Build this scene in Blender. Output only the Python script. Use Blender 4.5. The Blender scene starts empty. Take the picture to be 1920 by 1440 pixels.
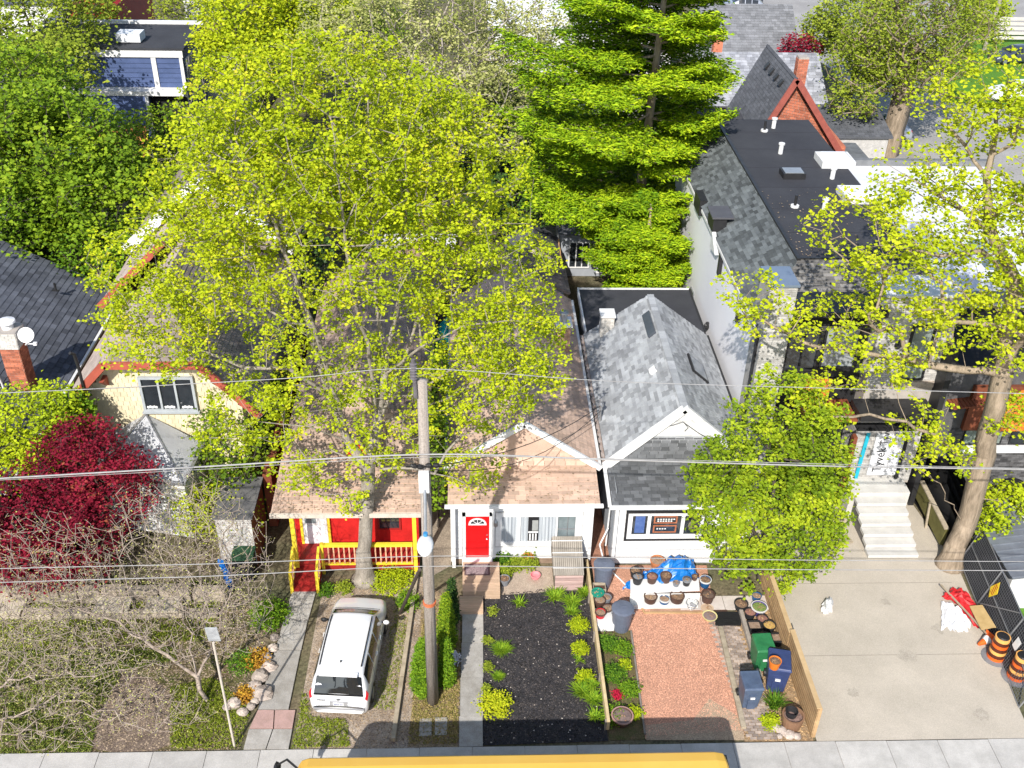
import bpy, math, random
import numpy as np
from math import radians, sin, cos, pi, sqrt, atan2, hypot
from mathutils import Vector, Matrix
random.seed(7); RNG = np.random.default_rng(7)

# ---------------------------------------------------------------- camera, sky, sun, exposure
SC = bpy.context.scene
CAM_H, FPX, PITCH, YAW, ROLL = 25.0, 1943.0, radians(33.3), radians(2.66), radians(1.37)
FW = Vector((sin(YAW)*cos(PITCH), cos(YAW)*cos(PITCH), -sin(PITCH)))
R0 = Vector((cos(YAW), -sin(YAW), 0)); U0 = R0.cross(FW)
RR = R0*cos(ROLL)+U0*sin(ROLL); UU = -R0*sin(ROLL)+U0*cos(ROLL)
cam = bpy.data.cameras.new('camera'); cam_o = bpy.data.objects.new('camera', cam)
SC.collection.objects.link(cam_o)
m = Matrix((RR, UU, -FW)).transposed().to_4x4(); m.translation = (0, 0, CAM_H)
cam_o.matrix_world = m
cam.sensor_width = 36; cam.lens = FPX/1920*36; cam.clip_end = 2000; cam.clip_start = .5
SC.camera = cam_o
world = bpy.data.worlds.new('World'); SC.world = world; world.use_nodes = True
wn = world.node_tree; sky = wn.nodes.new('ShaderNodeTexSky'); sky.sky_type = 'NISHITA'; sky.sun_disc = False
SUN_DIR = Vector((0.40, 1.16, -1.0)).normalized()
sky.sun_elevation = math.asin(-SUN_DIR.z); sky.sun_rotation = atan2(-SUN_DIR.x, -SUN_DIR.y)
wn.links.new(sky.outputs[0], wn.nodes['Background'].inputs[0]); wn.nodes['Background'].inputs[1].default_value = .15
sun = bpy.data.lights.new('sun', 'SUN'); sun.energy = 4.8; sun.angle = radians(.53); sun.color = (1, .95, .88)
sun_o = bpy.data.objects.new('sun', sun); SC.collection.objects.link(sun_o)
sun_o.rotation_euler = SUN_DIR.to_track_quat('-Z', 'Y').to_euler()
SC.view_settings.view_transform = 'Standard'; SC.view_settings.look = 'None'
SC.view_settings.exposure = 0.36; SC.view_settings.gamma = 1
SC.view_settings.use_curve_mapping = False

# ---------------------------------------------------------------- survey helpers (where a sight line meets a real plane)
def _ray(x, y): return FW + RR*((x-960)/FPX) - UU*((y-720)/FPX)
def G(x, y, z=0.0):
    d = _ray(x, y); t = (z-CAM_H)/d.z; return Vector((0, 0, CAM_H)) + d*t
def YP(x, y, yy):
    d = _ray(x, y); t = yy/d.y; return Vector((0, 0, CAM_H)) + d*t
def XP(x, y, xx):
    d = _ray(x, y); t = xx/d.x; return Vector((0, 0, CAM_H)) + d*t

# ---------------------------------------------------------------- materials
MATS = {}
def lin(c): return tuple(((v/12.92) if v <= .04045 else ((v+.055)/1.055)**2.4) for v in c)
def mat(name, col, col2=None, rough=.8, scale=3.0, bump=0.0, bscale=40, metal=0.0, ov=0.0, spec=.3, detail=6, stretch=(1,1,1), trans=0.0, alpha=1.0, fine=0.0, emit=0, coat=0):
    """col/col2 linear base colours mixed by world noise; ov = per-piece variation (object random + 'var' attribute)"""
    if name in MATS: return MATS[name]
    m = bpy.data.materials.new(name); m.use_nodes = True; nt = m.node_tree; N = nt.nodes; L = nt.links
    b = N['Principled BSDF']; b.inputs['Roughness'].default_value = rough; b.inputs['Metallic'].default_value = metal
    b.inputs['Specular IOR Level'].default_value = spec
    if coat: b.inputs['Coat Weight'].default_value = coat
    if col2 is None: col2 = tuple(c*.75 for c in col)
    geo = N.new('ShaderNodeNewGeometry'); mp = N.new('ShaderNodeMapping'); mp.inputs['Scale'].default_value = stretch
    L.new(geo.outputs['Position'], mp.inputs[0])
    nz = N.new('ShaderNodeTexNoise'); nz.inputs['Scale'].default_value = scale; nz.inputs['Detail'].default_value = detail; nz.inputs['Roughness'].default_value = .65
    L.new(mp.outputs[0], nz.inputs['Vector'])
    rmp = N.new('ShaderNodeMapRange'); rmp.inputs[1].default_value = .35; rmp.inputs[2].default_value = .65
    L.new(nz.outputs[0], rmp.inputs[0])
    mx = N.new('ShaderNodeMix'); mx.data_type = 'RGBA'; mx.inputs[6].default_value = (*col, 1); mx.inputs[7].default_value = (*col2, 1)
    L.new(rmp.outputs[0], mx.inputs[0]); out = mx.outputs[2]
    if ov:
        at = N.new('ShaderNodeAttribute'); at.attribute_name = 'var'; oi = N.new('ShaderNodeObjectInfo')
        ad = N.new('ShaderNodeMath'); ad.operation = 'ADD'; L.new(at.outputs['Fac'], ad.inputs[0]); L.new(oi.outputs['Random'], ad.inputs[1])
        fr = N.new('ShaderNodeMath'); fr.operation = 'FRACT'; L.new(ad.outputs[0], fr.inputs[0])
        r2 = N.new('ShaderNodeMapRange'); r2.inputs[3].default_value = 1-ov; r2.inputs[4].default_value = 1+ov; L.new(fr.outputs[0], r2.inputs[0])
        hv = N.new('ShaderNodeHueSaturation'); L.new(r2.outputs[0], hv.inputs['Value']); L.new(out, hv.inputs['Color'])
        L.new(r2.outputs[0], hv.inputs['Saturation']) if False else None
        out = hv.outputs[0]
    if fine:
        n2 = N.new('ShaderNodeTexNoise'); n2.inputs['Scale'].default_value = bscale; n2.inputs['Detail'].default_value = 3
        L.new(geo.outputs['Position'], n2.inputs['Vector'])
        r3 = N.new('ShaderNodeMapRange'); r3.inputs[1].default_value = .3; r3.inputs[2].default_value = .7; r3.inputs[3].default_value = 1-fine; r3.inputs[4].default_value = 1+fine
        L.new(n2.outputs[0], r3.inputs[0]); h2 = N.new('ShaderNodeHueSaturation'); L.new(r3.outputs[0], h2.inputs['Value']); L.new(out, h2.inputs['Color']); out = h2.outputs[0]
    L.new(out, b.inputs['Base Color'])
    if bump:
        n3 = N.new('ShaderNodeTexNoise'); n3.inputs['Scale'].default_value = bscale; n3.inputs['Detail'].default_value = 4
        L.new(mp.outputs[0], n3.inputs['Vector']); bp = N.new('ShaderNodeBump'); bp.inputs['Strength'].default_value = bump; bp.inputs['Distance'].default_value = .03
        L.new(n3.outputs[0], bp.inputs['Height']); L.new(bp.outputs[0], b.inputs['Normal'])
    if trans:
        b.inputs['Transmission Weight'].default_value = trans
    if alpha < 1: b.inputs['Alpha'].default_value = alpha
    MATS[name] = m; return m
def leafmat(name, cols, transl=.35, rough=.6):
    """cols: list of (pos, colour): chosen per leaf by the 'var' attribute"""
    m = bpy.data.materials.new(name); m.use_nodes = True; nt = m.node_tree; N = nt.nodes; L = nt.links
    b = N['Principled BSDF']; b.inputs['Roughness'].default_value = rough; b.inputs['Specular IOR Level'].default_value = .15
    at = N.new('ShaderNodeAttribute'); at.attribute_name = 'var'; cr = N.new('ShaderNodeValToRGB')
    while len(cr.color_ramp.elements) < len(cols): cr.color_ramp.elements.new(.5)
    for e, (p, c) in zip(cr.color_ramp.elements, cols): e.position = p; e.color = (*c, 1)
    L.new(at.outputs['Fac'], cr.inputs[0]); L.new(cr.outputs[0], b.inputs['Base Color'])
    tr = N.new('ShaderNodeBsdfTranslucent'); L.new(cr.outputs[0], tr.inputs[0])
    ms = N.new('ShaderNodeMixShader'); ms.inputs[0].default_value = transl
    L.new(b.outputs[0], ms.inputs[1]); L.new(tr.outputs[0], ms.inputs[2]); L.new(ms.outputs[0], N['Material Output'].inputs[0])
    MATS[name] = m; return m

# ---------------------------------------------------------------- mesh builder
COL = SC.collection
def root_loc(o):
    v = Vector((0, 0, 0))
    while o is not None: v += Vector(o.location); o = o.parent
    return v
class MB:
    def __init__(s): s.v = []; s.f = []; s.a = []; s.n = 0; s.var = None
    def add(s, vs, fs, var=None):
        o = len(s.v); s.v.extend([tuple(p) for p in vs]); s.f.extend([tuple(i+o for i in f) for f in fs])
        s.a.extend([random.random() if var is None else var]*len(fs)); return s
    def box(s, c, d, rz=0, rx=0, ry=0, var=None):
        hx, hy, hz = d[0]/2, d[1]/2, d[2]/2
        R = Matrix.Rotation(rz, 3, 'Z') @ Matrix.Rotation(rx, 3, 'X') @ Matrix.Rotation(ry, 3, 'Y') if (rz or rx or ry) else None
        vs = []
        for x, y, z in ((-1,-1,-1),(1,-1,-1),(1,1,-1),(-1,1,-1),(-1,-1,1),(1,-1,1),(1,1,1),(-1,1,1)):
            p = Vector((x*hx, y*hy, z*hz))
            if R: p = R @ p
            vs.append((p.x+c[0], p.y+c[1], p.z+c[2]))
        return s.add(vs, ((0,3,2,1),(4,5,6,7),(0,1,5,4),(1,2,6,5),(2,3,7,6),(3,0,4,7)), random.random() if var is None else var)
    def bb(s, p0, p1, var=None):
        return s.box([(a+b)/2 for a, b in zip(p0, p1)], [abs(a-b) for a, b in zip(p0, p1)], var=var)
    def prism(s, poly, ext):
        """poly: 3D points, ext: vector extrude"""
        n = len(poly); e = Vector(ext); vs = [Vector(p) for p in poly]; vs += [p+e for p in vs]
        fs = [tuple(range(n-1, -1, -1)), tuple(range(n, 2*n))] + [(i, (i+1) % n, n+(i+1) % n, n+i) for i in range(n)]
        return s.add(vs, fs, random.random())
    def bar(s, a, b, w, h=None, up=(0, 0, 1)):
        h = h or w; a = Vector(a); b = Vector(b); d = (b-a).normalized(); u = Vector(up)
        if abs(d.dot(u)) > .98: u = Vector((0, 1, 0))
        r = d.cross(u).normalized(); u = r.cross(d); vs = []
        for p in (a, b):
            for i, j in ((-1,-1),(1,-1),(1,1),(-1,1)): vs.append(p+r*(i*w/2)+u*(j*h/2))
        return s.add(vs, ((3,2,1,0),(4,5,6,7),(0,1,5,4),(1,2,6,5),(2,3,7,6),(3,0,4,7)), random.random())
    def tube(s, pts, rad, n=6, cap=True):
        pts = [Vector(p) for p in pts]; m = len(pts)
        if not hasattr(rad, '__len__'): rad = [rad]*m
        vs = []; pu = None
        for i, p in enumerate(pts):
            d = (pts[min(i+1, m-1)]-pts[max(i-1, 0)])
            d = d.normalized() if d.length > 1e-9 else Vector((0, 0, 1))
            u = pu if pu is not None else (Vector((1, 0, 0)) if abs(d.x) < .8 else Vector((0, 1, 0)))
            r = d.cross(u).normalized(); u = r.cross(d); pu = u
            for k in range(n):
                a = 2*pi*k/n; vs.append(p+(u*cos(a)+r*sin(a))*rad[i])
        fs = [(i*n+k, i*n+(k+1) % n, (i+1)*n+(k+1) % n, (i+1)*n+k) for i in range(m-1) for k in range(n)]
        if cap: fs += [tuple(range(n-1, -1, -1)), tuple(range((m-1)*n, m*n))]
        return s.add(vs, fs, random.random())
    def lathe(s, c, prof, n=16, sx=1, sy=1, cap=True):
        vs = []; m = len(prof)
        for r, z in prof:
            for k in range(n): a = 2*pi*k/n; vs.append((c[0]+r*cos(a)*sx, c[1]+r*sin(a)*sy, c[2]+z))
        fs = [(i*n+k, i*n+(k+1) % n, (i+1)*n+(k+1) % n, (i+1)*n+k) for i in range(m-1) for k in range(n)]
        if cap: fs += [tuple(range(n-1, -1, -1)), tuple(range((m-1)*n, m*n))]
        return s.add(vs, fs, random.random())
    def cyl(s, c, r, h, n=12, r2=None): return s.lathe(c, [(r, 0), (r2 or r, h)], n)
    def blob(s, c, r, seg=8, rings=5, jit=.15, sz=1, sx=1, sy=1):
        vs = []; v = random.random()
        for i in range(1, rings):
            t = pi*i/rings
            for k in range(seg):
                a = 2*pi*k/seg+i*.3; q = r*(1+random.uniform(-jit, jit)); vs.append((c[0]+q*sin(t)*cos(a)*sx, c[1]+q*sin(t)*sin(a)*sy, c[2]+q*cos(t)*sz))
        vs += [(c[0], c[1], c[2]+r*sz), (c[0], c[1], c[2]-r*sz)]; T = len(vs)-2; B = T+1
        fs = [(i*seg+k, (i+1)*seg+k, (i+1)*seg+(k+1) % seg, i*seg+(k+1) % seg) for i in range(rings-2) for k in range(seg)]
        fs += [(T, k, (k+1) % seg) for k in range(seg)] + [(B, (rings-2)*seg+(k+1) % seg, (rings-2)*seg+k) for k in range(seg)]
        return s.add(vs, fs, v)
    def quad(s, *p): return s.add(p, (tuple(range(len(p))),))
    def build(s, name, m, parent=None, smooth=False, bevel=0, kind=None, label=None):
        off = root_loc(parent) if parent is not None else Vector((0, 0, 0))
        vs = np.array([tuple(p) for p in s.v], dtype=np.float64)-np.array(off)
        o = mesh_obj(name, vs, s.f, np.array(s.a), m, parent, smooth)
        if bevel:
            b = o.modifiers.new('bevel', 'BEVEL'); b.width = bevel; b.segments = 2; b.limit_method = 'ANGLE'; b.angle_limit = radians(40)
        if kind: o['kind'] = kind
        if label: o['label'] = label
        return o
def make_mesh(name, vs, fs, var=None, m=None, smooth=False):
    me = bpy.data.meshes.new(name)
    if isinstance(fs, np.ndarray):
        n, k = fs.shape; me.vertices.add(len(vs)); me.vertices.foreach_set('co', np.asarray(vs, dtype=np.float32).ravel())
        me.loops.add(n*k); me.loops.foreach_set('vertex_index', fs.astype(np.int32).ravel())
        me.polygons.add(n); me.polygons.foreach_set('loop_start', np.arange(0, n*k, k, dtype=np.int32)); me.polygons.foreach_set('loop_total', np.full(n, k, dtype=np.int32))
        me.update(calc_edges=True)
    else:
        me.from_pydata([tuple(v) for v in vs], [], fs)
    if var is not None and len(me.polygons) == len(var):
        at = me.attributes.new('var', 'FLOAT', 'FACE'); at.data.foreach_set('value', np.asarray(var, dtype=np.float32))
    if m: me.materials.append(m)
    if smooth: me.polygons.foreach_set('use_smooth', [True]*len(me.polygons))
    return me
def mesh_obj(name, vs, fs, var, m, parent=None, smooth=False):
    o = bpy.data.objects.new(name, make_mesh(name, vs, fs, var, m, smooth)); COL.objects.link(o)
    if parent is not None: o.parent = parent
    return o
def thing(name, label, cat, loc=(0, 0, 0), group=None):
    o = bpy.data.objects.new(name, None); COL.objects.link(o); o.location = loc; o['label'] = label; o['category'] = cat
    o.empty_display_size = .3
    if group: o['group'] = group
    return o
def tag(o, label, cat, group=None, kind=None):
    o['label'] = label; o['category'] = cat
    if group: o['group'] = group
    if kind: o['kind'] = kind
    return o
def struct(o, label=None, kind='structure'):
    o['kind'] = kind
    if label: o['label'] = label
    return o
def dup(root, loc=None, rz=None, label=None, group=None, scale=None, mats=None):
    def cp(o, par):
        c = o.copy(); COL.objects.link(c)
        if par is not None: c.parent = par
        for ch in o.children: cp(ch, c)
        return c
    r = cp(root, None)
    if loc is not None: r.location = loc
    if rz is not None: r.rotation_euler = (0, 0, rz)
    if scale is not None: r.scale = (scale,)*3 if not hasattr(scale, '__len__') else scale
    if label: r['label'] = label
    if group: r['group'] = group
    return r
def piece(name, me, parent, loc, rot=None, scale=None):
    o = bpy.data.objects.new(name, me); COL.objects.link(o); o.parent = parent
    off = root_loc(parent) if parent is not None else Vector((0, 0, 0))
    o.location = Vector(loc)-off
    if rot is not None:
        o.rotation_euler = rot
    if scale is not None: o.scale = scale
    return o
def ubox(name, m):  # unit box mesh, shared
    b = MB(); b.box((0, 0, 0), (1, 1, 1), var=0.0); return make_mesh(name, b.v, b.f, np.array(b.a), m)
def boxpiece(name, me, parent, p0, p1):
    c = [(a+b)/2 for a, b in zip(p0, p1)]; return piece(name, me, parent, c, scale=[max(abs(a-b), 1e-3) for a, b in zip(p0, p1)])

# ---------------------------------------------------------------- polygon clipping, shingled roofs
def clip(poly, cp):
    def ins(p, a, b): return (b[0]-a[0])*(p[1]-a[1])-(b[1]-a[1])*(p[0]-a[0]) >= -1e-9
    out = poly
    for i in range(len(cp)):
        a, b = cp[i], cp[(i+1) % len(cp)]; inp = out; out = []
        if not inp: break
        s = inp[-1]
        for e in inp:
            if ins(e, a, b) != ins(s, a, b):
                d1 = (b[0]-a[0])*(s[1]-a[1])-(b[1]-a[1])*(s[0]-a[0]); d2 = (b[0]-a[0])*(e[1]-a[1])-(b[1]-a[1])*(e[0]-a[0]); t = d1/(d1-d2)
                out.append((s[0]+(e[0]-s[0])*t, s[1]+(e[1]-s[1])*t))
            if ins(e, a, b): out.append(e)
            s = e
    return out
def tiles(parent, poly, mt, w=.33, h=.18, name='shingle', maxobj=0, gap=.008, lift=.022, thick=.012, near=None, mortar=0):
    """overlapping courses laid on a planar convex polygon (3D, first edge = eave, left to right seen from outside)"""
    P = [Vector(p) for p in poly]; o = P[0]; u = (P[1]-P[0]).normalized(); n = u.cross(P[2]-P[0]).normalized(); v = n.cross(u)
    uv = [((p-o).dot(u), (p-o).dot(v)) for p in P]; u0 = min(a for a, b in uv); u1 = max(a for a, b in uv); v1 = max(b for a, b in uv)
    mb = MB(); full = []; r = 0; vv = min(b for a, b in uv)
    while vv < v1:
        uu = u0-w*random.random()*.5-(w/2 if r % 2 else 0)
        while uu < u1:
            ww = w*random.choice((.8, 1, 1, 1.2)) if not mortar and not maxobj else w
            q = [(uu+gap, vv), (uu+ww-gap, vv), (uu+ww-gap, vv+h-mortar), (uu+gap, vv+h-mortar)]
            c = clip(q, uv)
            if len(c) >= 3:
                ar = abs(sum(c[i][0]*c[(i+1) % len(c)][1]-c[(i+1) % len(c)][0]*c[i][1] for i in range(len(c))))/2
                if ar > .12*w*h:
                    if maxobj and ar > .995*(ww-2*gap)*(h-mortar): full.append((uu+ww/2, vv+h/2))
                    else:
                        k = len(c); jl = lift*random.uniform(.7, 1.25)
                        if mortar: top = [o+u*a+v*b+n*(thick) for a, b in c]
                        else: top = [o+u*a+v*b+n*(thick+jl*(1-(b-vv)/h)) for a, b in c]
                        bot = [o+u*a+v*b+n*.001 for a, b in c]
                        mb.add(top+bot, [tuple(range(k))]+[(i, k+i, k+(i+1) % k, (i+1) % k) for i in range(k)])
            uu += ww
        vv += h; r += 1
    if full:
        if near is not None: full.sort(key=lambda q: (o+u*q[0]+v*q[1]-Vector(near)).length)
        b = MB(); hw = w/2-gap; hh = h/2; z1 = thick if mortar else thick+lift; hh2 = hh-mortar/2
        b.add([(-hw,-hh2,z1),(hw,-hh2,z1),(hw,hh2,thick),(-hw,hh2,thick),(-hw,-hh2,.001),(hw,-hh2,.001),(hw,hh2,.001),(-hw,hh2,.001)], [(0,1,2,3),(0,4,5,1),(1,5,6,2),(2,6,7,3),(3,7,4,0)], 0.0)
        me = make_mesh(name, b.v, b.f, np.array(b.a), mt)
        rot = Matrix((u, v, n)).transposed().to_euler()
        for q in full[:maxobj]: piece(name, me, parent, o+u*q[0]+v*q[1], rot)
        for a, c in full[maxobj:]:
            cc = o+u*a+v*c; z1 = (thick if mortar else thick+lift*random.uniform(.7, 1.25))
            pts = [cc+u*x+v*y+n*z for x, y, z in ((-hw,-hh2,z1),(hw,-hh2,z1),(hw,hh2,thick),(-hw,hh2,thick),(-hw,-hh2,.001),(hw,-hh2,.001),(hw,hh2,.001),(-hw,hh2,.001))]
            mb.add(pts, [(0,1,2,3),(0,4,5,1),(1,5,6,2),(2,6,7,3),(3,7,4,0)])
    if mb.v: mb.build(name+('s' if name[-1] != 's' else ''), mt, parent, kind='stuff')
def slab(name, poly, m, parent, t=.1, down=True, **k):
    P = [Vector(p) for p in poly]; n = (P[1]-P[0]).cross(P[2]-P[0]).normalized()
    b = MB(); b.prism([p for p in P], n*(-t)); return b.build(name, m, parent, **k)

# ---------------------------------------------------------------- trees
def leaf_quads(centers, size, droop=.3, per=3, spread=.15, var0=None, var_j=.25, flat=0.0, aspect=.75, seed=0, outward=None):
    """folded leaves: 4 verts, 2 tris each, scattered round every centre"""
    rng = np.random.default_rng(seed); c = np.repeat(np.asarray(centers), per, axis=0); n = len(c)
    c = c+rng.normal(0, spread, (n, 3))*np.array([1, 1, .8]); s = size*rng.uniform(.6, 1.3, n)
    a = rng.uniform(0, 2*pi, n); d = np.stack([np.cos(a), np.sin(a), rng.uniform(-1, .4, n)*droop*2], 1)
    nrm = rng.normal(0, 1, (n, 3)); nrm[:, 2] = np.abs(nrm[:, 2])*(1+flat*4)+.3+flat; nrm += np.array([-.1,-.75,.6])
    if outward is not None: nrm += outward*2
    d /= np.linalg.norm(d, axis=1)[:, None]; sd = np.cross(d, nrm); sd /= np.linalg.norm(sd, axis=1)[:, None]+1e-9; up = np.cross(sd, d)
    s = s[:, None]; fold = .18*s
    v = np.stack([c-d*s*.5, c+sd*s*.5*aspect+up*fold, c+d*s*.5, c-sd*s*.5*aspect+up*fold], 1).reshape(-1, 3)
    i = np.arange(n)*4; f = np.stack([np.stack([i, i+1, i+2], 1), np.stack([i, i+2, i+3], 1)], 1).reshape(-1, 3)
    vv = np.repeat(np.asarray(var0 if var0 is not None else rng.uniform(0, 1, len(centers))), per)+rng.normal(0, var_j, n)
    return v, f, np.repeat(np.clip(vv, 0, 1), 2)
def in_ell(ells, n, rng, shell=.5):
    vol = np.array([e[1][0]*e[1][1]*e[1][2] for e in ells])**.75*np.array([e[2] if len(e) > 2 else 1. for e in ells]); vol = vol/vol.sum(); out = []
    for e, k in zip(ells, rng.multinomial(n, vol)):
        d = rng.normal(0, 1, (k, 3)); d /= np.linalg.norm(d, axis=1)[:, None]; r = rng.uniform(shell**3, 1, k)**(1/3)
        out.append(np.array(e[0])+d*r[:, None]*np.array(e[1]))
    return np.concatenate(out)
def grow(limbs, tips, rng, step=.5, bias=.55, wig=.08, maxseg=7):
    """limbs: list of polylines (first one is the trunk) whose points are already joined; every tip is joined to the best node"""
    pos = []; par = []
    def addpoly(pl, start=None):
        prev = start
        for i, p in enumerate(pl):
            p = np.array(p, float)
            if prev is None: pos.append(p); par.append(-1); prev = len(pos)-1; continue
            if start is not None and i == 0 and np.linalg.norm(p-pos[prev]) < 1e-3: continue
            a = pos[prev]; L = np.linalg.norm(p-a); k = max(1, int(L/step))
            for j in range(1, k+1):
                q = a+(p-a)*j/k+(rng.normal(0, wig*L/k, 3) if j < k else 0); pos.append(q); par.append(prev); prev = len(pos)-1
        return prev
    for i, pl in enumerate(limbs):
        if i == 0: addpoly(pl)
        else:
            s = int(np.argmin(np.linalg.norm(np.array(pos)-np.array(pl[0], float), axis=1))); addpoly(pl, s)
    base = pos[0]; n0 = len(pos)
    cap = n0+len(tips)*(maxseg+2); P = np.zeros((cap, 3)); P[:n0] = np.array(pos); D = np.zeros(cap); n = n0
    for i in range(1, n0): D[i] = D[par[i]]+np.linalg.norm(P[i]-P[par[i]])
    order = np.argsort(np.linalg.norm(tips-base, axis=1)*.5+rng.uniform(0, 2.5, len(tips)))
    ends = []; minz = base[2]+ (limbs[0][-1][2]-base[2])*.15
    for t in order:
        q = tips[t]; dv = q-P[:n]; dist = np.linalg.norm(dv, axis=1); cost = dist+bias*.25*D[:n]+np.where(dv[:, 2] < 0, -dv[:, 2]*.5, 0)+np.where(P[:n, 2] < minz, 50, 0)
        s = int(np.argmin(cost)); a = P[s]; L = dist[s]; k = int(min(maxseg, max(1, L/step)))
        pr = s; mid = np.array([0, 0, 1.])*L*.12
        for j in range(1, k+1):
            u = j/k; p = a+(q-a)*u+mid*4*u*(1-u)*.5+(rng.normal(0, wig*L/k*1.5, 3) if j < k else 0)
            P[n] = p; par.append(pr); D[n] = D[pr]+np.linalg.norm(p-P[pr]); pr = n; n += 1
        ends.append(pr)
    return P[:n], np.array(par), np.array(ends)
def radii(P, par, r0, rt, expo=1.75):
    n = len(P); w = np.zeros(n); kids = np.bincount(par[par >= 0], minlength=n)
    w[kids == 0] = 1
    for i in range(n-1, 0, -1): w[par[i]] += w[i]
    r = w**(1/expo); k = (r0-rt)/max(r[0]-1, 1e-6); return rt+(r-1)*k
def skeleton_mesh(P, par, r, sides=5, flare=1.0):
    """one tapered tube segment per bone, joined with shared rings by direction at the child"""
    idx = np.where(par >= 0)[0]; a = P[par[idx]]; b = P[idx]; ra = np.minimum(r[par[idx]], r[idx]*1.35); rb = r[idx]
    d = b-a; L = np.linalg.norm(d, axis=1)[:, None]+1e-9; d = d/L
    ref = np.where(np.abs(d[:, 2:3]) > .9, np.array([[1., 0, 0]]), np.array([[0, 0, 1.]])); u = np.cross(d, ref); u /= np.linalg.norm(u, axis=1)[:, None]; w = np.cross(d, u)
    n = len(idx); b = b+d*rb[:, None]*.3
    vs = []
    for k in range(sides):
        an = 2*pi*k/sides; off = u*cos(an)+w*sin(an); vs.append(a+off*ra[:, None]); vs.append(b+off*rb[:, None])
    v = np.stack(vs, 1).reshape(-1, 3); i = np.arange(n)*(2*sides); fs = []
    for k in range(sides):
        k2 = (k+1) % sides; fs.append(np.stack([i+2*k, i+2*k2, i+2*k2+1, i+2*k+1], 1))
    return v, np.stack(fs, 1).reshape(-1, 4)
def tree(name, label, cat, base, limbs, ells, ntips, lmat, bmat, r0=.3, rt=.012, leaf=.14, per=4, spread=.2, shell=.45, group=None, seed=1, along=.5,
         step=.6, droop=.3, flat=0, sides=5, cut=None, bias=.55, crown=True, wig=.08, extra_sub=1, crown_name='crown', clump=0.5, kinds=None):
    rng = np.random.default_rng(seed); base = Vector(base)
    root = thing(name, label, cat, base, group)
    limbs = [[tuple(Vector(p)) for p in l] for l in limbs]; tips = in_ell(ells, ntips, rng, shell)
    if cut is not None: tips = tips[cut(tips)]
    P, par, ends = grow(limbs, tips, rng, step, bias, wig); r = radii(P, par, r0, rt)
    big = r > max(rt*3.2, .03)
    off = np.array(base)
    v, f = skeleton_mesh(P-off, par, r, sides); mesh_obj('trunk', v, f, None, bmat, root, True)
    if crown:
        # leaf centres at ends plus on thin wood
        thin = np.where((r < rt*1.9))[0]; c = P[ends]
        if along: 
            k = rng.choice(thin, int(len(thin)*along), replace=False) if len(thin) else thin; c = np.concatenate([c, P[k]])
        cl = rng.uniform(0, 1, len(c))
        # clump variation through low-frequency hashing
        g = np.floor(c/1.6).astype(int); h = (g[:, 0]*73856093 ^ g[:, 1]*19349663 ^ g[:, 2]*83492791) % 1000/1000.0
        var = cl*(1-clump)+h*clump
        lv, lf, lvar = leaf_quads(c-off, leaf, droop, per, spread, var, .12, flat, seed=seed)
        mesh_obj(crown_name, lv, lf, lvar, lmat, root)
    return root
# ================================================================ MATERIALS
concrete = mat('sidewalk_concrete', (.52,.50,.47), (.40,.385,.36), .9, 1.5, .25, 60, ov=.10, fine=.12)
path_conc = mat('old_path_concrete', (.42,.40,.37), (.30,.28,.25), .9, 2.5, .3, 50, ov=.14, fine=.18)
pink_paver = mat('pink_paver', (.46,.30,.27), (.36,.24,.21), .9, 4, .3, 60, ov=.1, fine=.1)
drive_conc = mat('driveway_concrete', (.50,.445,.37), (.42,.375,.31), .9, .55, .25, 45, fine=.14, ov=.05, detail=10)
soil = mat('garden_soil', (.20,.135,.085), (.10,.068,.045), 1, 2.2, .8, 25, fine=.5)
gravel_soil = mat('packed_gravel', (.42,.35,.28), (.25,.19,.14), 1, 1.6, .8, 30, fine=.45)
mulch_bed = mat('black_mulch', (.028,.027,.030), (.050,.046,.048), 1, 3, .9, 45, fine=.6)
pink_gravel_m = mat('pink_gravel', (.62,.33,.225), (.52,.275,.185), 1, 1.2, 1, 45, fine=.55, ov=.3)
grass_soil = mat('lawn_soil', (.10,.11,.03), (.13,.09,.05), 1, 1.4, .8, 30, fine=.5)
asphalt = mat('road_asphalt', (.06,.06,.062), (.045,.045,.047), .95, 2, .3, 60, fine=.3)
white_paint = mat('white_paint', (.70,.70,.69), (.62,.62,.61), .6, 1.2, .04, 20, ov=.05)
white_stucco = mat('white_stucco', (.86,.86,.88), (.82,.82,.85), .9, .4, .1, 60)
white_trim = mat('white_trim', (.76,.76,.755), (.66,.66,.655), .5, 6, ov=.04)
grey_siding = mat('grey_siding', (.36,.385,.42), (.30,.32,.35), .6, 2, ov=.06)
tan_shingle = mat('tan_shingle', (.60,.43,.335), (.48,.345,.265), .95, 1.1, .3, 90, ov=.17, fine=.16)
brown_shingle = mat('brown_shingle', (.23,.185,.165), (.16,.13,.12), .95, 1.1, .3, 90, ov=.22, fine=.2)
mott_shingle = mat('mottled_grey_shingle', (.37,.385,.40), (.27,.28,.295), .95, 1.3, .3, 90, ov=.30, fine=.2)
porch_grey_shingle = mat('dark_grey_shingle', (.15,.155,.165), (.10,.105,.11), .95, 1.3, .3, 90, ov=.35, fine=.2)
slate_shingle = mat('slate_blue_shingle', (.115,.125,.15), (.07,.077,.095), .9, 1, .3, 90, ov=.3, fine=.2)
green_shingle = mat('grey_green_shingle', (.13,.145,.15), (.085,.095,.10), .9, 1, .3, 90, ov=.45, fine=.2)
tar_roof = mat('black_roofing_felt', (.052,.054,.062), (.038,.039,.046), .85, .5, .15, 60, fine=.12)
white_roof = mat('white_membrane', (.72,.73,.76), (.60,.61,.64), .7, .5, .05, 30)
cream_shingle = mat('cream_wall_shingle', (.70,.62,.43), (.60,.52,.35), .85, 2, .1, 60, ov=.10, fine=.06)
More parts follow.
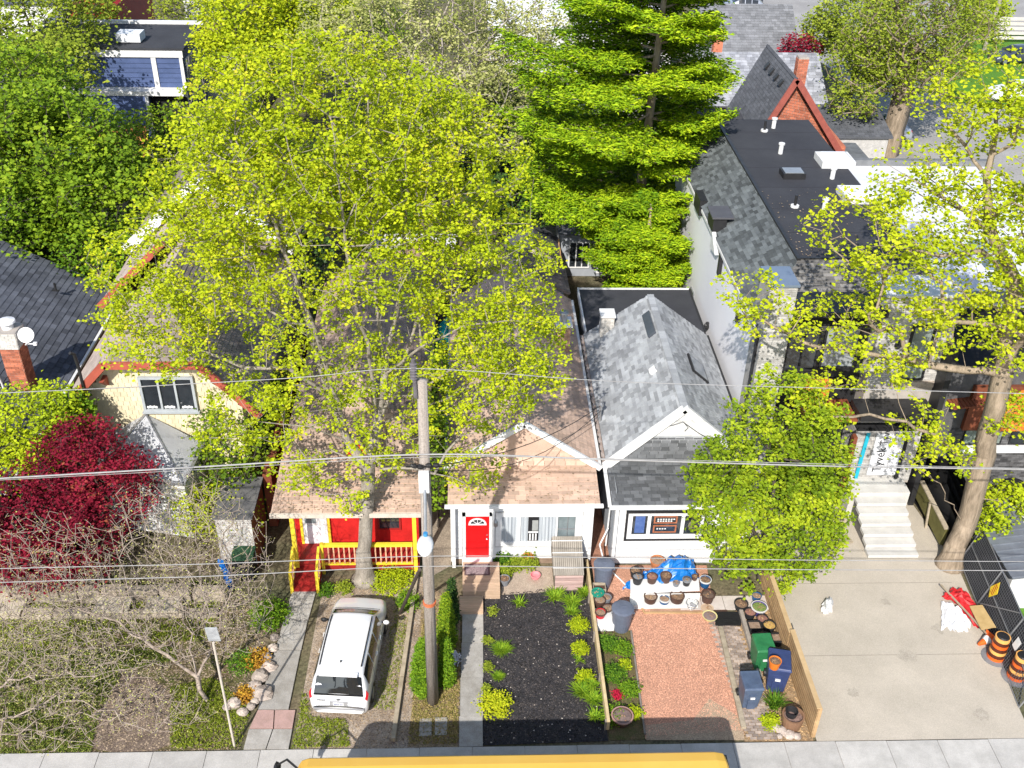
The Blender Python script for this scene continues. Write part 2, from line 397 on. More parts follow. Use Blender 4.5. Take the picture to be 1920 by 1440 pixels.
red_fascia = mat('red_brown_fascia', (.42,.10,.065), (.32,.075,.05), .6, 4, ov=.08)
red_brick = mat('red_brick', (.50,.17,.095), (.38,.125,.075), .9, 3, .3, 80, ov=.3, fine=.15)
mortar = mat('mortar', (.42,.38,.34), (.34,.31,.28), .95, 4)
white_brick = mat('white_brick', (.62,.60,.56), (.50,.48,.45), .9, 4, .3, 80, ov=.15, fine=.1)
pale_brick = mat('pale_grey_brick', (.50,.485,.46), (.36,.35,.335), .9, 4, .3, 80, ov=.25, fine=.15)
dark_brick = mat('dark_brick', (.12,.118,.12), (.08,.078,.08), .85, 4, .3, 80, ov=.5, fine=.2)
metal_roof = mat('silver_metal_roof', (.78,.79,.81), (.70,.71,.74), .4, .8, metal=.0)
metal_grey = mat('galvanised_metal', (.42,.43,.45), (.33,.34,.36), .4, 3, metal=.7)
black_metal = mat('black_metal', (.02,.02,.022), (.03,.03,.032), .45, 3)
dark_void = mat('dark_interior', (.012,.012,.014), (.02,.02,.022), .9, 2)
glass = mat('window_glass', (.02,.025,.03), (.035,.042,.05), .06, 1.5, spec=.9)
curtain_m = mat('curtain_cloth', (.50,.53,.55), (.34,.37,.40), .9, 1.2, stretch=(14,1,.3))
red_door_m = mat('red_door_paint', (.62,.008,.010), (.54,.006,.008), .4, 2)
yellow_paint = mat('yellow_paint', (.82,.62,.045), (.70,.52,.04), .5, 5, ov=.05)
orange_paint = mat('faded_peach_paint', (.75,.42,.26), (.66,.36,.22), .6, 5, ov=.08)
dark_red_paint = mat('dark_red_paint', (.33,.022,.020), (.24,.018,.016), .5, 3, ov=.08)
deck_wood = mat('pale_deck_wood', (.60,.43,.30), (.48,.34,.23), .85, 2, .2, 20, ov=.12, stretch=(1,8,8))
grey_wood = mat('weathered_wood', (.33,.29,.245), (.22,.19,.16), .9, 3, .3, 20, ov=.2, stretch=(1,1,.15))
fence_wood = mat('new_fence_wood', (.47,.31,.16), (.35,.22,.11), .8, 3, .2, 20, ov=.16)
lumber = mat('old_lumber', (.45,.38,.28), (.30,.25,.18), .9, 4, .3, 20, ov=.15)
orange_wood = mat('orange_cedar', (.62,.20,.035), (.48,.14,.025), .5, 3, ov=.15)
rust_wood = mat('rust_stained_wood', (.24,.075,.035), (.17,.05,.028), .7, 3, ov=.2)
navy_siding = mat('navy_siding', (.07,.105,.23), (.05,.08,.18), .6, 1.5, ov=.08)
stone_m = mat('field_stone', (.42,.38,.33), (.28,.25,.21), .9, 5, .5, 30, ov=.3, fine=.2)
pale_stone = mat('pale_stone', (.50,.43,.37), (.34,.28,.24), .9, 6, .5, 30, ov=.2, fine=.15)
paver_m = mat('grey_brown_paver', (.42,.34,.285), (.28,.225,.19), .9, 3, .4, 60, ov=.38, fine=.2)
stepstone = mat('cast_concrete_steps', (.60,.585,.55), (.50,.485,.455), .85, 1.5, .1, 60, ov=.04, fine=.06)
rubber = mat('black_rubber', (.018,.018,.018), (.03,.03,.03), .8, 5)
bark_grey = mat('grey_bark', (.36,.32,.27), (.19,.165,.135), .95, 5, .8, 30, fine=.2, stretch=(1,1,.35))
bark_tan = mat('tan_furrowed_bark', (.38,.30,.22), (.19,.15,.105), .95, 7, 1, 25, stretch=(1,1,.18))
bark_pale = mat('pale_twig_bark', (.46,.41,.35), (.30,.26,.22), .95, 4, .3, 30)
bark_dark = mat('dark_bark', (.10,.085,.07), (.06,.05,.04), .95, 4, .3, 30)

# ================================================================ GROUND
def sheet(name, pts, z, m, sub=None):
    b = MB(); b.add([(p[0], p[1], z) for p in pts], (tuple(range(len(pts))),), .5); o = b.build(name, m); return struct(o)
sheet('ground', [(-400,-100),(400,-100),(400,600),(-400,600)], -.03, mat('yard_ground', (.17,.135,.085), (.085,.09,.045), 1, .35, .6, 12, fine=.4))
# road in front
sheet('road', [(-120,8),(120,8),(120,16.98),(-120,16.98)], -.10+.085, asphalt)
b = MB(); b.bb((-120,16.98,-.02),(120,17.13,.10)); struct(b.build('kerb', concrete))
side = struct(MB().box((0,18.09,.0),(240,1.90,.06)).build('sidewalk', mortar))
sl = ubox('sidewalk_slab', concrete)
x = -27.0
while x < 30:
    boxpiece('sidewalk_slab', sl, side, (x+.006, 17.14, .031), (x+1.49, 19.06+random.uniform(-.01,.01), .055+random.uniform(0,.008))); x += 1.5
# ---- left concrete path to the porch
path = thing('garden_path', 'cracked old concrete path running from the sidewalk to the yellow porch steps', 'path', (-6,22,0)); path['kind'] = 'structure'
pb = MB()
def seg_slab(b, p, z=.045, t=.07):  # convex quad, list of (px,py)
    q = [G(*a) for a in p]; b.prism([(v.x, v.y, z) for v in q], (0,0,-t))
for p in ([(541,1331),(484,1331),(516,1221),(564,1221)],[(565,1219),(517,1219),(532,1165),(577,1165)],[(578,1163),(533,1163),(545,1120),(590,1120)],[(590.5,1118),(546,1118),(560,1086),(603,1086)]):
    b = MB(); seg_slab(b, p); b.build('path_slab', path_conc, path)
for i, p in enumerate(([(512,1367),(468,1367),(484,1333),(514,1333)],[(548,1367),(514,1367),(516,1333),(554,1333)])):
    b = MB(); seg_slab(b, p); b.build('path_slab', pink_paver, path, label='pink paver')
for p in ([(498,1406),(457,1406),(467,1369),(511,1369)],[(541,1406),(500,1406),(513,1369),(548,1369)]):
    b = MB(); seg_slab(b, p); b.build('path_slab', path_conc, path)
# ---- straight walkway to the white cottage
wk = thing('front_walkway', 'narrow straight concrete walkway between the utility pole and the black mulch bed', 'walkway', (0,22,0)); wk['kind'] = 'structure'
ys = [19.08, 20.15, 21.6, 23.0, 24.28]
for i in range(4):
    b = MB(); b.bb((-.38+.02*i,ys[i]+.006,0),(.30+.02*i,ys[i+1]-.006,.05+.004*(i%2))); b.build('walkway_slab', path_conc, wk)
# ---- driveway right
dr = struct(MB().add([(9.98,19.1,.03),(16.35,19.1,.03),(17.0,26.2,.03),(16.6,29.9,.03),(10.05,29.9,.03)], ((0,1,2,3,4),), .5).build('driveway', drive_conc))
stain = mat('driveway_stain', (.36,.32,.265), (.43,.385,.32), .9, 3, .2, 40, fine=.2)
for i, (px, py, r) in enumerate(((1700,1230,.28),(1600,1300,.20),(1760,1180,.22),(1660,1130,.16),(1840,1340,.25))):
    c = G(px,py); rr = random.Random(i); pts = [(c.x+r*rr.uniform(.6,1.3)*cos(k*pi/8), c.y+r*rr.uniform(.6,1.3)*sin(k*pi/8), .0345) for k in range(16)]; b = MB(); b.add(pts, (tuple(range(16)),), .5); o = b.build('oil_stain', stain); o['kind'] = 'structure'; o['label'] = 'faint worn stain on the concrete driveway'
jm = mat('dark_joint', (.24,.215,.18), (.30,.27,.225), .95, 5)  # darker concrete tone of the joint strips
for yy in (22.3, 25.5): b = MB(); b.bb((10.0,yy,.028),(16.5,yy+.018,.0335)); o = b.build('control_joint', jm); o['kind'] = 'structure'; o['label'] = 'saw-cut control joint across the driveway'
# ---- surface patches
def patch(name, px, z, m, lab=None):
    o = sheet(name, [tuple(G(*p))[:2] for p in px], z, m)
    if lab: o['label'] = lab
    return o
sheet('lawn', [(-24,19.1),(-6.9,19.1),(-6.9,24.6),(-24,24.6)], -.02, grass_soil)
_r = random.Random(4); patch('soil_patch', [(245+(98+_r.uniform(-16,16))*cos(a_*pi/14)-(1-sin(a_*pi/14))*8, min(1411,1338+(84+_r.uniform(-12,12))*sin(a_*pi/14))) for a_ in range(28)], -.012, mat('worn_soil', (.21,.16,.125),(.12,.088,.068),1,1.5,.7,25,fine=.4))
patch('parking_strip', [(548,1408),(860,1400),(864,1240),(800,1080),(606,1100),(590,1180)], -.016, gravel_soil)
patch('planting_strip', [(765,1400),(858,1400),(864,1140),(795,1090)], -.008, mat('strip_soil', (.34,.26,.16),(.19,.14,.085),1,2.5,.8,30,fine=.4))
patch('mulch_bed', [(903,1398),(1140,1390),(1126,1240),(1105,1095),(1010,1112),(907,1118)], .012, mulch_bed)
patch('planting_bed', [(1143,1388),(1215,1386),(1200,1280),(1183,1180),(1120,1180)], -.006, mat('green_bed_soil', (.09,.10,.03),(.16,.11,.06),1,4,.8,30,fine=.4))
patch('gravel_patch', [(1210,1386),(1396,1376),(1340,1150),(1325,1060),(1110,1060),(1125,1180),(1182,1182)], .004, pink_gravel_m)
patch('gravel_patch', [(1212,1388),(1396,1388),(1392,1348),(1330,1310),(1300,1350),(1210,1360)], .008, mat('sandy_gravel',(.42,.32,.22),(.36,.26,.18),1,2,.8,40,fine=.4))
patch('dirt_patch', [(940,1117),(1040,1112),(1035,1062),(940,1058)], -.008, mat('sandy_dirt',(.46,.37,.29),(.36,.28,.22),1,3,.6,30,fine=.25))
patch('soil_patch', [(1345,1150),(1500,1130),(1525,1390),(1396,1390)], -.012, mat('leafy_soil', (.38,.27,.16),(.24,.16,.09),1,4,.9,40,fine=.5))
patch('side_alley', [(792,1090),(846,1060),(846,900),(800,900)], -.01, mat('alley_dirt',(.36,.30,.23),(.22,.18,.14),1,1,.6,20,fine=.3))
patch('side_alley', [(1098,1060),(1146,1060),(1128,900),(1098,900)], -.006, mat('brick_dust',(.42,.21,.14),(.30,.15,.10),1,2,.6,30,fine=.3))
patch('backyard_lawn', [(640,470),(790,470),(780,360),(650,360)], -.012, mat('bright_lawn',(.10,.24,.02),(.07,.17,.015),1,2,.6,30,fine=.3))
patch('alley_pavement', [(1380,-40),(1940,-40),(1980,560),(1700,320),(1620,250),(1560,130),(1420,40)], -.01, mat('alley_asphalt',(.36,.35,.335),(.28,.27,.26),.95,.4,.3,8,fine=.12))
patch('back_lawn', [(1760,72),(1930,60),(1960,210),(1780,190)], .01, MATS['bright_lawn'])
patch('back_lawn', [(1840,100),(1930,95),(1960,160),(1850,170)], .02, MATS['bright_lawn'])

# gravel stones (uncountable): pink chips, mulch chips, leaf litter
def scatter(name, px, z, m, n, r, seed, label, flat=.5):
    rng = np.random.default_rng(seed); q = [G(*p) for p in px]; P = [(v.x, v.y) for v in q]
    xs = [p[0] for p in P]; yv = [p[1] for p in P]; vs = []; fs = []; va = []; c = 0; T = [(0,1,2),(0,2,3),(0,3,1)]
    while c < n:
        x, y = rng.uniform(min(xs), max(xs)), rng.uniform(min(yv), max(yv))
        ins = False
        for i in range(len(P)):
            a, b2 = P[i], P[i-1]
            if (a[1] > y) != (b2[1] > y) and x < (b2[0]-a[0])*(y-a[1])/(b2[1]-a[1])+a[0]: ins = not ins
        if not ins: continue
        s = r*rng.uniform(.5, 1.4); a0 = rng.uniform(0, 2*pi); o = len(vs)
        vs.append((x, y, z+s*flat)); 
        for k in range(3): vs.append((x+s*cos(a0+k*2.1), y+s*sin(a0+k*2.1), z-.002+rng.uniform(0,s*flat*.5)))
        fs += [(o, o+i, o+j) for _, i, j in T]; va += [rng.uniform()]*3; c += 1
    o = mesh_obj(name, vs, fs, np.array(va), m); o['kind'] = 'stuff'; o['label'] = label; return o
scatter('gravel', [(1212,1380),(1392,1370),(1340,1150),(1120,1065),(1185,1182)], .006, mat('gravel_chips',(.66,.36,.245),(.54,.29,.195),1,3,ov=.38), 20000, .017, 3, 'pink crushed gravel covering the parking pad')
scatter('mulch_chips', [(905,1398),(1138,1388),(1124,1240),(1105,1095),(907,1118)], .014, mat('mulch_chip',(.04,.037,.038),(.07,.06,.055),1,3,ov=.8), 7000, .03, 4, 'loose black mulch chips')
scatter('petals', [(905,1398),(1138,1388),(1124,1240),(1105,1095),(907,1118)], .03, mat('fallen_petal',(.6,.55,.5),(.5,.42,.36),1,3,ov=.2), 160, .025, 5, 'pale fallen petals on the black mulch')
scatter('leaf_litter', [(1345,1150),(1500,1130),(1525,1388),(1396,1388)], -.005, mat('dry_leaf',(.52,.36,.19),(.36,.22,.11),1,3,ov=.4), 3500, .03, 6, 'dry brown leaf litter along the cedar fence', .3)
scatter('leaf_litter', [(555,1405),(860,1398),(862,1150),(800,1085),(606,1105)], -.01, mat('dry_leaf2',(.40,.30,.20),(.26,.19,.12),1,3,ov=.5), 6000, .028, 7, 'leaf litter and grit on the parking strip', .3)
scatter('leaf_litter', [(0,1425),(450,1405),(520,1120),(0,1120)], -.01, mat('dry_leaf3',(.36,.28,.20),(.20,.15,.10),1,3,ov=.5), 15000, .032, 8, 'dead leaves and twigs in the left front yard', .3)

# ================================================================ WINDOW / DOOR HELPERS
GL = {}
def win(parent, x0, x1, z0, z1, y, panes=1, fm=None, fw=.06, depth=.08, rows=1, name='window', curtain=False, pm=None, sill=False):
    """window in a wall facing -Y: frame proud of the wall, pane recessed inside it"""
    fm = fm or white_trim; b = MB(); yy = y-depth
    b.bb((x0,yy,z0),(x0+fw,y,z1)); b.bb((x1-fw,yy,z0),(x1,y,z1)); b.bb((x0+fw,yy,z0),(x1-fw,y,z0+fw)); b.bb((x0+fw,yy,z1-fw),(x1-fw,y,z1))
    iw = (x1-x0-2*fw)/panes
    for i in range(1, panes): cx = x0+fw+iw*i; b.bb((cx-fw*.4,yy+.004,z0+fw),(cx+fw*.4,y,z1-fw))
    f = b.build(name, fm, parent)
    ih = (z1-z0-2*fw)/rows
    for j in range(1, rows): cz = z0+fw+ih*j; MB().bb((x0+fw,yy+.02,cz-.015),(x1-fw,y-.02,cz+.015)).build('glazing_bar', fm, f)
    for i in range(panes):
        a = x0+fw+iw*i+(fw*.4 if i else 0); c = x0+fw+iw*(i+1)-(fw*.4 if i < panes-1 else 0)
        MB().bb((a,y-.03,z0+fw),(c,y-.004,z1-fw)).build('pane', pm or glass, f)
    if sill: MB().bb((x0-.05,yy-.05,z0-.05),(x1+.05,y,z0-.002)).build('sill', fm, f)
    return f
def winx(parent, xw, y0, y1, z0, z1, d=-1, panes=1, fm=None, fw=.06, depth=.06, name='window'):
    """window in a wall facing +-X"""
    fm = fm or white_trim; b = MB(); xx = xw+d*depth
    b.bb((xx,y0,z0),(xw,y0+fw,z1)); b.bb((xx,y1-fw,z0),(xw,y1,z1)); b.bb((xx,y0+fw,z0),(xw,y1-fw,z0+fw)); b.bb((xx,y0+fw,z1-fw),(xw,y1-fw,z1))
    for i in range(1, panes): cy = y0+(y1-y0)*i/panes; b.bb((xx-d*.004,cy-.02,z0+fw),(xw,cy+.02,z1-fw))
    f = b.build(name, fm, parent); MB().bb((xw+d*.03,y0+fw,z0+fw),(xw+d*.004,y1-fw,z1-fw)).build('pane', glass, f); return f
def siding(parent, x0, x1, y, z0, z1, m, bh=.16, holes=(), name='siding_board'):
    z = z0
    while z < z1-.01:
        zt = min(z+bh, z1); segs = [(x0, x1)]
        for (a, b_, c, d) in holes:
            if c < zt-.01 and d > z+.01:
                ns = []
                for s, e in segs:
                    if b_ <= s or a >= e: ns.append((s, e)); continue
                    if a-s > .02: ns.append((s, a))
                    if e-b_ > .02: ns.append((b_, e))
                segs = ns
        for s, e in segs:
            b = MB(); b.add([(s,y-.050,z+.008),(e,y-.050,z+.008),(e,y-.008,zt),(s,y-.008,zt),(s,y,z),(e,y,z)], ((0,1,2,3),(0,4,5,1),(0,3,4),(1,5,2)), random.random()); b.build(name, m, parent)
        z += bh
def bricks(parent, x0, x1, y0, y1, z0, z1, m, bw=.23, bh=.075, faces='fl', th=.012, name='bricks', g=.012):
    """running bond on the faces of a box (f: -Y, l: -X, r: +X, b: +Y) as one joined part"""
    b = MB(); k = 0; z = z0
    while z < z1-.02:
        zt = min(z+bh-g, z1)
        for F in faces:
            a0, a1 = (x0, x1) if F in 'fb' else (y0, y1); a = a0-(bw/2 if k % 2 else 0)
            while a < a1-.01:
                s = max(a, a0)+g/2; e = min(a+bw, a1)-g/2; a += bw
                if e-s < .02: continue
                v = random.random(); t = th*random.uniform(.7, 1.3)
                if F == 'f': q = [(s,y0-t,z),(e,y0-t,z),(e,y0-t,zt),(s,y0-t,zt)]; w = [(p[0], y0, p[2]) for p in q]
                elif F == 'b': q = [(e,y1+t,z),(s,y1+t,z),(s,y1+t,zt),(e,y1+t,zt)]; w = [(p[0], y1, p[2]) for p in q]
                elif F == 'l': q = [(x0-t,e,z),(x0-t,s,z),(x0-t,s,zt),(x0-t,e,zt)]; w = [(x0, p[1], p[2]) for p in q]
                else: q = [(x1+t,s,z),(x1+t,e,z),(x1+t,e,zt),(x1+t,s,zt)]; w = [(x1, p[1], p[2]) for p in q]
                b.add(q+w, ((0,1,2,3),(3,2,6,7),(0,4,5,1),(1,5,6,2),(0,3,7,4)), v)
        z += bh; k += 1
    return b.build(name, m, parent, kind='stuff')
def wallbox(parent, x0, x1, y0, y1, z0, z1, m, name='wall'):
    return MB().bb((x0,y0,z0),(x1,y1,z1)).build(name, m, parent)
def gutter(parent, a, b, m=None):
    a = Vector(a); b_ = Vector(b); mb = MB(); mb.bar(a, b_, .11, .10); mb.build('gutter', m or white_trim, parent)
# ================================================================ WHITE COTTAGE WITH RED DOOR
H = thing('white_cottage', 'small white clapboard cottage with a red front door and tan shingle roof', 'house', (1.7,33,0))
wallbox(H, -.70, 4.05, 26.7, 39.8, 0, 2.88, white_paint)
hole = [(-.34,.66,-.1,2.36),(.78,3.76,.88,2.34)]
siding(H, -.70, 4.02, 26.69, .25, 2.86, white_paint, .165, hole)
for xx in (-.72, 4.0): MB().bb((xx,26.62,.15),(xx+.1,26.7,2.86)).build('corner_board', white_trim, H)
# main gable roof
zr, ze, yf, ybk = 4.98, 3.18, 28.1, 39.9; xm = 1.75
rf = MB(); rf.add([(-.85,yf,ze),(xm,yf,zr),(4.32,yf,ze),(-.85,ybk,ze),(xm,ybk,zr),(4.32,ybk,ze),(-.85,yf,ze-.14),(4.32,yf,ze-.14),(-.85,ybk,ze-.14),(4.32,ybk,ze-.14)], ((0,1,4,3),(1,2,5,4),(0,6,7,2,1),(3,4,5,9,8),(0,3,8,6),(2,7,9,5),(6,8,9,7)), .5)
roof = rf.build('roof', tan_shingle, H)
tiles(roof, [(4.32,yf,ze),(4.32,ybk,ze),(xm,ybk,zr),(xm,yf,zr)], tan_shingle, .33, .19, maxobj=150, near=(4,28,3))
tiles(roof, [(-.85,ybk,ze),(-.85,yf,ze),(xm,yf,zr),(xm,ybk,zr)], tan_shingle, .33, .19)
b = MB(); y = yf
while y < ybk-.1: b.box((xm,y+.15,zr+.035),(.28,.31,.03),rx=.03); y += .3
b.build('ridge_caps', tan_shingle, roof, kind='stuff')
# porch roof: hip-like front slope that runs up into the gable
pr = slab('porch_roof', [(-.80,26.33,2.93),(4.24,26.33,2.93),(4.24,28.12,3.20),(-.80,28.12,3.20)], tan_shingle, H, .08)
tiles(pr, [(-.80,26.33,2.93),(4.24,26.33,2.93),(4.24,28.12,3.20),(-.80,28.12,3.20)], tan_shingle, .36, .20, maxobj=150, near=(2,26,3))
gm = slab('gable_shingles', [(-.6,28.10,3.21),(4.1,28.10,3.21),(1.75,28.22,4.86)], tan_shingle, H, .05)
tiles(gm, [(-.6,28.08,3.21),(4.1,28.08,3.21),(1.75,28.2,4.86)], tan_shingle, .36, .19, maxobj=60)
for s, e in (((-.95,28.0,3.17),(1.75,28.0,5.03)), ((4.42,28.0,3.17),(1.75,28.0,5.03))):
    MB().bar(Vector(s)+Vector((0,0,-.04)), Vector(e)+Vector((0,0,-.04)), .12, .20).build('rake_board', white_trim, H)
gutter(H, (-.9,26.27,2.9), (4.34,26.27,2.9)); MB().bb((-.78,26.34,2.78),(4.2,26.69,2.85)).build('soffit', white_trim, H)
gutter(H, (4.40,28.1,3.12), (4.40,39.9,3.12)); gutter(H, (-.90,28.1,3.12), (-.90,39.9,3.12), metal_grey)
# rear lean-to roof (grey brown) and its vent
wallbox(H, 2.1, 4.1, 39.82, 42.4, 0, 2.9, white_paint)
rr = slab('rear_roof', [(4.3,39.9,3.5),(4.3,42.6,3.3),(2.3,42.6,4.3),(2.3,39.9,4.5)], brown_shingle, H)
tiles(rr, [(4.3,39.9,3.5),(4.3,42.6,3.3),(2.3,42.6,4.3),(2.3,39.9,4.5)], brown_shingle, .33, .17)
# chimney on the right eave
ch = MB().bb((3.35,34.8,3.3),(3.85,35.45,4.75)).build('chimney', mortar, H)
bricks(ch, 3.35, 3.85, 34.8, 35.45, 3.3, 4.75, mat('tan_brick',(.50,.30,.21),(.42,.25,.17),.9,3,.2,80,ov=.2), faces='flr')
MB().bb((3.28,34.73,4.76),(3.92,35.5,4.84)).build('chimney_cap', white_trim, ch)
MB().lathe((3.6,35.1,4.84),[(.14,0),(.12,.35),(.19,.38),(.17,.44),(.05,.48)],12).build('chimney_pot', metal_grey, ch)
# door
D = MB().bb((-.21,26.63,.33),(.58,26.69,2.19)).build('door', red_door_m, H)
for (a, c, z0, z1) in ((-.12,.15,.45,1.0),(.22,.49,.45,1.0),(-.12,.15,1.12,1.75),(.22,.49,1.12,1.75)):
    MB().bb((a,26.615,z0),(c,26.631,z1)).build('door_panel', red_door_m, D)
fb = MB(); n = 9
for k in range(n):
    a0 = pi*k/n; a1 = pi*(k+1)/n
    fb.prism([(.185+.30*cos(a0),26.60,1.86+.24*sin(a0)),(.185+.30*cos(a1),26.60,1.86+.24*sin(a1)),(.185+.235*cos(a1),26.60,1.87+.18*sin(a1)),(.185+.235*cos(a0),26.60,1.87+.18*sin(a0))],(0,.03,0))
fb.bb((-.12,26.60,1.81),(.49,26.63,1.865))
for k in (1,2,3):
    a = pi*k/4; fb.bar((.185,26.615,1.86),(.185+.24*cos(a),26.615,1.86+.19*sin(a)),.022)
fan = fb.build('fanlight_frame', white_trim, D)
gb = MB(); gb.prism([(.185+.24*cos(pi*k/10),26.612,1.862+.185*sin(pi*k/10)) for k in range(11)],(0,.012,0)); gb.build('fanlight', glass, D)
MB().blob((.51,26.59,1.2),.035).build('door_knob', metal_grey, D); MB().cyl((.51,26.62,1.35),.03,.02).build('door_lock', metal_grey, D)
fr = MB(); fr.bb((-.32,26.60,.30),(-.215,26.69,2.30)); fr.bb((.585,26.60,.30),(.67,26.69,2.30)); fr.bb((-.32,26.60,2.195),(.67,26.69,2.30)); fr.build('door_frame', white_trim, H)
MB().bb((-.34,26.40,.12),(.70,26.69,.32)).build('doorstep', white_trim, H)
# triple window with curtains
fr = MB(); fr.bb((.80,26.60,.86),(3.74,26.66,1.03)); fr.bb((.80,26.60,2.16),(3.74,26.66,2.32))
for a, c in ((.80,1.0),(1.52,1.64),(2.84,2.90),(3.50,3.74)): fr.bb((a,26.60,1.03),(c,26.66,2.16))
wf = fr.build('window', white_trim, H)
for a, c, kind in ((1.0,1.52,'c'),(1.64,2.84,'m'),(2.90,3.50,'g')):
    MB().bb((a,26.675,1.03),(c,26.688,2.16)).build('pane', dark_void if kind != 'g' else mat('hazy_glass',(.20,.24,.25),(.12,.15,.16),.15,2,spec=.7), wf)
    cs = {'c': [(a,c)], 'm': [(a,a+.26),(a+.62,c)], 'g': []}[kind]
    for s, e in cs:
        k = int((e-s)/.02); cb = MB(); pts = [(s+(e-s)*i/k, 26.645+.02*sin(i*1.1)+.01*sin(i*.37), ) for i in range(k+1)]
        for i in range(k): cb.add([(pts[i][0],pts[i][1],1.04),(pts[i+1][0],pts[i+1][1],1.04),(pts[i+1][0],pts[i+1][1],2.15),(pts[i][0],pts[i][1],2.15)],((0,1,2,3),),.5)
        cb.build('curtain', curtain_m, wf)
    if kind == 'g':
        MB().bb((a,26.65,1.55),(c,26.67,1.59)).build('glazing_bar', metal_grey, wf); MB().bb((a+.33,26.65,1.03),(a+.35,26.67,2.16)).build('glazing_bar', metal_grey, wf)
    if kind == 'm':
        MB().bb((a+.27,26.655,1.40),(a+.61,26.672,1.46)).build('glazing_bar', white_trim, wf)
        lm = MB(); lm.bb((a+.40,26.66,1.5),(a+.60,26.672,1.95)); lm.build('lamp_shade', mat('grey_shade',(.35,.36,.34),(.28,.29,.28),.8), wf)
        fbk = MB()
        for q in range(3): fbk.bb((a+.31+q*.1,26.66,1.06),(a+.36+q*.1,26.672,1.36))
        fbk.build('ornament', white_trim, wf)
ol = MB(); ol.lathe((.80,26.60,1.9),[(.03,-.16),(.07,-.12),(.075,.05),(.03,.14),(.01,.2)],10); ol.build('wall_lantern', metal_grey, H)
# porch post / downspout at left
MB().bb((-.68,26.36,.1),(-.56,26.48,2.85)).build('porch_post', white_trim, H)
# foundation strip
MB().bb((-.70,26.66,0),(4.05,26.70,.25)).build('foundation', mat('stained_foundation',(.30,.22,.16),(.2,.14,.1),.95,3), H)

# deck in front of the door
dk = thing('entry_deck', 'low pale wooden deck with a lower step before the red door', 'deck', (.3,25.5,0))
bd = ubox('deck_board', deck_wood)
y = 24.98; 
while y < 26.36: boxpiece('deck_board', bd, dk, (-.32,y,.315),(.93,min(y+.128,26.37),.35)); y += .136
y = 24.26
while y < 24.9: boxpiece('deck_board', bd, dk, (-.42,y,.145),(.36,y+.128,.175)); y += .136
for p0, p1 in (((-.32,24.95,0),(.93,24.975,.34)),((.90,24.98,0),(.925,26.36,.31)),((-.42,24.22,0),(.36,24.25,.17)),((-.31,24.98,0),(-.285,26.36,.31))): MB().bb(p0,p1).build('fascia_board', deck_wood, dk)
mt = MB().bb((-.26,25.72,.351),(.60,26.28,.366)).build('doormat', mat('doormat_border',(.10,.06,.06),(.14,.09,.09),.95,8)); tag(mt, 'patterned grey doormat lying on the deck before the red door', 'doormat')
mt2 = MB().bb((-.21,25.77,.366),(.55,26.23,.370)).build('mat_field', mat('doormat_weave',(.34,.27,.27),(.18,.13,.14),.95,22,detail=2), mt)

# ================================================================ GREY-ROOFED WHITE HOUSE
H = thing('grey_roof_house', 'white house with mottled grey shingle gable roof and black-framed front window', 'house', (7.2,32,0))
wallbox(H, 4.82, 9.45, 26.6, 36.6, 0, 2.95, grey_siding)
wallbox(H, 4.80, 9.5, 36.62, 40.2, 0, 3.25, grey_siding)
siding(H, 4.84, 9.43, 26.59, .1, 2.95, white_paint, .20, [(5.18,7.93,1.12,2.42)])
fnd = MB(); fnd.bb((4.79,26.4,0),(4.90,26.62,2.95)); fnd.build('corner_board', white_trim, H)
b = MB(); z = .1
while z < 3.1: b.add([(4.795,26.6,z),(4.795,36.6,z),(4.815,36.6,z+.15),(4.815,26.6,z+.15)],((0,3,2,1),),random.random()); z += .15
b.build('siding', grey_siding, H, kind='stuff')
zr, ze, yf, ybk, xm, xl, xr = 5.62, 3.30, 28.0, 36.4, 7.03, 4.62, 9.68
rf = MB(); rf.add([(xl,yf,ze),(xm,yf,zr),(xr,yf,ze),(xl,ybk+.3,ze),(xm,ybk-.5,zr),(xr,ybk+.3,ze),(xl,yf,ze-.14),(xr,yf,ze-.14),(xl,ybk+.3,ze-.14),(xr,ybk+.3,ze-.14)], ((0,1,4,3),(1,2,5,4),(0,6,7,2,1),(3,4,5,9,8),(0,3,8,6),(2,7,9,5),(6,8,9,7)), .5)
roof = rf.build('roof', mott_shingle, H)
tiles(roof, [(xl,ybk+.3,ze),(xl,yf,ze),(xm,yf,zr),(xm,ybk-.5,zr)], mott_shingle, .30, .15, maxobj=290, near=(5,28,4))
tiles(roof, [(xr,yf,ze),(xr,ybk+.3,ze),(xm,ybk-.5,zr),(xm,yf,zr)], mott_shingle, .30, .15)
b = MB(); y = yf
while y < ybk-.6: b.box((xm,y+.13,zr+.03),(.26,.28,.03),rx=.03); y += .26
b.build('ridge_caps', mott_shingle, roof, kind='stuff')
sk = MB().bar((6.72,33.1,5.42),(6.72,34.7,5.42),.34,.10,up=(-.7,0,.75)); sk.build('skylight', mat('dark_skylight',(.05,.06,.08),(.07,.08,.10),.2,1,spec=.8), roof)
S2 = MB(); q = Vector((xr-xm,0,ze-zr)).normalized(); nn = Vector((-q.z,0,q.x)); nn = nn if nn.z > 0 else -nn
c0 = Vector((xm,32.2,zr))+q*1.75; S2.prism([c0+q*a*.42+Vector((0,bb_*.6,0))+nn*.10 for a, bb_ in ((-1,-1),(1,-1),(1,1),(-1,1))], -nn*.10)
so = S2.build('skylight', black_metal, roof); S3 = MB(); S3.prism([c0+q*a*.35+Vector((0,bb_*.53,0))+nn*.112 for a, bb_ in ((-1,-1),(1,-1),(1,1),(-1,1))], -nn*.01); S3.build('pane', mat('grey_pane',(.20,.22,.24),(.28,.30,.32),.15,2,spec=.8), so)
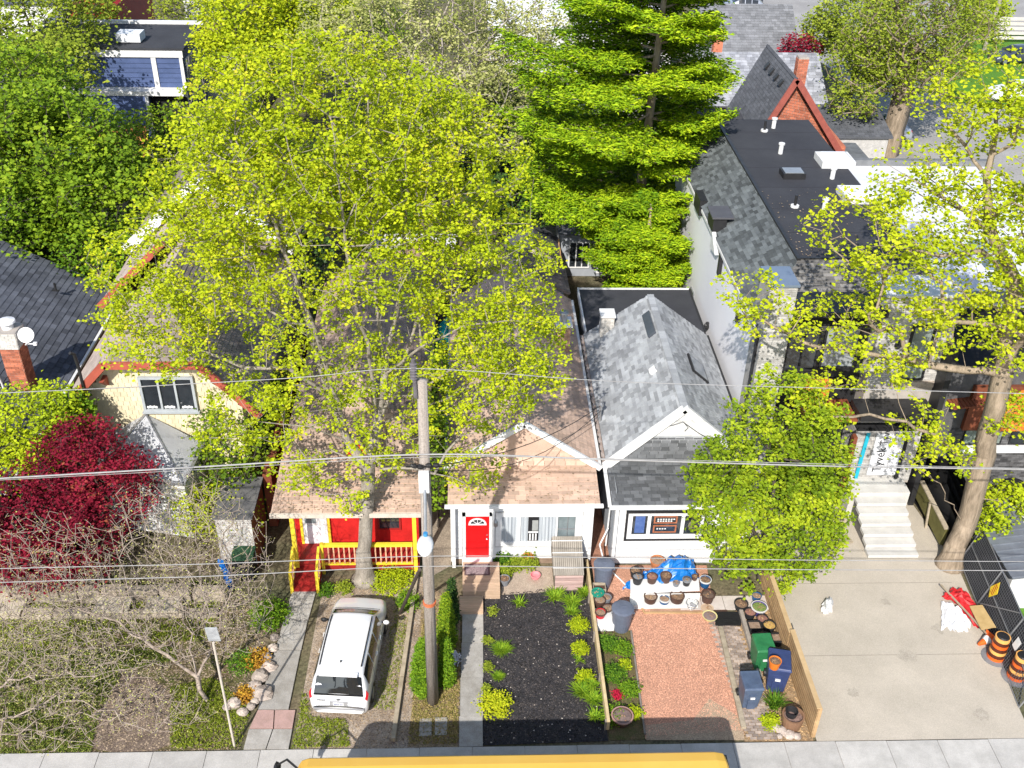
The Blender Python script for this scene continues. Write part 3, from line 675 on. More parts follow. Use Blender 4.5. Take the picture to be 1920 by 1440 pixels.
vp = MB(); c1 = Vector((xm,31.0,zr))-Vector((xm-xl,0,zr-ze)).normalized()*.75; vp.box(c1+Vector((-.03,0,.10)),(.26,.26,.12),ry=-.76); vp.build('roof_vent', white_trim, roof)
# front porch roof + gable infill
pr = slab('porch_roof', [(4.62,26.2,2.98),(9.5,26.2,2.98),(9.5,28.05,3.30),(4.62,28.05,3.30)], porch_grey_shingle, H, .08)
tiles(pr, [(4.62,26.2,2.98),(9.5,26.2,2.98),(9.5,28.05,3.30),(4.62,28.05,3.30)], porch_grey_shingle, .30, .155, maxobj=200, near=(6,26,3))
gi = slab('gable_shingles', [(4.75,27.97,3.29),(9.55,27.97,3.29),(8.2,28.04,4.55),(5.9,28.04,4.55)], porch_grey_shingle, H, .05)
tiles(gi, [(4.75,27.96,3.29),(9.55,27.96,3.29),(8.2,28.03,4.55),(5.9,28.03,4.55)], porch_grey_shingle, .30, .15, maxobj=80)
MB().prism([(6.0,27.99,4.5),(8.06,27.99,4.5),(7.03,27.99,5.45)],(0,.2,0)).build('gable_wall', white_paint, H)
for s in ((xl-.08),(xr+.08)):
    MB().bar((s,27.92,ze-.03),(xm,27.92,zr+.03),.16,.26).build('rake_board', white_trim, H)
b = MB(); b.tube([(6.3,27.9,4.9),(6.7,27.85,5.05),(7.0,27.82,5.2),(7.2,27.83,4.95),(7.1,27.84,4.8)],.012,4); b.tube([(7.0,27.8,5.2),(7.6,27.85,4.7),(8.1,27.85,4.4)],.012,4); b.build('service_cable', black_metal, H)
gutter(H, (4.55,26.14,2.93), (9.6,26.14,2.93)); MB().bb((4.7,26.2,2.8),(9.5,26.59,2.9)).build('soffit', white_trim, H)
gutter(H, (4.54,26.2,2.94), (4.54,28.05,3.2)); gutter(H, (4.54,28.05,3.22), (4.54,36.7,3.22), mat('rusty_gutter',(.45,.40,.37),(.30,.22,.18),.6,4))
gutter(H, (9.76,28.05,3.22), (9.76,36.7,3.22), black_metal)
b = MB(); y = 28.3
while y < 36.5: b.bb((4.47,y,3.17),(4.50,y+.08,3.30)); y += .42
b.build('gutter_clips', black_metal, H, kind='stuff')
b = MB()
for p in ([(4.70,27.0,2.8),(4.72,27.2,1.6),(4.68,27.1,.4)], [(4.70,30,2.9),(4.7,33,2.5),(4.7,36,2.8)], [(4.68,26.9,1.4),(4.4,26.7,.8),(4.6,26.4,.1),(5.0,25.9,.03),(5.3,25.4,.03)]): b.tube(p,.03,6)
b.build('downspout', white_trim, H)
# flat rear roof, parapet
fl = MB().bb((4.72,36.7,3.28),(9.62,40.4,3.42)).build('flat_roof', tar_roof, H)
for p in (((4.66,36.7,3.2),(4.72,40.45,3.50)),((4.72,40.4,3.2),(9.62,40.46,3.48)),((9.62,36.7,3.2),(9.68,40.45,3.46))): MB().bb(*p).build('roof_edge', white_trim if p[0][0] < 5 else black_metal, H)
c = MB().bb((5.15,35.55,3.6),(5.65,36.1,4.75)).build('chimney', mortar, H); bricks(c, 5.15,5.65,35.55,36.1,3.6,4.68,white_brick,faces='flr'); MB().bb((5.1,35.5,4.76),(5.7,36.15,4.84)).build('chimney_cap', white_trim, c)
# window
w = MB()
for p in (((5.18,26.52,1.12),(5.26,26.62,2.42)),((7.85,26.52,1.12),(7.93,26.62,2.42)),((5.26,26.52,1.12),(7.85,26.62,1.20)),((5.26,26.52,2.34),(7.85,26.62,2.42))): w.bb(*p)
wf = w.build('window', black_metal, H)
w = MB()
for a, c in ((5.26,5.42),(5.93,6.05),(7.08,7.20),(7.74,7.85)): w.bb((a,26.54,1.20),(c,26.6,2.34))
for a, c in ((5.42,5.93),(6.05,7.08),(7.20,7.74)): w.bb((a,26.54,1.20),(c,26.6,1.38)); w.bb((a,26.54,2.22),(c,26.6,2.34))
w.build('frame', white_trim, wf)
for a, c in ((5.42,5.93),(6.05,7.08),(7.20,7.74)): MB().bb((a,26.575,1.38),(c,26.588,2.22)).build('pane', glass, wf)
MB().bb((5.52,26.565,1.45),(5.85,26.576,2.18)).build('curtain', mat('blue_cloth',(.05,.10,.28),(.10,.16,.36),.8,5), wf)
for z0, z1 in ((1.45,1.78),(1.86,2.18)):
    s = MB(); s.bb((6.15,26.565,z0),(6.95,26.575,z0+.05)); s.bb((6.15,26.565,z1-.05),(6.95,26.575,z1)); s.bb((6.15,26.565,z0+.05),(6.2,26.575,z1-.05)); s.bb((6.9,26.565,z0+.05),(6.95,26.575,z1-.05)); s.build('sign_board', mat('copper_wood',(.42,.16,.08),(.30,.10,.05),.6,5), wf)
lt = MB()
for r, (z, n) in enumerate(((2.04,7),(1.96,6),(1.62,4))):
    for k in range(n): lt.bb((6.27+k*.09,26.562,z-.02),(6.27+k*.09+.055,26.574,z+.025))
lt.build('lettering', white_trim, wf)
MB().blob((7.47,26.57,1.75),.14,sy=.1,sz=1.4).build('ornament', mat('olive_ornament',(.22,.20,.12),(.14,.12,.08),.8,9), wf)

# ================================================================ PORCH HOUSE (yellow railings, red wall)
H = thing('porch_house', 'brown-roofed house with dark red front wall behind a yellow-railed porch', 'house', (-4.1,33,0))
wallbox(H, -6.1, -1.85, 27.4, 40, 0, 2.82, dark_red_paint); MB().bb((-6.1,27.38,.2),(-1.85,27.4,2.8)).build('wall_boards', mat('bright_red_paint',(.58,.02,.018),(.42,.014,.012),.6,3), H)
xl, xr, xm, ze, zr, yf, ybk = -6.55, -1.55, -4.05, 3.15, 5.0, 29.0, 41.5
rf = MB(); rf.add([(xl,yf,ze),(xm,yf+2.0,zr),(xr,yf,ze),(xl,ybk,ze),(xm,ybk,zr),(xr,ybk,ze),(xl,yf,ze-.14),(xr,yf,ze-.14),(xl,ybk,ze-.14),(xr,ybk,ze-.14)], ((0,1,4,3),(1,2,5,4),(0,2,1),(0,6,7,2),(3,4,5,9,8),(0,3,8,6),(2,7,9,5),(6,8,9,7)), .5)
roof = rf.build('roof', brown_shingle, H)
tiles(roof, [(xr,yf,ze),(xr,ybk,ze),(xm,ybk,zr),(xm,yf+2,zr)], mat('warm_brown_shingle',(.42,.31,.245),(.33,.24,.19),.95,1.1,.3,90,ov=.2,fine=.2), .33, .19)
tiles(roof, [(xl,ybk,ze),(xl,yf,ze),(xm,yf+2,zr),(xm,ybk,zr)], MATS['warm_brown_shingle'], .33, .19)
tiles(roof, [(xl,yf,ze),(xr,yf,ze),(xm,yf+2,zr)], MATS['warm_brown_shingle'], .33, .19)
pr = slab('porch_roof', [(-6.55,26.1,2.8),(-1.6,26.1,2.8),(-1.6,29.0,3.14),(-6.55,29.0,3.14)], tan_shingle, H, .09)
tiles(pr, [(-6.55,26.1,2.8),(-1.6,26.1,2.8),(-1.6,29.0,3.14),(-6.55,29.0,3.14)], tan_shingle, .34, .19, maxobj=250, near=(-6,26,3))
MB().bb((-6.58,26.02,2.66),(-1.57,26.10,2.82)).build('fascia_board', mat('pale_fascia',(.62,.55,.47),(.5,.43,.36),.8,4), H)
dm = MB().prism([(-4.45,28.7,3.2),(-3.5,28.7,3.2),(-3.97,28.7,4.05)],(0,1.6,0)).build('dormer', brown_shingle, H)
MB().prism([(-4.33,28.66,3.22),(-3.62,28.66,3.22),(-3.97,28.66,3.88)],(0,.035,0)).build('dormer_face', MATS['bright_red_paint'], dm)
b = MB()
for k in range(4): b.blob((-4.15+.12*k,28.64,3.4+.12*(k%2)),.05,sy=.3)
b.build('dormer_ornament', yellow_paint, dm)
# porch floor, steps
MB().bb((-6.05,26.25,.15),(-1.8,27.38,.42)).build('porch_floor', dark_red_paint, H)
for k in range(3): MB().bb((-5.98,26.24-.3*(k+1),0),(-5.12,26.24-.3*k-.004,.32-.10*k)).build('step', dark_red_paint, H)
for x0, x1 in ((-6.0,-5.86),(-1.98,-1.85)): MB().bb((x0,26.2,0),(x1,26.34,2.72)).build('porch_post', yellow_paint, H)
MB().bb((-5.1,26.2,0),(-5.0,26.32,1.35)).build('newel_post', yellow_paint, H)
rl = MB(); rl.bb((-5.0,26.2,1.22),(-2.0,26.32,1.33)); rl.bb((-5.0,26.22,.40),(-2.0,26.30,.46)); R = rl.build('railing', yellow_paint, H)
bl = ubox('baluster', orange_paint); x = -4.86
while x < -2.02: boxpiece('baluster', bl, R, (x,26.235,.46),(x+.045,26.28,1.22)); x += .175
for xx in (-6.0, -5.14):
    r = MB(); r.bar((xx,26.2,1.25),(xx,25.35,.85),.08,.09); r.bb((xx-.05,25.3,0),(xx+.05,25.4,.95)); r.bar((xx,26.2,.5),(xx,25.4,.2),.05,.05)
    rr_ = r.build('stair_railing', yellow_paint, H)
    for k in range(4): boxpiece('baluster', ubox('baluster', yellow_paint) if k == 0 and xx == -6.0 else bl, rr_, (xx-.02,26.05-k*.18,.42-.08*k),(xx+.02,26.09-k*.18,1.2-.085*k))
# door and windows on the porch wall
D = MB().bb((-5.80,27.30,.42),(-4.98,27.37,2.35)).build('door', white_trim, H); MB().bb((-5.72,27.285,1.35),(-5.35,27.30,2.25)).build('pane', MATS['hazy_glass'], D)
MB().bb((-5.72,27.28,.50),(-5.06,27.30,1.2)).build('door_panel', white_stucco, D)
for a in (-5.90,-4.97): MB().bb((a,27.28,.42),(a+.09,27.38,2.45)).build('door_frame', yellow_paint, H)
wf = win(H, -3.25, -2.45, 1.0, 2.35, 27.38, 1, dark_red_paint, .06, .06)
MB().bb((-4.85,27.0,.42),(-3.3,27.36,.85)).build('bench', mat('brown_bench',(.30,.20,.13),(.22,.15,.1),.7,4), H) if False else None

# ================================================================ CREAM SHINGLED HOUSE
H = thing('cream_house', 'cream shingle-clad house with red-brown bargeboards and steep brown roof', 'house', (-10.7,36,0))
wallbox(H, -13.3, -8.0, 30.05, 46, 0, 4.6, cream_shingle)
tiles(H, [(-13.3,30.04,.2),(-8.0,30.04,.2),(-8.0,30.04,5.0),(-9.0,30.04,6.2),(-12.1,30.04,6.2),(-13.3,30.04,4.9)], cream_shingle, .22, .19, name='wall_shingle', gap=.006, lift=.012, thick=.004, maxobj=290, near=(-10.5,30,5.5))
MB().prism([(-13.3,30.06,4.6),(-8.0,30.06,4.6),(-9.0,30.06,6.2),(-12.1,30.06,6.2)],(0,.2,0)).build('gable_wall', cream_shingle, H)
xl, xr, xm, ze, zr, yf = -14.15, -7.35, -10.6, 4.35, 8.15, 29.55; sl_ = (zr-ze)/(xm-xl)
zc = 6.42; xa = xl+(zc-ze)/sl_; xb = xr-(zc-ze)/((zr-ze)/(xr-xm)); yh = yf+2.2; ybk = 46
vs = [(xl,yf,ze),(xa,yf,zc),(xm,yh,zr),(xb,yf,zc),(xr,yf,ze),(xl,ybk,ze),(xm,ybk,zr),(xr,ybk,ze)]
t = MB(); t.add(vs+[(v[0],v[1],v[2]-.16) for v in vs], ((0,1,2,6,5),(1,3,2),(3,4,7,6,2),(8,13,14,10,9),(9,10,11),(11,10,14,15,12),(0,5,13,8),(4,12,15,7),(0,8,9,1),(1,9,11,3),(3,11,12,4),(5,6,14,13),(6,7,15,14)), .5)
roof = t.build('roof', brown_shingle, H)
grb = mat('grey_brown_shingle',(.28,.235,.205),(.21,.175,.155),.95,1.1,.3,90,ov=.2,fine=.18)
tiles(roof, [(xl,ybk,ze),(xl,yf,ze),(xa,yf,zc),(xm,yh,zr),(xm,ybk,zr)], mat('light_brown_shingle',(.46,.38,.325),(.38,.31,.265),.95,1.1,.3,90,ov=.14,fine=.12), .32, .18)
tiles(roof, [(xr,yf,ze),(xr,ybk,ze),(xm,ybk,zr),(xm,yh,zr),(xb,yf,zc)], grb, .32, .18, maxobj=100, near=(-8,30,5))
tiles(roof, [(xa,yf,zc),(xb,yf,zc),(xm,yh,zr)], grb, .32, .18)
for s, e in (((xl-.05,yf-.06,ze-.06),(xa,yf-.06,zc-.03)),((xr+.05,yf-.06,ze-.06),(xb,yf-.06,zc-.03)),((xa,yf-.06,zc-.06),(xb,yf-.06,zc-.06))): MB().bar(s,e,.10,.26).build('bargeboard', red_fascia, H)
MB().bb((xa+.05,29.98,6.0),(xb-.05,30.03,6.24)).build('frieze_board', red_fascia, H)
for xx, zz in ((-13.5,4.55),(-12.45,5.65),(-8.75,5.65),(-7.95,4.75)): MB().prism([(xx-.07,30.02,zz-.42),(xx-.07,29.55,zz),(xx-.07,30.02,zz)],(.14,0,0)).build('bracket', red_fascia, H)
win(H, -11.36, -9.5, 4.2, 5.62, 30.0, 3, mat('grey_window_frame',(.42,.45,.47),(.34,.37,.39),.6,3), .09, .10, sill=True)
b = MB()
for k in range(3):
    xx = -11.2+.6*k
    for q in range(5): b.blob((xx+.07*q,29.96,4.36+.02*(q%2)),.05,sy=.2)
b.build('window_clutter', white_trim, H)
# left dormer wing further back
wd = slab('side_wing_roof', [(-14.3,42.5,5.3),(-14.3,35.6,5.3),(-11.5,35.6,8.0),(-11.5,42.5,8.0)], MATS['light_brown_shingle'], H, .16)
tiles(wd, [(-14.3,42.5,5.3),(-14.3,35.6,5.3),(-11.5,35.6,8.0),(-11.5,42.5,8.0)], MATS['light_brown_shingle'], .32, .18)
MB().bar((-14.35,35.54,5.22),(-11.5,35.54,7.96),.10,.26).build('bargeboard', red_fascia, H)
wallbox(H, -13.7, -11.0, 35.8, 42.4, 4.2, 5.35, mat('brown_wall',(.16,.10,.07),(.11,.07,.05),.8,3))
# rear cross gable with white boards
for s, e in (((-14.0,38.5,6.2),(-10.6,38.5,9.2)),((-7.2,38.5,6.2),(-10.6,38.5,9.2))): MB().bar(s,e,.14,.42).build('white_bargeboard', white_trim, H)
rg = MB(); rg.add([(-14,38.6,6.2),(-10.6,38.6,9.2),(-7.2,38.6,6.2),(-14,46,6.2),(-10.6,46,9.2),(-7.2,46,6.2)],((0,1,4,3),(1,2,5,4),(0,2,1),(3,4,5)),.5); rg.build('rear_roof', grb, H)
# bay window with metal hip roof
A = Vector((-11.35,30.0,4.05)); tip = G(345,910,2.9); R_ = G(375,838,3.1); L_ = G(198,815,3.1); Lf = G(225,905,2.9)
bw = MB(); pts = [(-13.0,30.0),(-12.6,28.4),(tip.x-.1,tip.y+.3),(-9.6,30.0)]; bw.prism([(p[0],p[1],.3) for p in pts],(0,0,2.6)); bay = bw.build('bay_window', white_paint, H)
zz = 2.95; ring = [(-13.15,30.0,zz),(-12.7,28.1,zz),(tip.x,tip.y,zz),(-9.45,29.75,zz)]
for a, c in zip(ring[:-1], ring[1:]): q = MB(); q.add([a,c,tuple(A)],((0,1,2),),.5); q.prism([a,c,tuple(A)],(0,0,-.05)); q.build('roof_panel', metal_roof, bay)
MB().bar(A, ring[1], .10,.06).build('roof_seam', metal_grey, bay); MB().bar(A, ring[2], .06,.05).build('roof_seam', metal_grey, bay)
MB().bar(ring[2], ring[3], .12,.10).build('gutter', metal_grey, bay); MB().bar(ring[1], ring[2], .12,.10).build('gutter', metal_grey, bay)
for k in range(2): win(bay, -12.3+k*1.2, -11.3+k*1.2, 1.2, 2.6, 28.1, 1) if False else None
# service mast on the wall
MB().tube([(-13.0,29.4,3.0),(-13.0,29.4,6.4),(-13.02,29.35,6.9),(-13.1,29.25,7.0)],.055,8).build('service_mast', black_metal, H)

# ================================================================ SLATE ROOF HOUSE at far left
H = thing('slate_roof_house', 'dark slate-blue shingled house at the left edge with a tall brick chimney', 'house', (-20,35,0))
wallbox(H, -26, -15.8, 27.2, 40.6, 0, 2.95, mat('brown_brick',(.22,.13,.09),(.16,.09,.06),.9,3))  # plain dull brown brick tone
rp = [(-15.4,40.9,3.0),(-15.4,27.0,3.0),(-21.2,27.0,6.1),(-21.2,40.9,6.1)]
rp = [(-15.4,27.0,3.0),(-15.4,40.9,3.0),(-21.2,40.9,6.1),(-21.2,27.0,6.1)]
rs = slab('roof', rp, slate_shingle, H, .12); tiles(rs, rp, slate_shingle, .33, .24, maxobj=295, near=(-16,34,3))
rp2 = [(-27,40.9,3.0),(-27,27.0,3.0),(-21.2,27.0,6.1),(-21.2,40.9,6.1)]; r2 = slab('roof', rp2, slate_shingle, H, .12); tiles(r2, rp2, slate_shingle, .33, .24)
gutter(H, (-15.32,27,2.95), (-15.32,41,2.95))
for px, py in ((105,545),(22,520)):
    p = G(px,py,4.3); MB().tube([p,p+Vector((0,0,.35))],.05,8).build('vent_pipe', black_metal, H); MB().bar(p+Vector((-.14,0,.02)),p+Vector((.14,-.05,.02)),.1,.04).build('vent_flashing', black_metal, H)
c = MB().bb((-16.85,32.2,2.8),(-16.2,32.9,5.35)).build('chimney', mortar, H); bricks(c,-16.85,-16.2,32.2,32.9,2.9,5.35,red_brick,faces='flr',bw=.24,bh=.09)
w = MB().bb((-16.89,32.16,5.35),(-16.16,32.94,6.0)).build('chimney_top', mortar, c); bricks(w,-16.99,-16.06,32.06,33.04,5.16,5.84,white_brick,faces='flr',bw=.24,bh=.09) if False else bricks(c,-16.89,-16.16,32.16,32.94,5.36,5.99,white_brick,faces='flr',bw=.24,bh=.09,name='white_bricks')
MB().lathe((-16.55,32.6,6.0),[(.2,0),(.18,.22),(.32,.24),(.30,.30),(.1,.36)],14).build('chimney_cap', metal_roof, c)
ds = MB(); ds.lathe((0,0,0),[(.02,-.08),(.18,-.05),(.33,.03),(.36,.08),(.34,.08),(.17,-.02),(.01,-.05)],20,cap=False); R = Matrix.Rotation(radians(62),3,'X') @ Matrix.Rotation(radians(8),3,'Y'); cc = Vector((-15.85,32.35,5.85))
ds.v = [tuple(R @ (Vector(v)*.78)+cc) for v in ds.v]
dish = ds.build('satellite_dish', mat('dish_white',(.78,.78,.79),(.72,.72,.74),.4), smooth=True); tag(dish, 'round white satellite dish fixed beside the brick chimney top', 'satellite dish')
b = MB(); b.tube([(-16.05,32.5,5.35),(-15.8,32.4,5.6)],.03,6); b.tube([(-15.85,32.32,5.5),(-15.45,31.95,5.72)],.025,6); b.box((-15.42,31.93,5.74),(.12,.1,.1)); b.build('dish_arm', MATS['dish_white'], dish)
an = MB(); an.tube([(-16.9,31.9,2.6),(-16.95,31.85,4.1),(-16.98,31.8,4.5),(-17.15,31.78,4.55),(-17.2,31.76,4.2)],.035,7); tag(an.build('vent_mast', white_trim), 'bent white service mast rising beside the red brick chimney', 'mast')
# ================================================================ MODERN INFILL HOUSE
H = thing('modern_house', 'tall modern house with white stucco side wall and black flat roof with vents', 'house', (13,38,0))
MB().bb((10.0,31.7,0),(16.4,47.6,7.0)).build('wall', white_stucco, H); MB().bb((10.0,31.6,0),(10.9,31.7,7.0)).build('wall_return', white_stucco, H)
MB().bb((9.97,30.38,0),(10.9,31.6,8.9)).build('front_pier', pale_brick, H)
bricks(H, 9.97, 10.9, 30.38, 31.6, 0.1, 8.9, pale_brick, faces='fr', bw=.3, bh=.085)
MB().bb((9.93,30.3,8.9),(10.95,31.7,8.99)).build('coping', mat('blue_grey_coping',(.24,.30,.40),(.20,.26,.35),.4,1,metal=.4), H)
# mansard slope + flat roof
xl = 9.9; P1 = [(xl,30.9,7.02),(xl,47.6,7.02),(11.8,47.6,8.42),(11.8,33.4,8.42)]
P1 = [(xl,47.6,7.02),(xl,30.9,7.02),(11.8,33.4,8.42),(11.8,47.6,8.42)]
r1 = slab('roof', P1, green_shingle, H, .12); tiles(r1, P1, green_shingle, .30, .15, maxobj=290, near=(11,32,7))
P2 = [(xl,30.9,7.02),(16.6,30.9,7.02),(16.6,33.4,8.42),(11.8,33.4,8.42)]
r2 = slab('roof', P2, green_shingle, H, .12); tiles(r2, P2, mat('worn_grey_shingle',(.22,.21,.20),(.14,.135,.13),.95,1.1,.3,90,ov=.35,fine=.2), .30, .15)
fr_ = MB().bb((11.82,33.42,7.0),(16.3,48.4,8.44)).build('flat_roof', tar_roof, H)
for k in range(6): MB().bb((11.9,35.6+k*2.2,8.441),(16.25,35.64+k*2.2,8.447)).build('felt_seam', mat('felt_seam_m',(.030,.030,.036),(.04,.04,.046),.7,2), H)
MB().bb((11.72,33.3,8.42),(11.86,48.5,8.50)).build('roof_edge', black_metal, H)
MB().bb((11.86,33.34,8.445),(16.3,33.46,8.49)).build('roof_edge', black_metal, H)
MB().bb((9.86,31.0,6.88),(9.98,41.0,7.0)).build('gutter', white_trim, H); MB().bb((9.86,42.6,6.88),(9.98,47.6,7.0)).build('gutter', white_trim, H)
# wall dormer / notch
d = MB(); d.bb((9.80,38.4,7.15),(10.35,39.4,7.75)); d.build('wall_dormer', black_metal, H)
MB().bb((9.72,38.3,7.75),(10.6,39.5,7.82)).build('dormer_roof', mat('dark_grey_metal',(.10,.10,.11),(.08,.08,.09),.5,2), H)
MB().prism([(9.78,38.3,7.2),(9.78,37.4,6.6),(9.78,38.4,6.5)],(.15,0,0)).build('dormer_bracket', white_trim, H)
MB().bb((9.82,41.2,6.6),(10.15,42.4,7.3)).build('roof_notch', black_metal, H)
MB().bb((9.84,36.8,6.0),(9.99,37.0,6.9)).build('wall_light', black_metal, H)
for y_, z_ in ((37.6,3.2),(33.3,6.0)): MB().blob((9.92,y_,z_),.13,sz=1.4).build('wall_vent', black_metal, H)
MB().bb((9.94,40.8,2.2),(10.0,41.5,3.0)).build('meter_box', metal_grey, H)
MB().bb((9.90,30.62,0),(9.99,30.82,6.9)).build('downspout', black_metal, H)
# roof vents, skylights
for px, py, k in ((1433,246,1),(1450,240,0),(1463,288,0),(1560,335,0),(1490,388,1),(1545,393,0)):
    p = G(px, py, 8.45); b = MB(); b.cyl(p, .10 if not k else .06, .45 if not k else .5); 
    if not k: b.cyl(p+Vector((0,0,.42)), .14, .07)
    v = b.build('roof_vent', white_trim if not k else black_metal, H)
    if k: MB().cyl(p, .17, .08).build('vent_collar', white_trim, v)
p = G(1485,330,8.45); b = MB().box(p+Vector((0,0,.12)),(.95,.75,.24)).build('skylight', black_metal, H); MB().box(p+Vector((0,0,.25)),(.8,.6,.03)).build('pane', MATS['grey_pane'], b)
for px, py in ((1565,300),(1610,365)):
    p = G(px,py,8.6); b = MB(); b.box(p,(1.45,1.25,.30)); s = b.build('skylight', white_trim, H)
    q = MB(); c = p+Vector((0,0,.15)); q.add([c+Vector((x*.66,y*.56,0)) for x, y in ((-1,-1),(1,-1),(1,1),(-1,1))]+[c+Vector((x*.5,y*.38,.10)) for x, y in ((-1,-1),(1,-1),(1,1),(-1,1))], ((0,1,5,4),(1,2,6,5),(2,3,7,6),(3,0,4,7),(4,5,6,7)),.5); q.build('dome', mat('white_dome',(.80,.81,.83),(.74,.75,.77),.2,1), s)
# front facade: black glazed bay, pale brick tower, canopies
fy = 31.0
MB().bb((10.9,fy,0),(14.0,fy+.6,8.0)).build('facade_panel', black_metal, H); MB().bb((10.9,fy-.9,7.85),(14.1,fy+.6,8.05)).build('roof_overhang', black_metal, H)
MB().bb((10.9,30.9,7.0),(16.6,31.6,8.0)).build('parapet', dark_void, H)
win(H, 11.1, 12.3, 5.2, 7.4, fy, 2, black_metal, .08, .08); win(H, 12.4, 13.7, 5.3, 7.6, fy, 1, black_metal, .08, .08, pm=mat('reflective_glass',(.25,.27,.28),(.38,.40,.41),.12,.8,spec=.9))
tw = MB().bb((14.0,30.3,3.2),(16.6,31.7,8.55)).build('brick_tower', mortar, H)
bricks(tw, 14.0, 16.6, 30.3, 31.7, 5.0, 8.5, pale_brick, faces='flr', bw=.3, bh=.085, name='bricks')
MB().bb((13.95,30.25,8.55),(16.65,31.75,8.63)).build('coping', white_trim, H)
win(H, 15.1, 15.95, 5.25, 7.5, 30.27, 1, black_metal, .09, .05, pm=mat('sage_glass',(.24,.28,.25),(.16,.19,.17),.15,1,spec=.8))
MB().bb((14.85,30.22,4.95),(16.4,30.29,5.2)).build('lintel', pale_stone, H)
MB().blob((14.75,30.25,6.7),.12,sz=1.5).build('wall_light', black_metal, H)
MB().bb((13.6,29.2,4.2),(16.3,30.3,4.42)).build('canopy', black_metal, H)
MB().bb((10.9,fy-.1,2.2),(13.8,fy,4.9)).build('recess_shade_panel', dark_void, H)  # near-black panel on the facade; the shade of the recess is its colour
ow = ubox('soffit_board', orange_wood)
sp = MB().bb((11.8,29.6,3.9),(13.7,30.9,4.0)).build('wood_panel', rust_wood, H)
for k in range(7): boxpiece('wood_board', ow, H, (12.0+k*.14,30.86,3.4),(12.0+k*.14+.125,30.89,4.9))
# door bay wrapped in house wrap
MB().bb((13.9,29.9,.9),(16.3,31.3,3.3)).build('entry_bay', mortar, H); bricks(H, 13.9, 16.3, 29.9, 31.3, 1.0, 3.3, pale_brick, faces='flr', bw=.3, bh=.085)
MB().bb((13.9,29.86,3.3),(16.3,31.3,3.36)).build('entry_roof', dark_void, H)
wr = MB().bb((14.62,29.78,1.35),(15.68,29.86,3.2)).build('house_wrap', mat('white_wrap',(.72,.73,.75),(.64,.65,.68),.5,2), H)
def text(txt, name, loc, size, m, parent, rot=(pi/2,0,0), ext=.004):
    cu = bpy.data.curves.new(name, 'FONT'); cu.body = txt; cu.size = size; cu.extrude = ext; o = bpy.data.objects.new(name, cu); COL.objects.link(o)
    me = None; dg = bpy.context.evaluated_depsgraph_get(); me = bpy.data.meshes.new_from_object(o.evaluated_get(dg)); bpy.data.objects.remove(o)
    o = bpy.data.objects.new(name, me); COL.objects.link(o); me.materials.append(m); o.parent = parent; o.location = Vector(loc)-(root_loc(parent) if parent else Vector()); o.rotation_euler = rot; return o
text('Tyvek', 'lettering', (15.08,29.774,1.50), .46, black_metal, wr, (pi/2,-pi/2,0)); text('Tyvek', 'lettering', (15.08,29.774,2.72), .40, black_metal, wr, (pi/2,-pi/2,0))
text('HomeWrap', 'lettering', (15.36,29.774,1.50), .22, metal_grey, wr, (pi/2,-pi/2,0))
MB().bb((15.70,29.74,1.1),(15.80,29.86,3.0)).build('door_frame', black_metal, H)
MB().bar((14.22,29.8,.25),(14.30,29.8,3.25),.13,.05,up=(0,1,0)).build('tape_strip', mat('cyan_tape',(.02,.42,.55),(.015,.34,.46),.5,4), H)
MB().bb((13.72,29.6,.1),(13.86,29.86,3.2)).build('timber_post', rust_wood, H)
MB().bb((13.8,28.95,.0),(16.0,29.88,1.19)).build('landing', stepstone, H)
for k in range(6):
    y1 = 28.94-k*.36; z = 1.04-k*.172
    MB().bb((13.95,y1-.41,z-.13),(15.75,y1,z)).build('step', stepstone, H)
st = MB(); st.prism([(14.0,28.94,0),(14.0,28.94,.9),(14.0,27.0,.02),(14.0,26.9,0)],(1.7,0,0)); st.build('stair_base', mat('dark_concrete',(.18,.17,.16),(.12,.115,.11),.9,3), H)
MB().bb((16.42,29.6,.0),(16.62,45,6.9)).build('party_wall', black_metal, H)
T = thing('lumber_offcuts', 'pale lumber offcuts dumped left of the cast concrete steps', 'lumber', (13.2,28,0))
for c_, d_, r_ in (((13.2,27.6,.12),(.8,.5,.05),.3),((13.0,28.0,.1),(.9,.1,.06),.6),((13.4,28.6,.2),(.5,.4,.3),0)): MB().box(c_,d_,rz=r_).build('offcut', lumber, T)

# ================================================================ DARK BRICK HOUSE (right edge)
H = thing('dark_brick_house', 'dark brick house at the right edge with orange cedar balcony', 'house', (20,36,0))
MB().bb((16.9,30.5,0),(26,49.6,5.6)).build('wall', dark_brick, H); bricks(H, 17.7, 23.5, 30.5, 30.6, .2, 3.0, dark_brick, faces='f', bw=.28, bh=.09)
wh = MB().bb((16.75,34.9,5.6),(26,48.9,6.0)).build('flat_roof', white_roof, H)
for p in (((16.6,34.7,5.9),(26,34.95,6.3)),((16.6,34.9,5.9),(16.8,49.0,6.3)),((16.8,48.7,5.9),(26,49.0,6.3))): MB().bb(*p).build('parapet', mat('grey_coping',(.20,.205,.21),(.15,.155,.16),.6,2), H)
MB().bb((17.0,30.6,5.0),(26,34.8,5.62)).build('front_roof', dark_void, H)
for yy in (38.5,42,45.5): MB().bb((16.9,yy,6.001),(25.9,yy+.03,6.012)).build('membrane_seam', MATS['grey_coping'], H)
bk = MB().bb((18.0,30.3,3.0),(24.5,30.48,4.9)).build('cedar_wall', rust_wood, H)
obj_w = ubox('cedar_board', orange_wood)
for k in range(34): boxpiece('cedar_board', obj_w, H, (18.55+k*.16,30.24,3.0),(18.55+k*.16+.15,30.29,3.95+min(k,8)*.12))
for k in range(10): boxpiece('soffit_board', ubox('soffit_board2', rust_wood), H, (17.2+k*.13,29.9,4.2+k*.02),(17.2+k*.13+.12,31.0,4.25+k*.02))
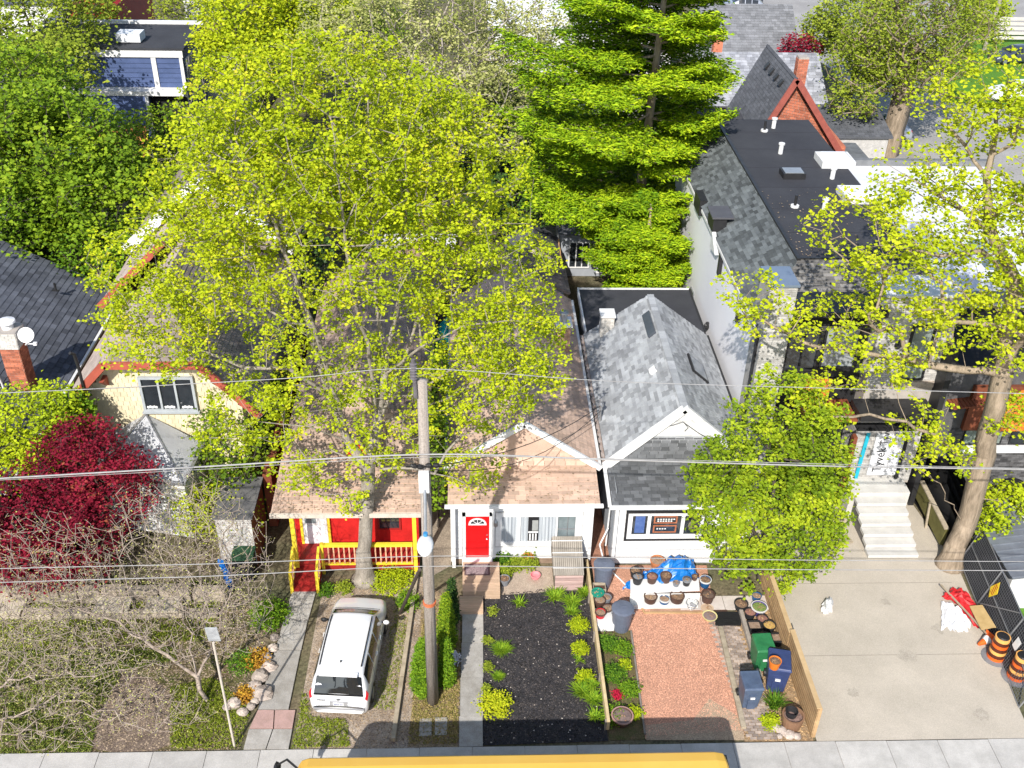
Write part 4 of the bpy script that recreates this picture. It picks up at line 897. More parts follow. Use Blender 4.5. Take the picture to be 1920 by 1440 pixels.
win(H, 18.2, 19.7, 2.25, 2.95, 30.48, 1, black_metal, .05, .05, pm=MATS['sage_glass']); MB().bb((18.0,30.3,1.95),(23.5,30.47,2.2)).build('window_sill', white_trim, H)
win(H, 20.0, 22.0, 2.25, 2.95, 30.48, 2, black_metal, .05, .05)
for p in ((1835,465),(1862,500),(1905,545)):
    q = G(p[0],p[1],6.05); MB().box(q+Vector((0,0,.15)),(.7,.5,.3)).build('roof_unit', mat('blue_grey_unit',(.20,.28,.34),(.14,.2,.25),.5,3), H)

# ================================================================ BACKGROUND HOUSES
def gable(name, label, x0, x1, y0, y1, ze, zr, wm, rm, axis='y', tile=(.33,.2), over=.3, chimney=None, fascia=None, wins=(), extra=None):
    H = thing(name, label, 'house', ((x0+x1)/2,(y0+y1)/2,0))
    MB().bb((x0,y0,0),(x1,y1,ze)).build('wall', wm, H)
    if axis == 'y':
        xm = (x0+x1)/2; A = [(x1+over,y0-over,ze),(x1+over,y1+over,ze),(xm,y1+over,zr),(xm,y0-over,zr)]; B = [(x0-over,y1+over,ze),(x0-over,y0-over,ze),(xm,y0-over,zr),(xm,y1+over,zr)]
        MB().prism([(x0,y0+.01,ze),(x1,y0+.01,ze),(xm,y0+.01,zr-.15)],(0,.2,0)).build('gable_wall', wm, H); ends = [(x0-over,x1+over)]
        if fascia:
            for s in (x0-over, x1+over): MB().bar((s,y0-over-.03,ze-.06),(xm,y0-over-.03,zr-.06),.08,.28).build('bargeboard', fascia, H)
    else:
        ym = (y0+y1)/2; A = [(x0-over,y0-over,ze),(x1+over,y0-over,ze),(x1+over,ym,zr),(x0-over,ym,zr)]; B = [(x1+over,y1+over,ze),(x0-over,y1+over,ze),(x0-over,ym,zr),(x1+over,ym,zr)]
        for xx in (x0+.01, x1-.21): MB().prism([(xx,y0,ze),(xx,y1,ze),(xx,ym,zr-.15)],(.2,0,0)).build('gable_wall', wm, H)
        if fascia: MB().bb((x0-over,y0-over-.06,ze-.15),(x1+over,y0-over,ze+.02)).build('fascia_board', fascia, H)
    for P in (A, B):
        r = slab('roof', P, rm, H, .12); tiles(r, P, rm, *tile)
    for w in wins: win(H, *w)
    if chimney:
        cx, cy, z0, z1, mm = chimney; c = MB().bb((cx-.3,cy-.3,z0),(cx+.3,cy+.3,z1)).build('chimney', mm, H); MB().bb((cx-.36,cy-.36,z1),(cx+.36,cy+.36,z1+.1)).build('chimney_cap', pale_stone, c)
    return H
# red brick gable house behind the modern one
H = thing('brick_gable_house', 'red brick house with steep slate gable behind the black flat roof', 'house', (18.6,62,0))
x0, x1, xm, y0, y1, ze, zr = 16.6, 22.0, 18.3, 57.9, 64.5, 3.6, 7.7
MB().bb((x0,y0,0),(x1,y1,ze)).build('wall', red_brick, H); MB().prism([(x0,y0+.01,ze),(x1,y0+.01,2.6),(xm,y0+.01,zr-.1)],(0,.3,0)).build('gable_wall', mortar, H)
tiles(H, [(x0,y0,ze),(x1,y0,2.6),(xm,y0,zr-.2)], red_brick, .34, .15, name='brick', gap=.012, thick=.02, mortar=.02)
bricks(H, 13.4, x1, y0, y0+.2, .2, 3.6, red_brick, faces='f', bw=.3, bh=.12)
A = [(x1+.3,y0-.4,2.5),(x1+.3,y1,2.5),(xm,y1,zr),(xm,y0-.4,zr)]; B = [(x0-.3,y1,ze),(x0-.3,y0-.4,ze),(xm,y0-.4,zr),(xm,y1,zr)]
dks = mat('charcoal_shingle',(.12,.125,.14),(.085,.09,.10),.9,1,.3,60,ov=.2,fine=.1)
for P in (A, B): r = slab('roof', P, dks, H, .14); tiles(r, P, dks, .33, .2)
for s, z in ((x0-.3,ze),(x1+.3,2.5)): MB().bar((s,y0-.45,z-.05),(xm,y0-.45,zr-.05),.1,.34).build('bargeboard', mat('brick_red_board',(.36,.10,.075),(.28,.08,.06),.6,3), H)
q = (Vector((xm,0,zr))-Vector((x0-.3,0,ze))).normalized()
for k in range(4): c = Vector((xm,59.0+k*1.1,zr))-q*.9; MB().box(c+Vector((-.05,0,.12)),(.4,.35,.12),ry=-.9).build('roof_vent', black_metal, H)
MB().bb((13.2,57.8,0),(16.3,64,3.2)).build('side_wing', red_brick, H)
P = [(13.0,57.6,3.25),(16.9,57.6,3.25),(16.3,61.5,4.6),(13.0,61.5,4.6)]; r = slab('wing_roof', P, tar_roof, H, .12); MB().bb((13.0,57.48,3.1),(16.8,57.6,3.27)).build('fascia_board', white_trim, H)
for k in range(9): MB().bar((13.05,57.7+k*.42,3.30+k*.146),(16.75-k*.06,57.7+k*.42,3.30+k*.146),.03,.02).build('roof_course', dks, H)
for a in (14.2,16.0): win(H, a, a+.9, 1.6, 2.9, 57.88, 1)
c = MB().bb((19.2,60.6,5.5),(19.8,61.2,8.0)).build('chimney', mortar, H); bricks(c, 19.2,19.8,60.6,61.2,5.5,7.9,red_brick,faces='flr',bw=.3,bh=.12)
gable('grey_ridge_house', 'low grey shingled house with a silvery mottled roof behind the brick gable house', 15.5, 23.2, 66.5, 74, 3.2, 5.6, white_paint, mat('silver_shingle',(.36,.37,.40),(.24,.25,.28),.9,1.5,.3,60,ov=.3,fine=.15), 'x', (.4,.25), chimney=(16.6,70.5,4.5,7,red_brick))
gable('far_grey_house', 'dark grey roofed bungalow farthest back beside the parked cars', 17.5, 24.2, 77.5, 85, 3.4, 6.2, white_paint, mat('mid_grey_shingle',(.22,.225,.24),(.16,.165,.175),.9,1.5,.3,60,ov=.2,fine=.15), 'x', (.4,.25))
gable('flat_annex', 'low black-roofed annex right of the brick gable house', 22.6, 26.4, 62.5, 69.5, 2.6, 3.4, pale_brick, dks, 'x', (.4,.25), .2)
wsh = MB(); wsh.bb((21.8,58.5,0),(24.0,62.0,2.3)); H = thing('lean_to_shed', 'low grey slatted lean-to beside the brick gable wall', 'shed', (23,60,0)); wsh.build('wall', mat('dull_grey_wood',(.22,.21,.20),(.15,.145,.14),.9,3), H)
for k in range(9): MB().bb((21.75,58.5+k*.39,2.31),(24.1,58.5+k*.39+.33,2.36)).build('roof_slat', mat('slate_slat',(.16,.17,.18),(.11,.12,.13),.8,3,ov=.3), H)
# white flat building top centre
H = thing('white_warehouse', 'large white flat-roofed building at the top centre behind the pine', 'building', (9,92,0))
MB().bb((1.5,83.5,0),(16.0,104,3.6)).build('wall', white_paint, H); MB().bb((1.3,83.3,3.6),(16.2,104.2,3.75)).build('flat_roof', mat('bright_membrane',(.85,.85,.86),(.80,.80,.82),.7,.3), H)
for k in range(4): win(H, 8+k*1.9, 9.2+k*1.9, 1.2, 2.6, 83.48, 2)
gable('long_grey_shed', 'long grey-roofed garage glimpsed through the pine boughs', 5.5, 14.5, 66, 72, 2.6, 3.9, white_paint, mat('weathered_shingle',(.30,.28,.27),(.22,.21,.20),.9,1.5,.3,60,ov=.2,fine=.15), 'x', (.4,.25), wins=((8,9.2,.9,2.1,65.98,2),(10.5,11.7,.9,2.1,65.98,2)))
# blue house
H = thing('blue_house', 'navy-sided house with white trim and flat grey roof at the upper left', 'house', (-21,65,0))
bx0, bx1, by = -27.8, -18.1, 66.0
MB().bb((bx0,by,0),(bx1,71.0,6.45)).build('wall', navy_siding, H)
siding(H, bx0, bx1, by, 4.2, 6.1, navy_siding, .3); siding(H, bx0, -20.4, by-.9, .6, 3.9, navy_siding, .3)
MB().bb((bx0,by-.9,0),(-20.4,by,3.9)).build('lower_wall', navy_siding, H); MB().bb((-20.3,by-.3,.5),(bx1,by-.06,3.6)).build('porch_shade_block', dark_void, H)  # solid near-black block, porch shade put into its colour
for p in (((bx0-.1,by-.14,6.1),(bx1+.12,by-.06,6.55)),((bx1-.15,by-.10,0),(bx1+.06,by-.055,6.1)),((-20.0,by-.10,4.2),(-19.7,by-.056,6.1)),((bx0,by-.95,3.92),(bx1+.02,by-.06,4.2)),((-20.5,by-.98,0),(-20.3,by-.91,3.9))): MB().bb(*p).build('trim_board', white_trim, H)
MB().bb((bx0-.2,by-.2,6.56),(bx1+.25,71.6,6.68)).build('flat_roof', tar_roof, H); MB().bb((bx0-.2,71.5,6.5),(bx1+.25,71.7,6.9)).build('roof_edge', white_trim, H)
for k in range(3): winx(H, bx1+.01, 66.6+k*1.4, 67.7+k*1.4, 3.2, 5.8, 1, 2)
q = G(245,70,6.9); MB().box((q.x,q.y,7.0),(1.5,1.2,.5)).build('skylight', metal_roof, H)
H = thing('orange_fence', 'short orange-stained board fence below the navy house', 'fence', (-21,60,0))
fb_ = ubox('fence_board', mat('orange_stain',(.62,.30,.09),(.50,.22,.06),.7,3,ov=.2))
for k in range(15): boxpiece('fence_board', fb_, H, (-24.6+k*.28,64.0,.3),(-24.6+k*.28+.22,64.06,2.3))
MB().bb((-24.7,64.07,1.9),(-20.3,64.12,2.05)).build('rail', lumber, H)
# houses behind it
H = thing('red_stack_house', 'narrow dark red clapboard house at the top left edge', 'house', (-26,84,0))
MB().bb((-28.5,77,0),(-25.2,86,6.5)).build('wall', MATS['wall_boards'] if 'wall_boards' in MATS else dark_red_paint, H); MB().bb((-27.4,76.9,6.5),(-25.9,86,7.2)).build('roof', mat('red_metal',(.50,.06,.04),(.38,.045,.03),.5,2), H)
H = gable('small_gable_house', 'small pale gabled house half hidden by leaves at the top left', -31.5, -27.6, 74.5, 82, 4.2, 6.0, mat('cream_wall',(.62,.60,.55),(.52,.50,.46),.8,2), MATS['silver_shingle'], 'y', (.4,.25), .3, fascia=white_trim)
H = thing('maroon_roof_house', 'flat maroon roofed building behind the navy house with white parapets', 'house', (-20,78,0))
MB().bb((-24.5,72.5,0),(-16,78,5.0)).build('wall', white_paint, H); MB().bb((-24.6,72.4,5.0),(-15.9,78.1,5.15)).build('flat_roof', mat('maroon_roof',(.26,.15,.13),(.2,.12,.1),.9,2), H); MB().cyl((-21.5,75,5.15),.25,.3).build('roof_vent', white_trim, H)
H = thing('white_slope_house', 'white walled house with sloping grey roof at the top edge left', 'house', (-18,90,0))
MB().bb((-22,83,0),(-12,96,5.5)).build('wall', white_paint, H); MB().prism([(-22.2,82.8,6.6),(-11.8,82.8,5.4),(-11.8,82.8,5.6),(-22.2,82.8,6.8)],(0,14,0)).build('roof', MATS['weathered_shingle'], H)
gable('left_grey_house', 'grey gabled house with white eaves glimpsed through the left maple', -34, -28.5, 55, 66, 5.0, 8.0, white_paint, MATS['silver_shingle'], 'y', (.4,.25), .4, fascia=white_trim)
gable('blue_roof_cottage', 'blue-grey roofed cottage at the top left corner behind trees', -40, -33, 88, 96, 4.0, 6.5, white_paint, slate_shingle, 'x', (.4,.25))
gable('yard_garage', 'dark shingled garage in shade at the left edge behind the slate roof', -28, -20.5, 45, 51, 2.6, 4.2, MATS['brown_brick'], slate_shingle, 'x', (.33,.2))
# mid-ground yard structures between cottage and pine
H = thing('playhouse_shed', 'small cream garden shed with white grid windows and dark peaked roof', 'shed', (2.6,47,0))
MB().bb((1.9,46.6,0),(4.3,49,1.9)).build('wall', mat('cream_boards',(.66,.60,.48),(.56,.50,.4),.8,3), H)
MB().prism([(1.9,46.6,1.9),(4.3,46.6,1.9),(3.1,46.6,2.7)],(0,.1,0)).build('gable_wall', MATS['cream_boards'], H)
for s in (1.7,4.5): P=[(s,46.3,1.8),(s,49.2,1.8),(3.1,49.2,2.85),(3.1,46.3,2.85)]; P = P if s > 3 else P[::-1]; slab('roof', P, dks, H, .08)
for a in (2.05,3.2):
    f = win(H, a, a+.95, 1.05, 1.75, 46.58, 3, white_trim, .06, .05, rows=2)
MB().bb((3.3,46.5,.1),(4.0,46.58,1.0)).build('door', mat('dark_brown_door',(.10,.05,.035),(.07,.035,.025),.7), H)
H = thing('garden_cabin', 'grey garden cabin with white french windows in shade under the pine', 'shed', (6,48.6,0))
MB().bb((4.6,48.3,0),(8.6,51.5,2.5)).build('wall', grey_siding, H); MB().bb((4.4,47.9,2.5),(8.8,51.7,2.62)).build('roof', dks, H)
win(H, 5.0, 6.1, .5, 2.0, 48.28, 3, white_trim, .07, .05, rows=4); win(H, 6.5, 7.7, .2, 2.1, 48.28, 3, white_trim, .07, .05, rows=4)
H = thing('side_fence', 'tan board fence running back between the cottage and grey-roofed house', 'fence', (4.5,44,0))
bd_ = ubox('fence_board', mat('tan_fence',(.42,.26,.13),(.32,.19,.09),.8,3,ov=.2))
for k in range(26): boxpiece('fence_board', bd_, H, (4.44,35.6+k*.5,.1),(4.49,35.6+k*.5+.44,1.9+.1*(k%2)))
MB().bb((4.40,35.6,1.2),(4.44,48.5,1.35)).build('rail', lumber, H)
# garage roof & blue playset seen through the maple
gable('back_garage', 'low brown-roofed garage at the far end of the maple yard', -9.5, -5.2, 52, 57, 2.4, 3.6, mat('tan_wall',(.5,.4,.3),(.42,.33,.25),.8,2), grb, 'x', (.4,.25))
H = thing('pale_deck', 'pale blue-white patio platform beside the bright lawn behind the maple', 'deck', (-2.5,51,0))
for k in range(8): MB().bb((-5.6+k*.6,50.6,.3),(-5.6+k*.6+.56,52.6,.36)).build('deck_board', white_trim, H)
gable('yard_shed', 'weathered plank shed with rusty roof showing through the maple', -3.6, -.9, 41.5, 46, 2.2, 3.2, grey_wood, mat('rusty_roof',(.40,.26,.19),(.30,.19,.14),.9,2,ov=.2), 'y', (.4,.3))
H = thing('play_tower', 'teal plastic climbing frame in the yard behind the cottage', 'play structure', (-1.0,38,0))
teal = mat('teal_plastic',(.02,.36,.33),(.015,.28,.26),.5,4)
for a, c in ((-1.5,37.2),(-.6,37.2),(-1.5,38.2),(-.6,38.2)): MB().bb((a,c,0),(a+.1,c+.1,2.4)).build('post', grey_wood, H)
MB().prism([(-1.7,37.0,2.4),(-.4,37.0,2.4),(-1.05,37.0,3.1)],(0,1.5,0)).build('canopy', teal, H); MB().bar((-.5,37.4,1.4),(.1,35.6,.1),.5,.06).build('slide', teal, H); MB().bb((-1.5,37.2,1.2),(-.5,38.3,1.3)).build('platform', lumber, H)
MB().box((-1.05,37.1,1.7),(.8,.05,.7)).build('panel', teal, H)
# narrow garden shed left of the porch house
H = thing('side_shed', 'narrow dark-roofed garden shed with pale brick front between the houses', 'shed', (-8,27.4,0))
MB().bb((-8.55,26.6,0),(-7.35,28.6,2.2)).build('wall', mat('shed_brown',(.24,.10,.045),(.17,.07,.03),.7,3), H); bricks(H, -8.55,-7.35,26.6,26.7,.1,2.2,white_brick,faces='f',bw=.24,bh=.085)
MB().bb((-8.62,26.5,2.2),(-7.28,28.7,2.27)).build('roof', mat('stained_black_roof',(.09,.09,.095),(.16,.155,.15),.9,2.5,.3,20), H)
H = thing('side_wall', 'rust-brown wall in shade beside the narrow shed', 'wall', (-7,29,0)); MB().bb((-7.3,28.7,0),(-7.0,38,2.4)).build('panel', rust_wood, H)
# ================================================================ VAN
white_car = mat('white_car_paint', (.80,.80,.81), (.78,.78,.79), .22, .5, spec=.5, coat=.6)
car_glass = mat('tinted_glass', (.012,.014,.016), (.02,.024,.028), .04, 2, spec=1.0)
tail_red = mat('tail_light_red', (.55,.01,.02), (.45,.008,.015), .15, 3, spec=.8)
black_plastic = mat('black_plastic', (.015,.015,.016), (.02,.02,.021), .5, 5)
mat('grey_recess',(.35,.35,.36),(.3,.3,.31),.5)
def car(name, label, st, paint, loc, rz, glassm=car_glass, group=None, big=True, cat='car'):
    """st rows: y, half width, belt z, roof z, roof half width; front towards +Y"""
    T = thing(name, label, cat, (0,0,0), group); st = [tuple(float(q) for q in s) for s in st]; A = np.array(st)
    def cs(col, y):  # smooth-ish interpolation
        return float(np.interp(y, A[:,0], A[:,col]))
    def sec(y):
        w, zb, zr, wr = (cs(i, y) for i in (1,2,3,4)); zb = min(zb, zr-.02); lo = .30 if y < A[0,0]+.1 or y > A[-1,0]-.15 else .22
        return [(w-.10,lo),(w-.02,lo+.10),(w,(lo+zb)/2+.05),(w-.015,zb),(w-(w-wr)*.5,zb+(zr-zb)*.5),(wr+.02,zb+(zr-zb)*.86),(wr-.07,zr-.01-.03*(zr>1.2)),(wr*.5,zr+.012),(0,zr+.02)]
    def S(y, t, off=0.0):
        p = sec(y); full = p+[(-a, z) for a, z in p[-2::-1]]; i = int(min(max(t, 0), 15.999)); f = t-i; a, b = full[i], full[i+1]
        x = a[0]+(b[0]-a[0])*f; z = a[1]+(b[1]-a[1])*f
        if off:
            n = Vector((x, 0, z-.9)); n = Vector((x*1.2, 0, (z-.55)*1.0)).normalized(); x += n.x*off; z += n.z*off
        return Vector((x, y, z))
    ys = sorted(set(list(A[:,0])+list(np.linspace(A[0,0], A[-1,0], 26)))); vs = []; fs = []
    for y in ys:
        for t in range(17): vs.append(S(y, t))
    for i in range(len(ys)-1):
        for t in range(16): fs.append((i*17+t, i*17+t+1, (i+1)*17+t+1, (i+1)*17+t))
    for i in (0, len(ys)-1): fs.append(tuple(i*17+t for t in range(17)))
    mb = MB(); mb.add(vs, [f[::-1] for f in fs], .5); b = mb.build('body', paint, T, smooth=True)
    mb2 = b.modifiers.new('sub', 'SUBSURF'); mb2.levels = mb2.render_levels = 1
    def patchm(nm, y0, y1, t0, t1, m, off=.012, ny=8, nt=6, parent=b, taper0=0, taper1=0):
        q = MB(); vs = []
        for i in range(ny+1):
            y = y0+(y1-y0)*i/ny
            for j in range(nt+1): t = t0+(t1-t0)*j/nt; vs.append(S(y+(taper0*(j/nt)), t, off))
        q.add(vs, [(i*(nt+1)+j, (i+1)*(nt+1)+j, (i+1)*(nt+1)+j+1, i*(nt+1)+j+1) for i in range(ny) for j in range(nt)], .5)
        return q.build(nm, m, parent, smooth=True)
    L = A[-1,0]; W = A[:,1].max()
    k0, k1 = [s for s in st if s[3] > 1.35][0][0], [s for s in st if s[3] > 1.35][-1][0]
    patchm('rear_window', .10, k0-.03, 5.6, 10.4, glassm); patchm('windscreen', k1+.04, k1+.62, 5.7, 10.3, glassm)
    for s in (0, 1):
        n_ = 3; seg = (k1-k0+.1)/n_
        for i in range(n_):
            a, c = k0+.06+seg*i, k0+.06+seg*(i+1)-.07
            if s == 0: patchm('side_window', a, c, 3.25, 4.85, glassm)
            else: patchm('side_window', a, c, 11.15, 12.75, glassm)
    for s in (-1, 1):
        for y in (.80, L-.85):
            w = MB(); c = Vector((s*(W-.10), y, .31)); w.lathe((0,0,0), [(.20,-.10),(.30,-.10),(.315,-.06),(.315,.06),(.30,.10),(.20,.10)], 18)
            w.v = [tuple(c+Vector((v[2], v[0], v[1]))) for v in w.v]; wh = w.build('wheel', black_plastic, T)
            r = MB(); r.lathe((0,0,0), [(.06,.115*s),(.19,.105*s),(.20,.08*s)], 10); r.v = [tuple(c+Vector((v[2], v[0], v[1]))) for v in r.v]; r.build('rim', metal_grey, wh)
        m_ = MB(); m_.blob((s*(W+.10), k1-.02+.25, .98), .11, sz=.75, sx=1.0, sy=.6, jit=.02); mm = m_.build('wing_mirror', paint if s > 0 else black_plastic, T, smooth=True); MB().bar((s*(W-.06), k1+.28, .93),(s*(W+.05), k1+.26,.96),.05).build('mirror_arm', black_plastic, mm)
    for s in (0, 1):
        patchm('tail_light', .055, .20, 3.0 if s == 0 else 11.6, 4.4 if s == 0 else 13.0, tail_red, .02, 3, 4, b)
        patchm('headlight', L-.34, L-.12, 3.2 if s == 0 else 11.6, 4.4 if s == 0 else 12.8, mat('headlamp',(.5,.52,.55),(.4,.42,.45),.1,2,spec=.8), .012, 3, 3, b)
    if big:
        for s in (0, 1):
            for yy in (k0+.75, k0+1.62, k1-.12):
                sm = MB(); sm.tube([S(yy+(.02 if i < 4 else 0), (1.0+.27*i) if s == 0 else (16-1.0-.27*i), .002) for i in range(9)], .007, 4); sm.build('door_seam', MATS['grey_recess'], T)
            for yy in (k0+1.35, k1-.35): MB().box(S(yy, 2.9 if s == 0 else 13.1, .015), (.03,.16,.03)).build('door_handle', paint, T)
        sm = MB(); sm.tube([S(k1+.72, 5.4+5.2*i/10, .004) for i in range(11)], .012, 4); sm.build('bonnet_seam', black_plastic, T)
        for s in (0, 1): 
            r = MB(); t = 6.0 if s == 0 else 10.0; r.tube([S(k0+.25+(k1-k0-.35)*i/8, t, .03) for i in range(9)], .018, 5); r.build('roof_rail', black_plastic, T)
        MB().cyl(S(.75, 8), .025, .05).build('antenna', black_plastic, T)
        MB().bb((-.26,-.012,.62),(.26,.03,.78)).build('plate_recess', mat('grey_recess',(.35,.35,.36),(.3,.3,.31),.5), T)
        pl = MB().bb((-.155,-.024,.645),(.155,-.013,.765)).build('number_plate', white_trim, T); lt = MB()
        for k in range(7):
            if k != 4: lt.bb((-.125+k*.037,-.0265,.67),(-.125+k*.037+.022,-.0245,.72))
        lt.build('plate_characters', mat('plate_blue',(.05,.08,.25),(.04,.06,.2),.6), pl)
        bd = MB(); bd.lathe((0,0,0),[(.055,0),(.06,.012)],12); bd.v = [(v[0],.012-v[2],v[1]*.7+.87) for v in bd.v]; bd.build('badge', metal_grey, T)
        lt = MB(); 
        for k in range(5): lt.bb((-.62+k*.05,.0,.80),(-.62+k*.05+.035,.03,.83))
        lt.build('lettering', metal_grey, T)
        MB().bar((-.74,-.02,.50),(.74,-.02,.50),.03,.03).build('bumper_seam', MATS['grey_recess'], T)
        MB().bar((-.72,.09,.985),(.72,.09,.985),.05,.035).build('tailgate_trim', black_plastic, T)
        MB().bar((-.55,k0-.06,1.565),(.55,k0-.06,1.565),.16,.03).build('rear_spoiler', paint, T)
    T.location = loc; T.rotation_euler = (0,0,rz); return T
van_st = [(0,.74,.55,.60,.60),(.05,.83,.80,.90,.70),(.12,.86,.95,1.02,.74),(.40,.87,.98,1.54,.67),(.62,.875,.98,1.60,.66),(1.5,.875,.97,1.63,.67),(2.4,.875,.96,1.61,.67),(2.75,.87,.95,1.56,.66),(3.40,.86,.92,1.06,.72),(3.8,.85,.80,.93,.72),(4.15,.80,.66,.80,.66),(4.32,.68,.55,.64,.55),(4.38,.58,.45,.50,.45)]
car('parked_minivan', 'white minivan parked nose-in on the gravel strip before the yellow-railed porch', van_st, white_car, (-3.87,20.12,0), -.075, cat='van')
car_st = [(0,.70,.55,.60,.55),(.06,.82,.75,.85,.68),(.15,.84,.85,.98,.70),(.65,.86,.90,1.40,.60),(1.4,.87,.90,1.46,.60),(2.3,.87,.88,1.44,.60),(2.5,.86,.88,1.38,.60),(3.2,.85,.84,.98,.70),(3.9,.83,.70,.86,.70),(4.3,.74,.55,.66,.60),(4.4,.6,.45,.5,.45)]
silver = mat('silver_car_paint', (.42,.45,.50),(.38,.41,.46),.25,.5,metal=.4,spec=.5); darkcar = mat('dark_car_paint',(.05,.06,.08),(.04,.05,.07),.2,.5,spec=.6)
car('parked_car', 'silver car with blue windscreen parked behind the white flat roof beside the big tree', car_st, silver, G(1700,262)+Vector((0,0,0)), 1.62, glassm=mat('blue_glass',(.03,.09,.22),(.05,.12,.28),.06,1,spec=1), big=False)
car('parked_car', 'dark car farthest in the row at the top beside the alley', car_st, darkcar, G(1428,8), 1.45, big=False)
car('parked_car', 'grey car in the middle of the row at the top beside the alley', car_st, silver, G(1430,24), 1.5, big=False)
car('parked_car', 'white car nearest the far grey roof in the row beside the alley', car_st, white_car, G(1445,42), 1.55, big=False)
car('parked_car', 'dark car parked at the right edge below the back lawn', car_st, darkcar, G(1940,115), 1.75, big=False)
car('parked_car', 'white car at the right edge beside the alley below the dark one', car_st, white_car, G(1950,185), 1.65, big=False)

# ================================================================ SCHOOL BUS
bus_y = mat('school_bus_yellow', (.86,.52,.10), (.82,.46,.075), .35, .35, spec=.5)
Bn = thing('school_bus', 'long yellow school bus on the road at the bottom edge', 'bus', (1,15.4,0))
prof = [(1.25,.55),(1.25,1.9),(1.25,2.70),(1.22,2.92),(1.10,3.05),(.80,3.14),(.45,3.18),(0,3.20)]; prof = prof+[(-a,z) for a, z in prof[-2::-1]]
b = MB(); xs = [-4.3,-4.22,-4.05,-3,-1,1,3,5,6.1,6.3,6.36]; sc = [.90,.97,1,1,1,1,1,1,1,.98,.93]; n = len(prof)
b.add([(x,15.4+p[0]*s,.55+(p[1]-.55)*(s*.5+.5)) for x, s in zip(xs, sc) for p in prof], [(i*n+j,(i+1)*n+j,(i+1)*n+j+1,i*n+j+1) for i in range(len(xs)-1) for j in range(n-1)]+[tuple(range(n)),tuple(range((len(xs)-1)*n+n-1,(len(xs)-1)*n-1,-1))],.5)
body = b.build('body', bus_y, Bn, smooth=False)
for s in (-1,1):
    for k in range(9): MB().bb((-3.6+k*1.08,15.4+s*1.235,1.75),(-2.7+k*1.08,15.4+s*1.262,2.45)).build('side_window', car_glass, Bn)
    for z in (.9,1.35): MB().bb((-4.1,15.4+s*1.25,z),(6.2,15.4+s*1.268,z+.06)).build('rub_rail', black_plastic, Bn)
    for x in (-4.9,3.9):
        w = MB(); w.lathe((0,0,0),[(.3,-.14),(.48,-.14),(.5,-.1),(.5,.1),(.48,.14),(.3,.14)],18); w.v = [(x+v[0],15.4+s*1.08+v[2],.5+v[1]) for v in w.v]; w.build('wheel', black_plastic, Bn)
MB().prism([(-4.3,14.35,.55),(-4.3,14.35,1.75),(-5.6,14.35,1.5),(-6.1,14.35,1.2),(-6.2,14.35,.55)],(0,2.1,0)).build('hood', bus_y, Bn)
MB().bb((-4.36,14.4,1.8),(-4.2,16.4,2.7)).build('windscreen', car_glass, Bn); MB().bb((-6.4,14.2,.45),(-6.2,16.6,.8)).build('bumper', black_plastic, Bn)
for s in (-1,1):
    m_ = MB(); m_.tube([(-4.3,15.4+s*1.2,2.4),(-4.7,15.4+s*1.5,2.5),(-5.0,15.4+s*1.55,2.2),(-4.9,15.4+s*1.5,1.6)],.03,6); m_.blob((-5.0,15.4+s*1.55,2.0),.2,sx=.5,sz=1.3); m_.build('mirror', black_plastic, Bn)
MB().bb((6.18,14.3,2.72),(6.40,16.5,2.95)).build('marker_band', black_plastic, Bn)
for k in range(3): MB().bb((-.6+k*3-.35,15.1,3.19),(-.6+k*3+.35,15.7,3.26)).build('roof_hatch', mat('hatch_tan',(.55,.36,.12),(.5,.3,.1),.5), Bn)

# ================================================================ UTILITY POLE, LAMP, WIRES
pole_wood = mat('grey_pole_wood', (.40,.355,.315), (.24,.205,.175), .95, 6, .8, 25, stretch=(1,1,.06), fine=.2)
Pl = thing('utility_pole', 'weathered wooden utility pole standing between the minivan and the front walkway', 'utility pole', (-1.18,20.72,0))
pb_, pt = Vector((-1.18,20.72,0)), YP(791,712,20.75)
MB().tube([pb_, pb_.lerp(pt,.5), pt], [.175,.15,.125], 14).build('pole', pole_wood, Pl, smooth=True)
top = YP(784,722,20.7); b = MB(); b.tube([top+Vector((-.06,-.08,-.3)), top+Vector((-.10,-.05,.75))], .05, 8)
for k in range(6): b.lathe(top+Vector((-.10,-.05,.2+k*.08)), [(.05,0),(.095,.03),(.05,.06)], 10)
b.build('insulator', mat('dark_insulator',(.10,.09,.10),(.16,.15,.16),.4,5), Pl)
q = YP(797,905,20.6); b = MB()
for dx in (-.25,-.1,.12,.3): b.blob(q+Vector((dx,-.12,random.uniform(-.03,.03)+.62)),.07,sx=1.4); 
b.bar(q+Vector((-.45,-.14,.62)),q+Vector((.45,-.14,.62)),.03); b.build('splice_hardware', black_plastic, Pl)
q = YP(812,1137,20.5); MB().cyl((pb_.x+.0,pb_.y,q.z-.1),.185,.09,14).build('orange_band', mat('orange_band',(.62,.17,.07),(.45,.12,.05),.6,9), Pl)
b = MB(); b.tube([(pb_.x-.02,pb_.y-.17,8.6),(pb_.x-.02,pb_.y-.2,7.9),(pb_.x-.02,pb_.y-.6,7.2)],.04,7); lampq = YP(798,1010,20.0)
LT = thing('street_lamp', 'white cobra-head street lamp with blue photocell hanging on the utility pole', 'street lamp', lampq)
MB().tube([Vector((pb_.x-.02,pb_.y-.15,lampq.z+1.3)),lampq+Vector((0,.35,.9)),lampq+Vector((0,.05,.25))],.045,8).build('arm', metal_grey, LT)
l = MB(); l.blob(lampq+Vector((0,-.25,.0)), .24, 14, 8, 0, sx=.9, sy=1.75, sz=.42); l.build('lamp_head', white_trim, LT, smooth=True)
MB().cyl(lampq+Vector((0,.02,.09)),.06,.09,10).build('photocell', mat('photocell_blue',(.05,.25,.5),(.04,.2,.42),.4), LT)
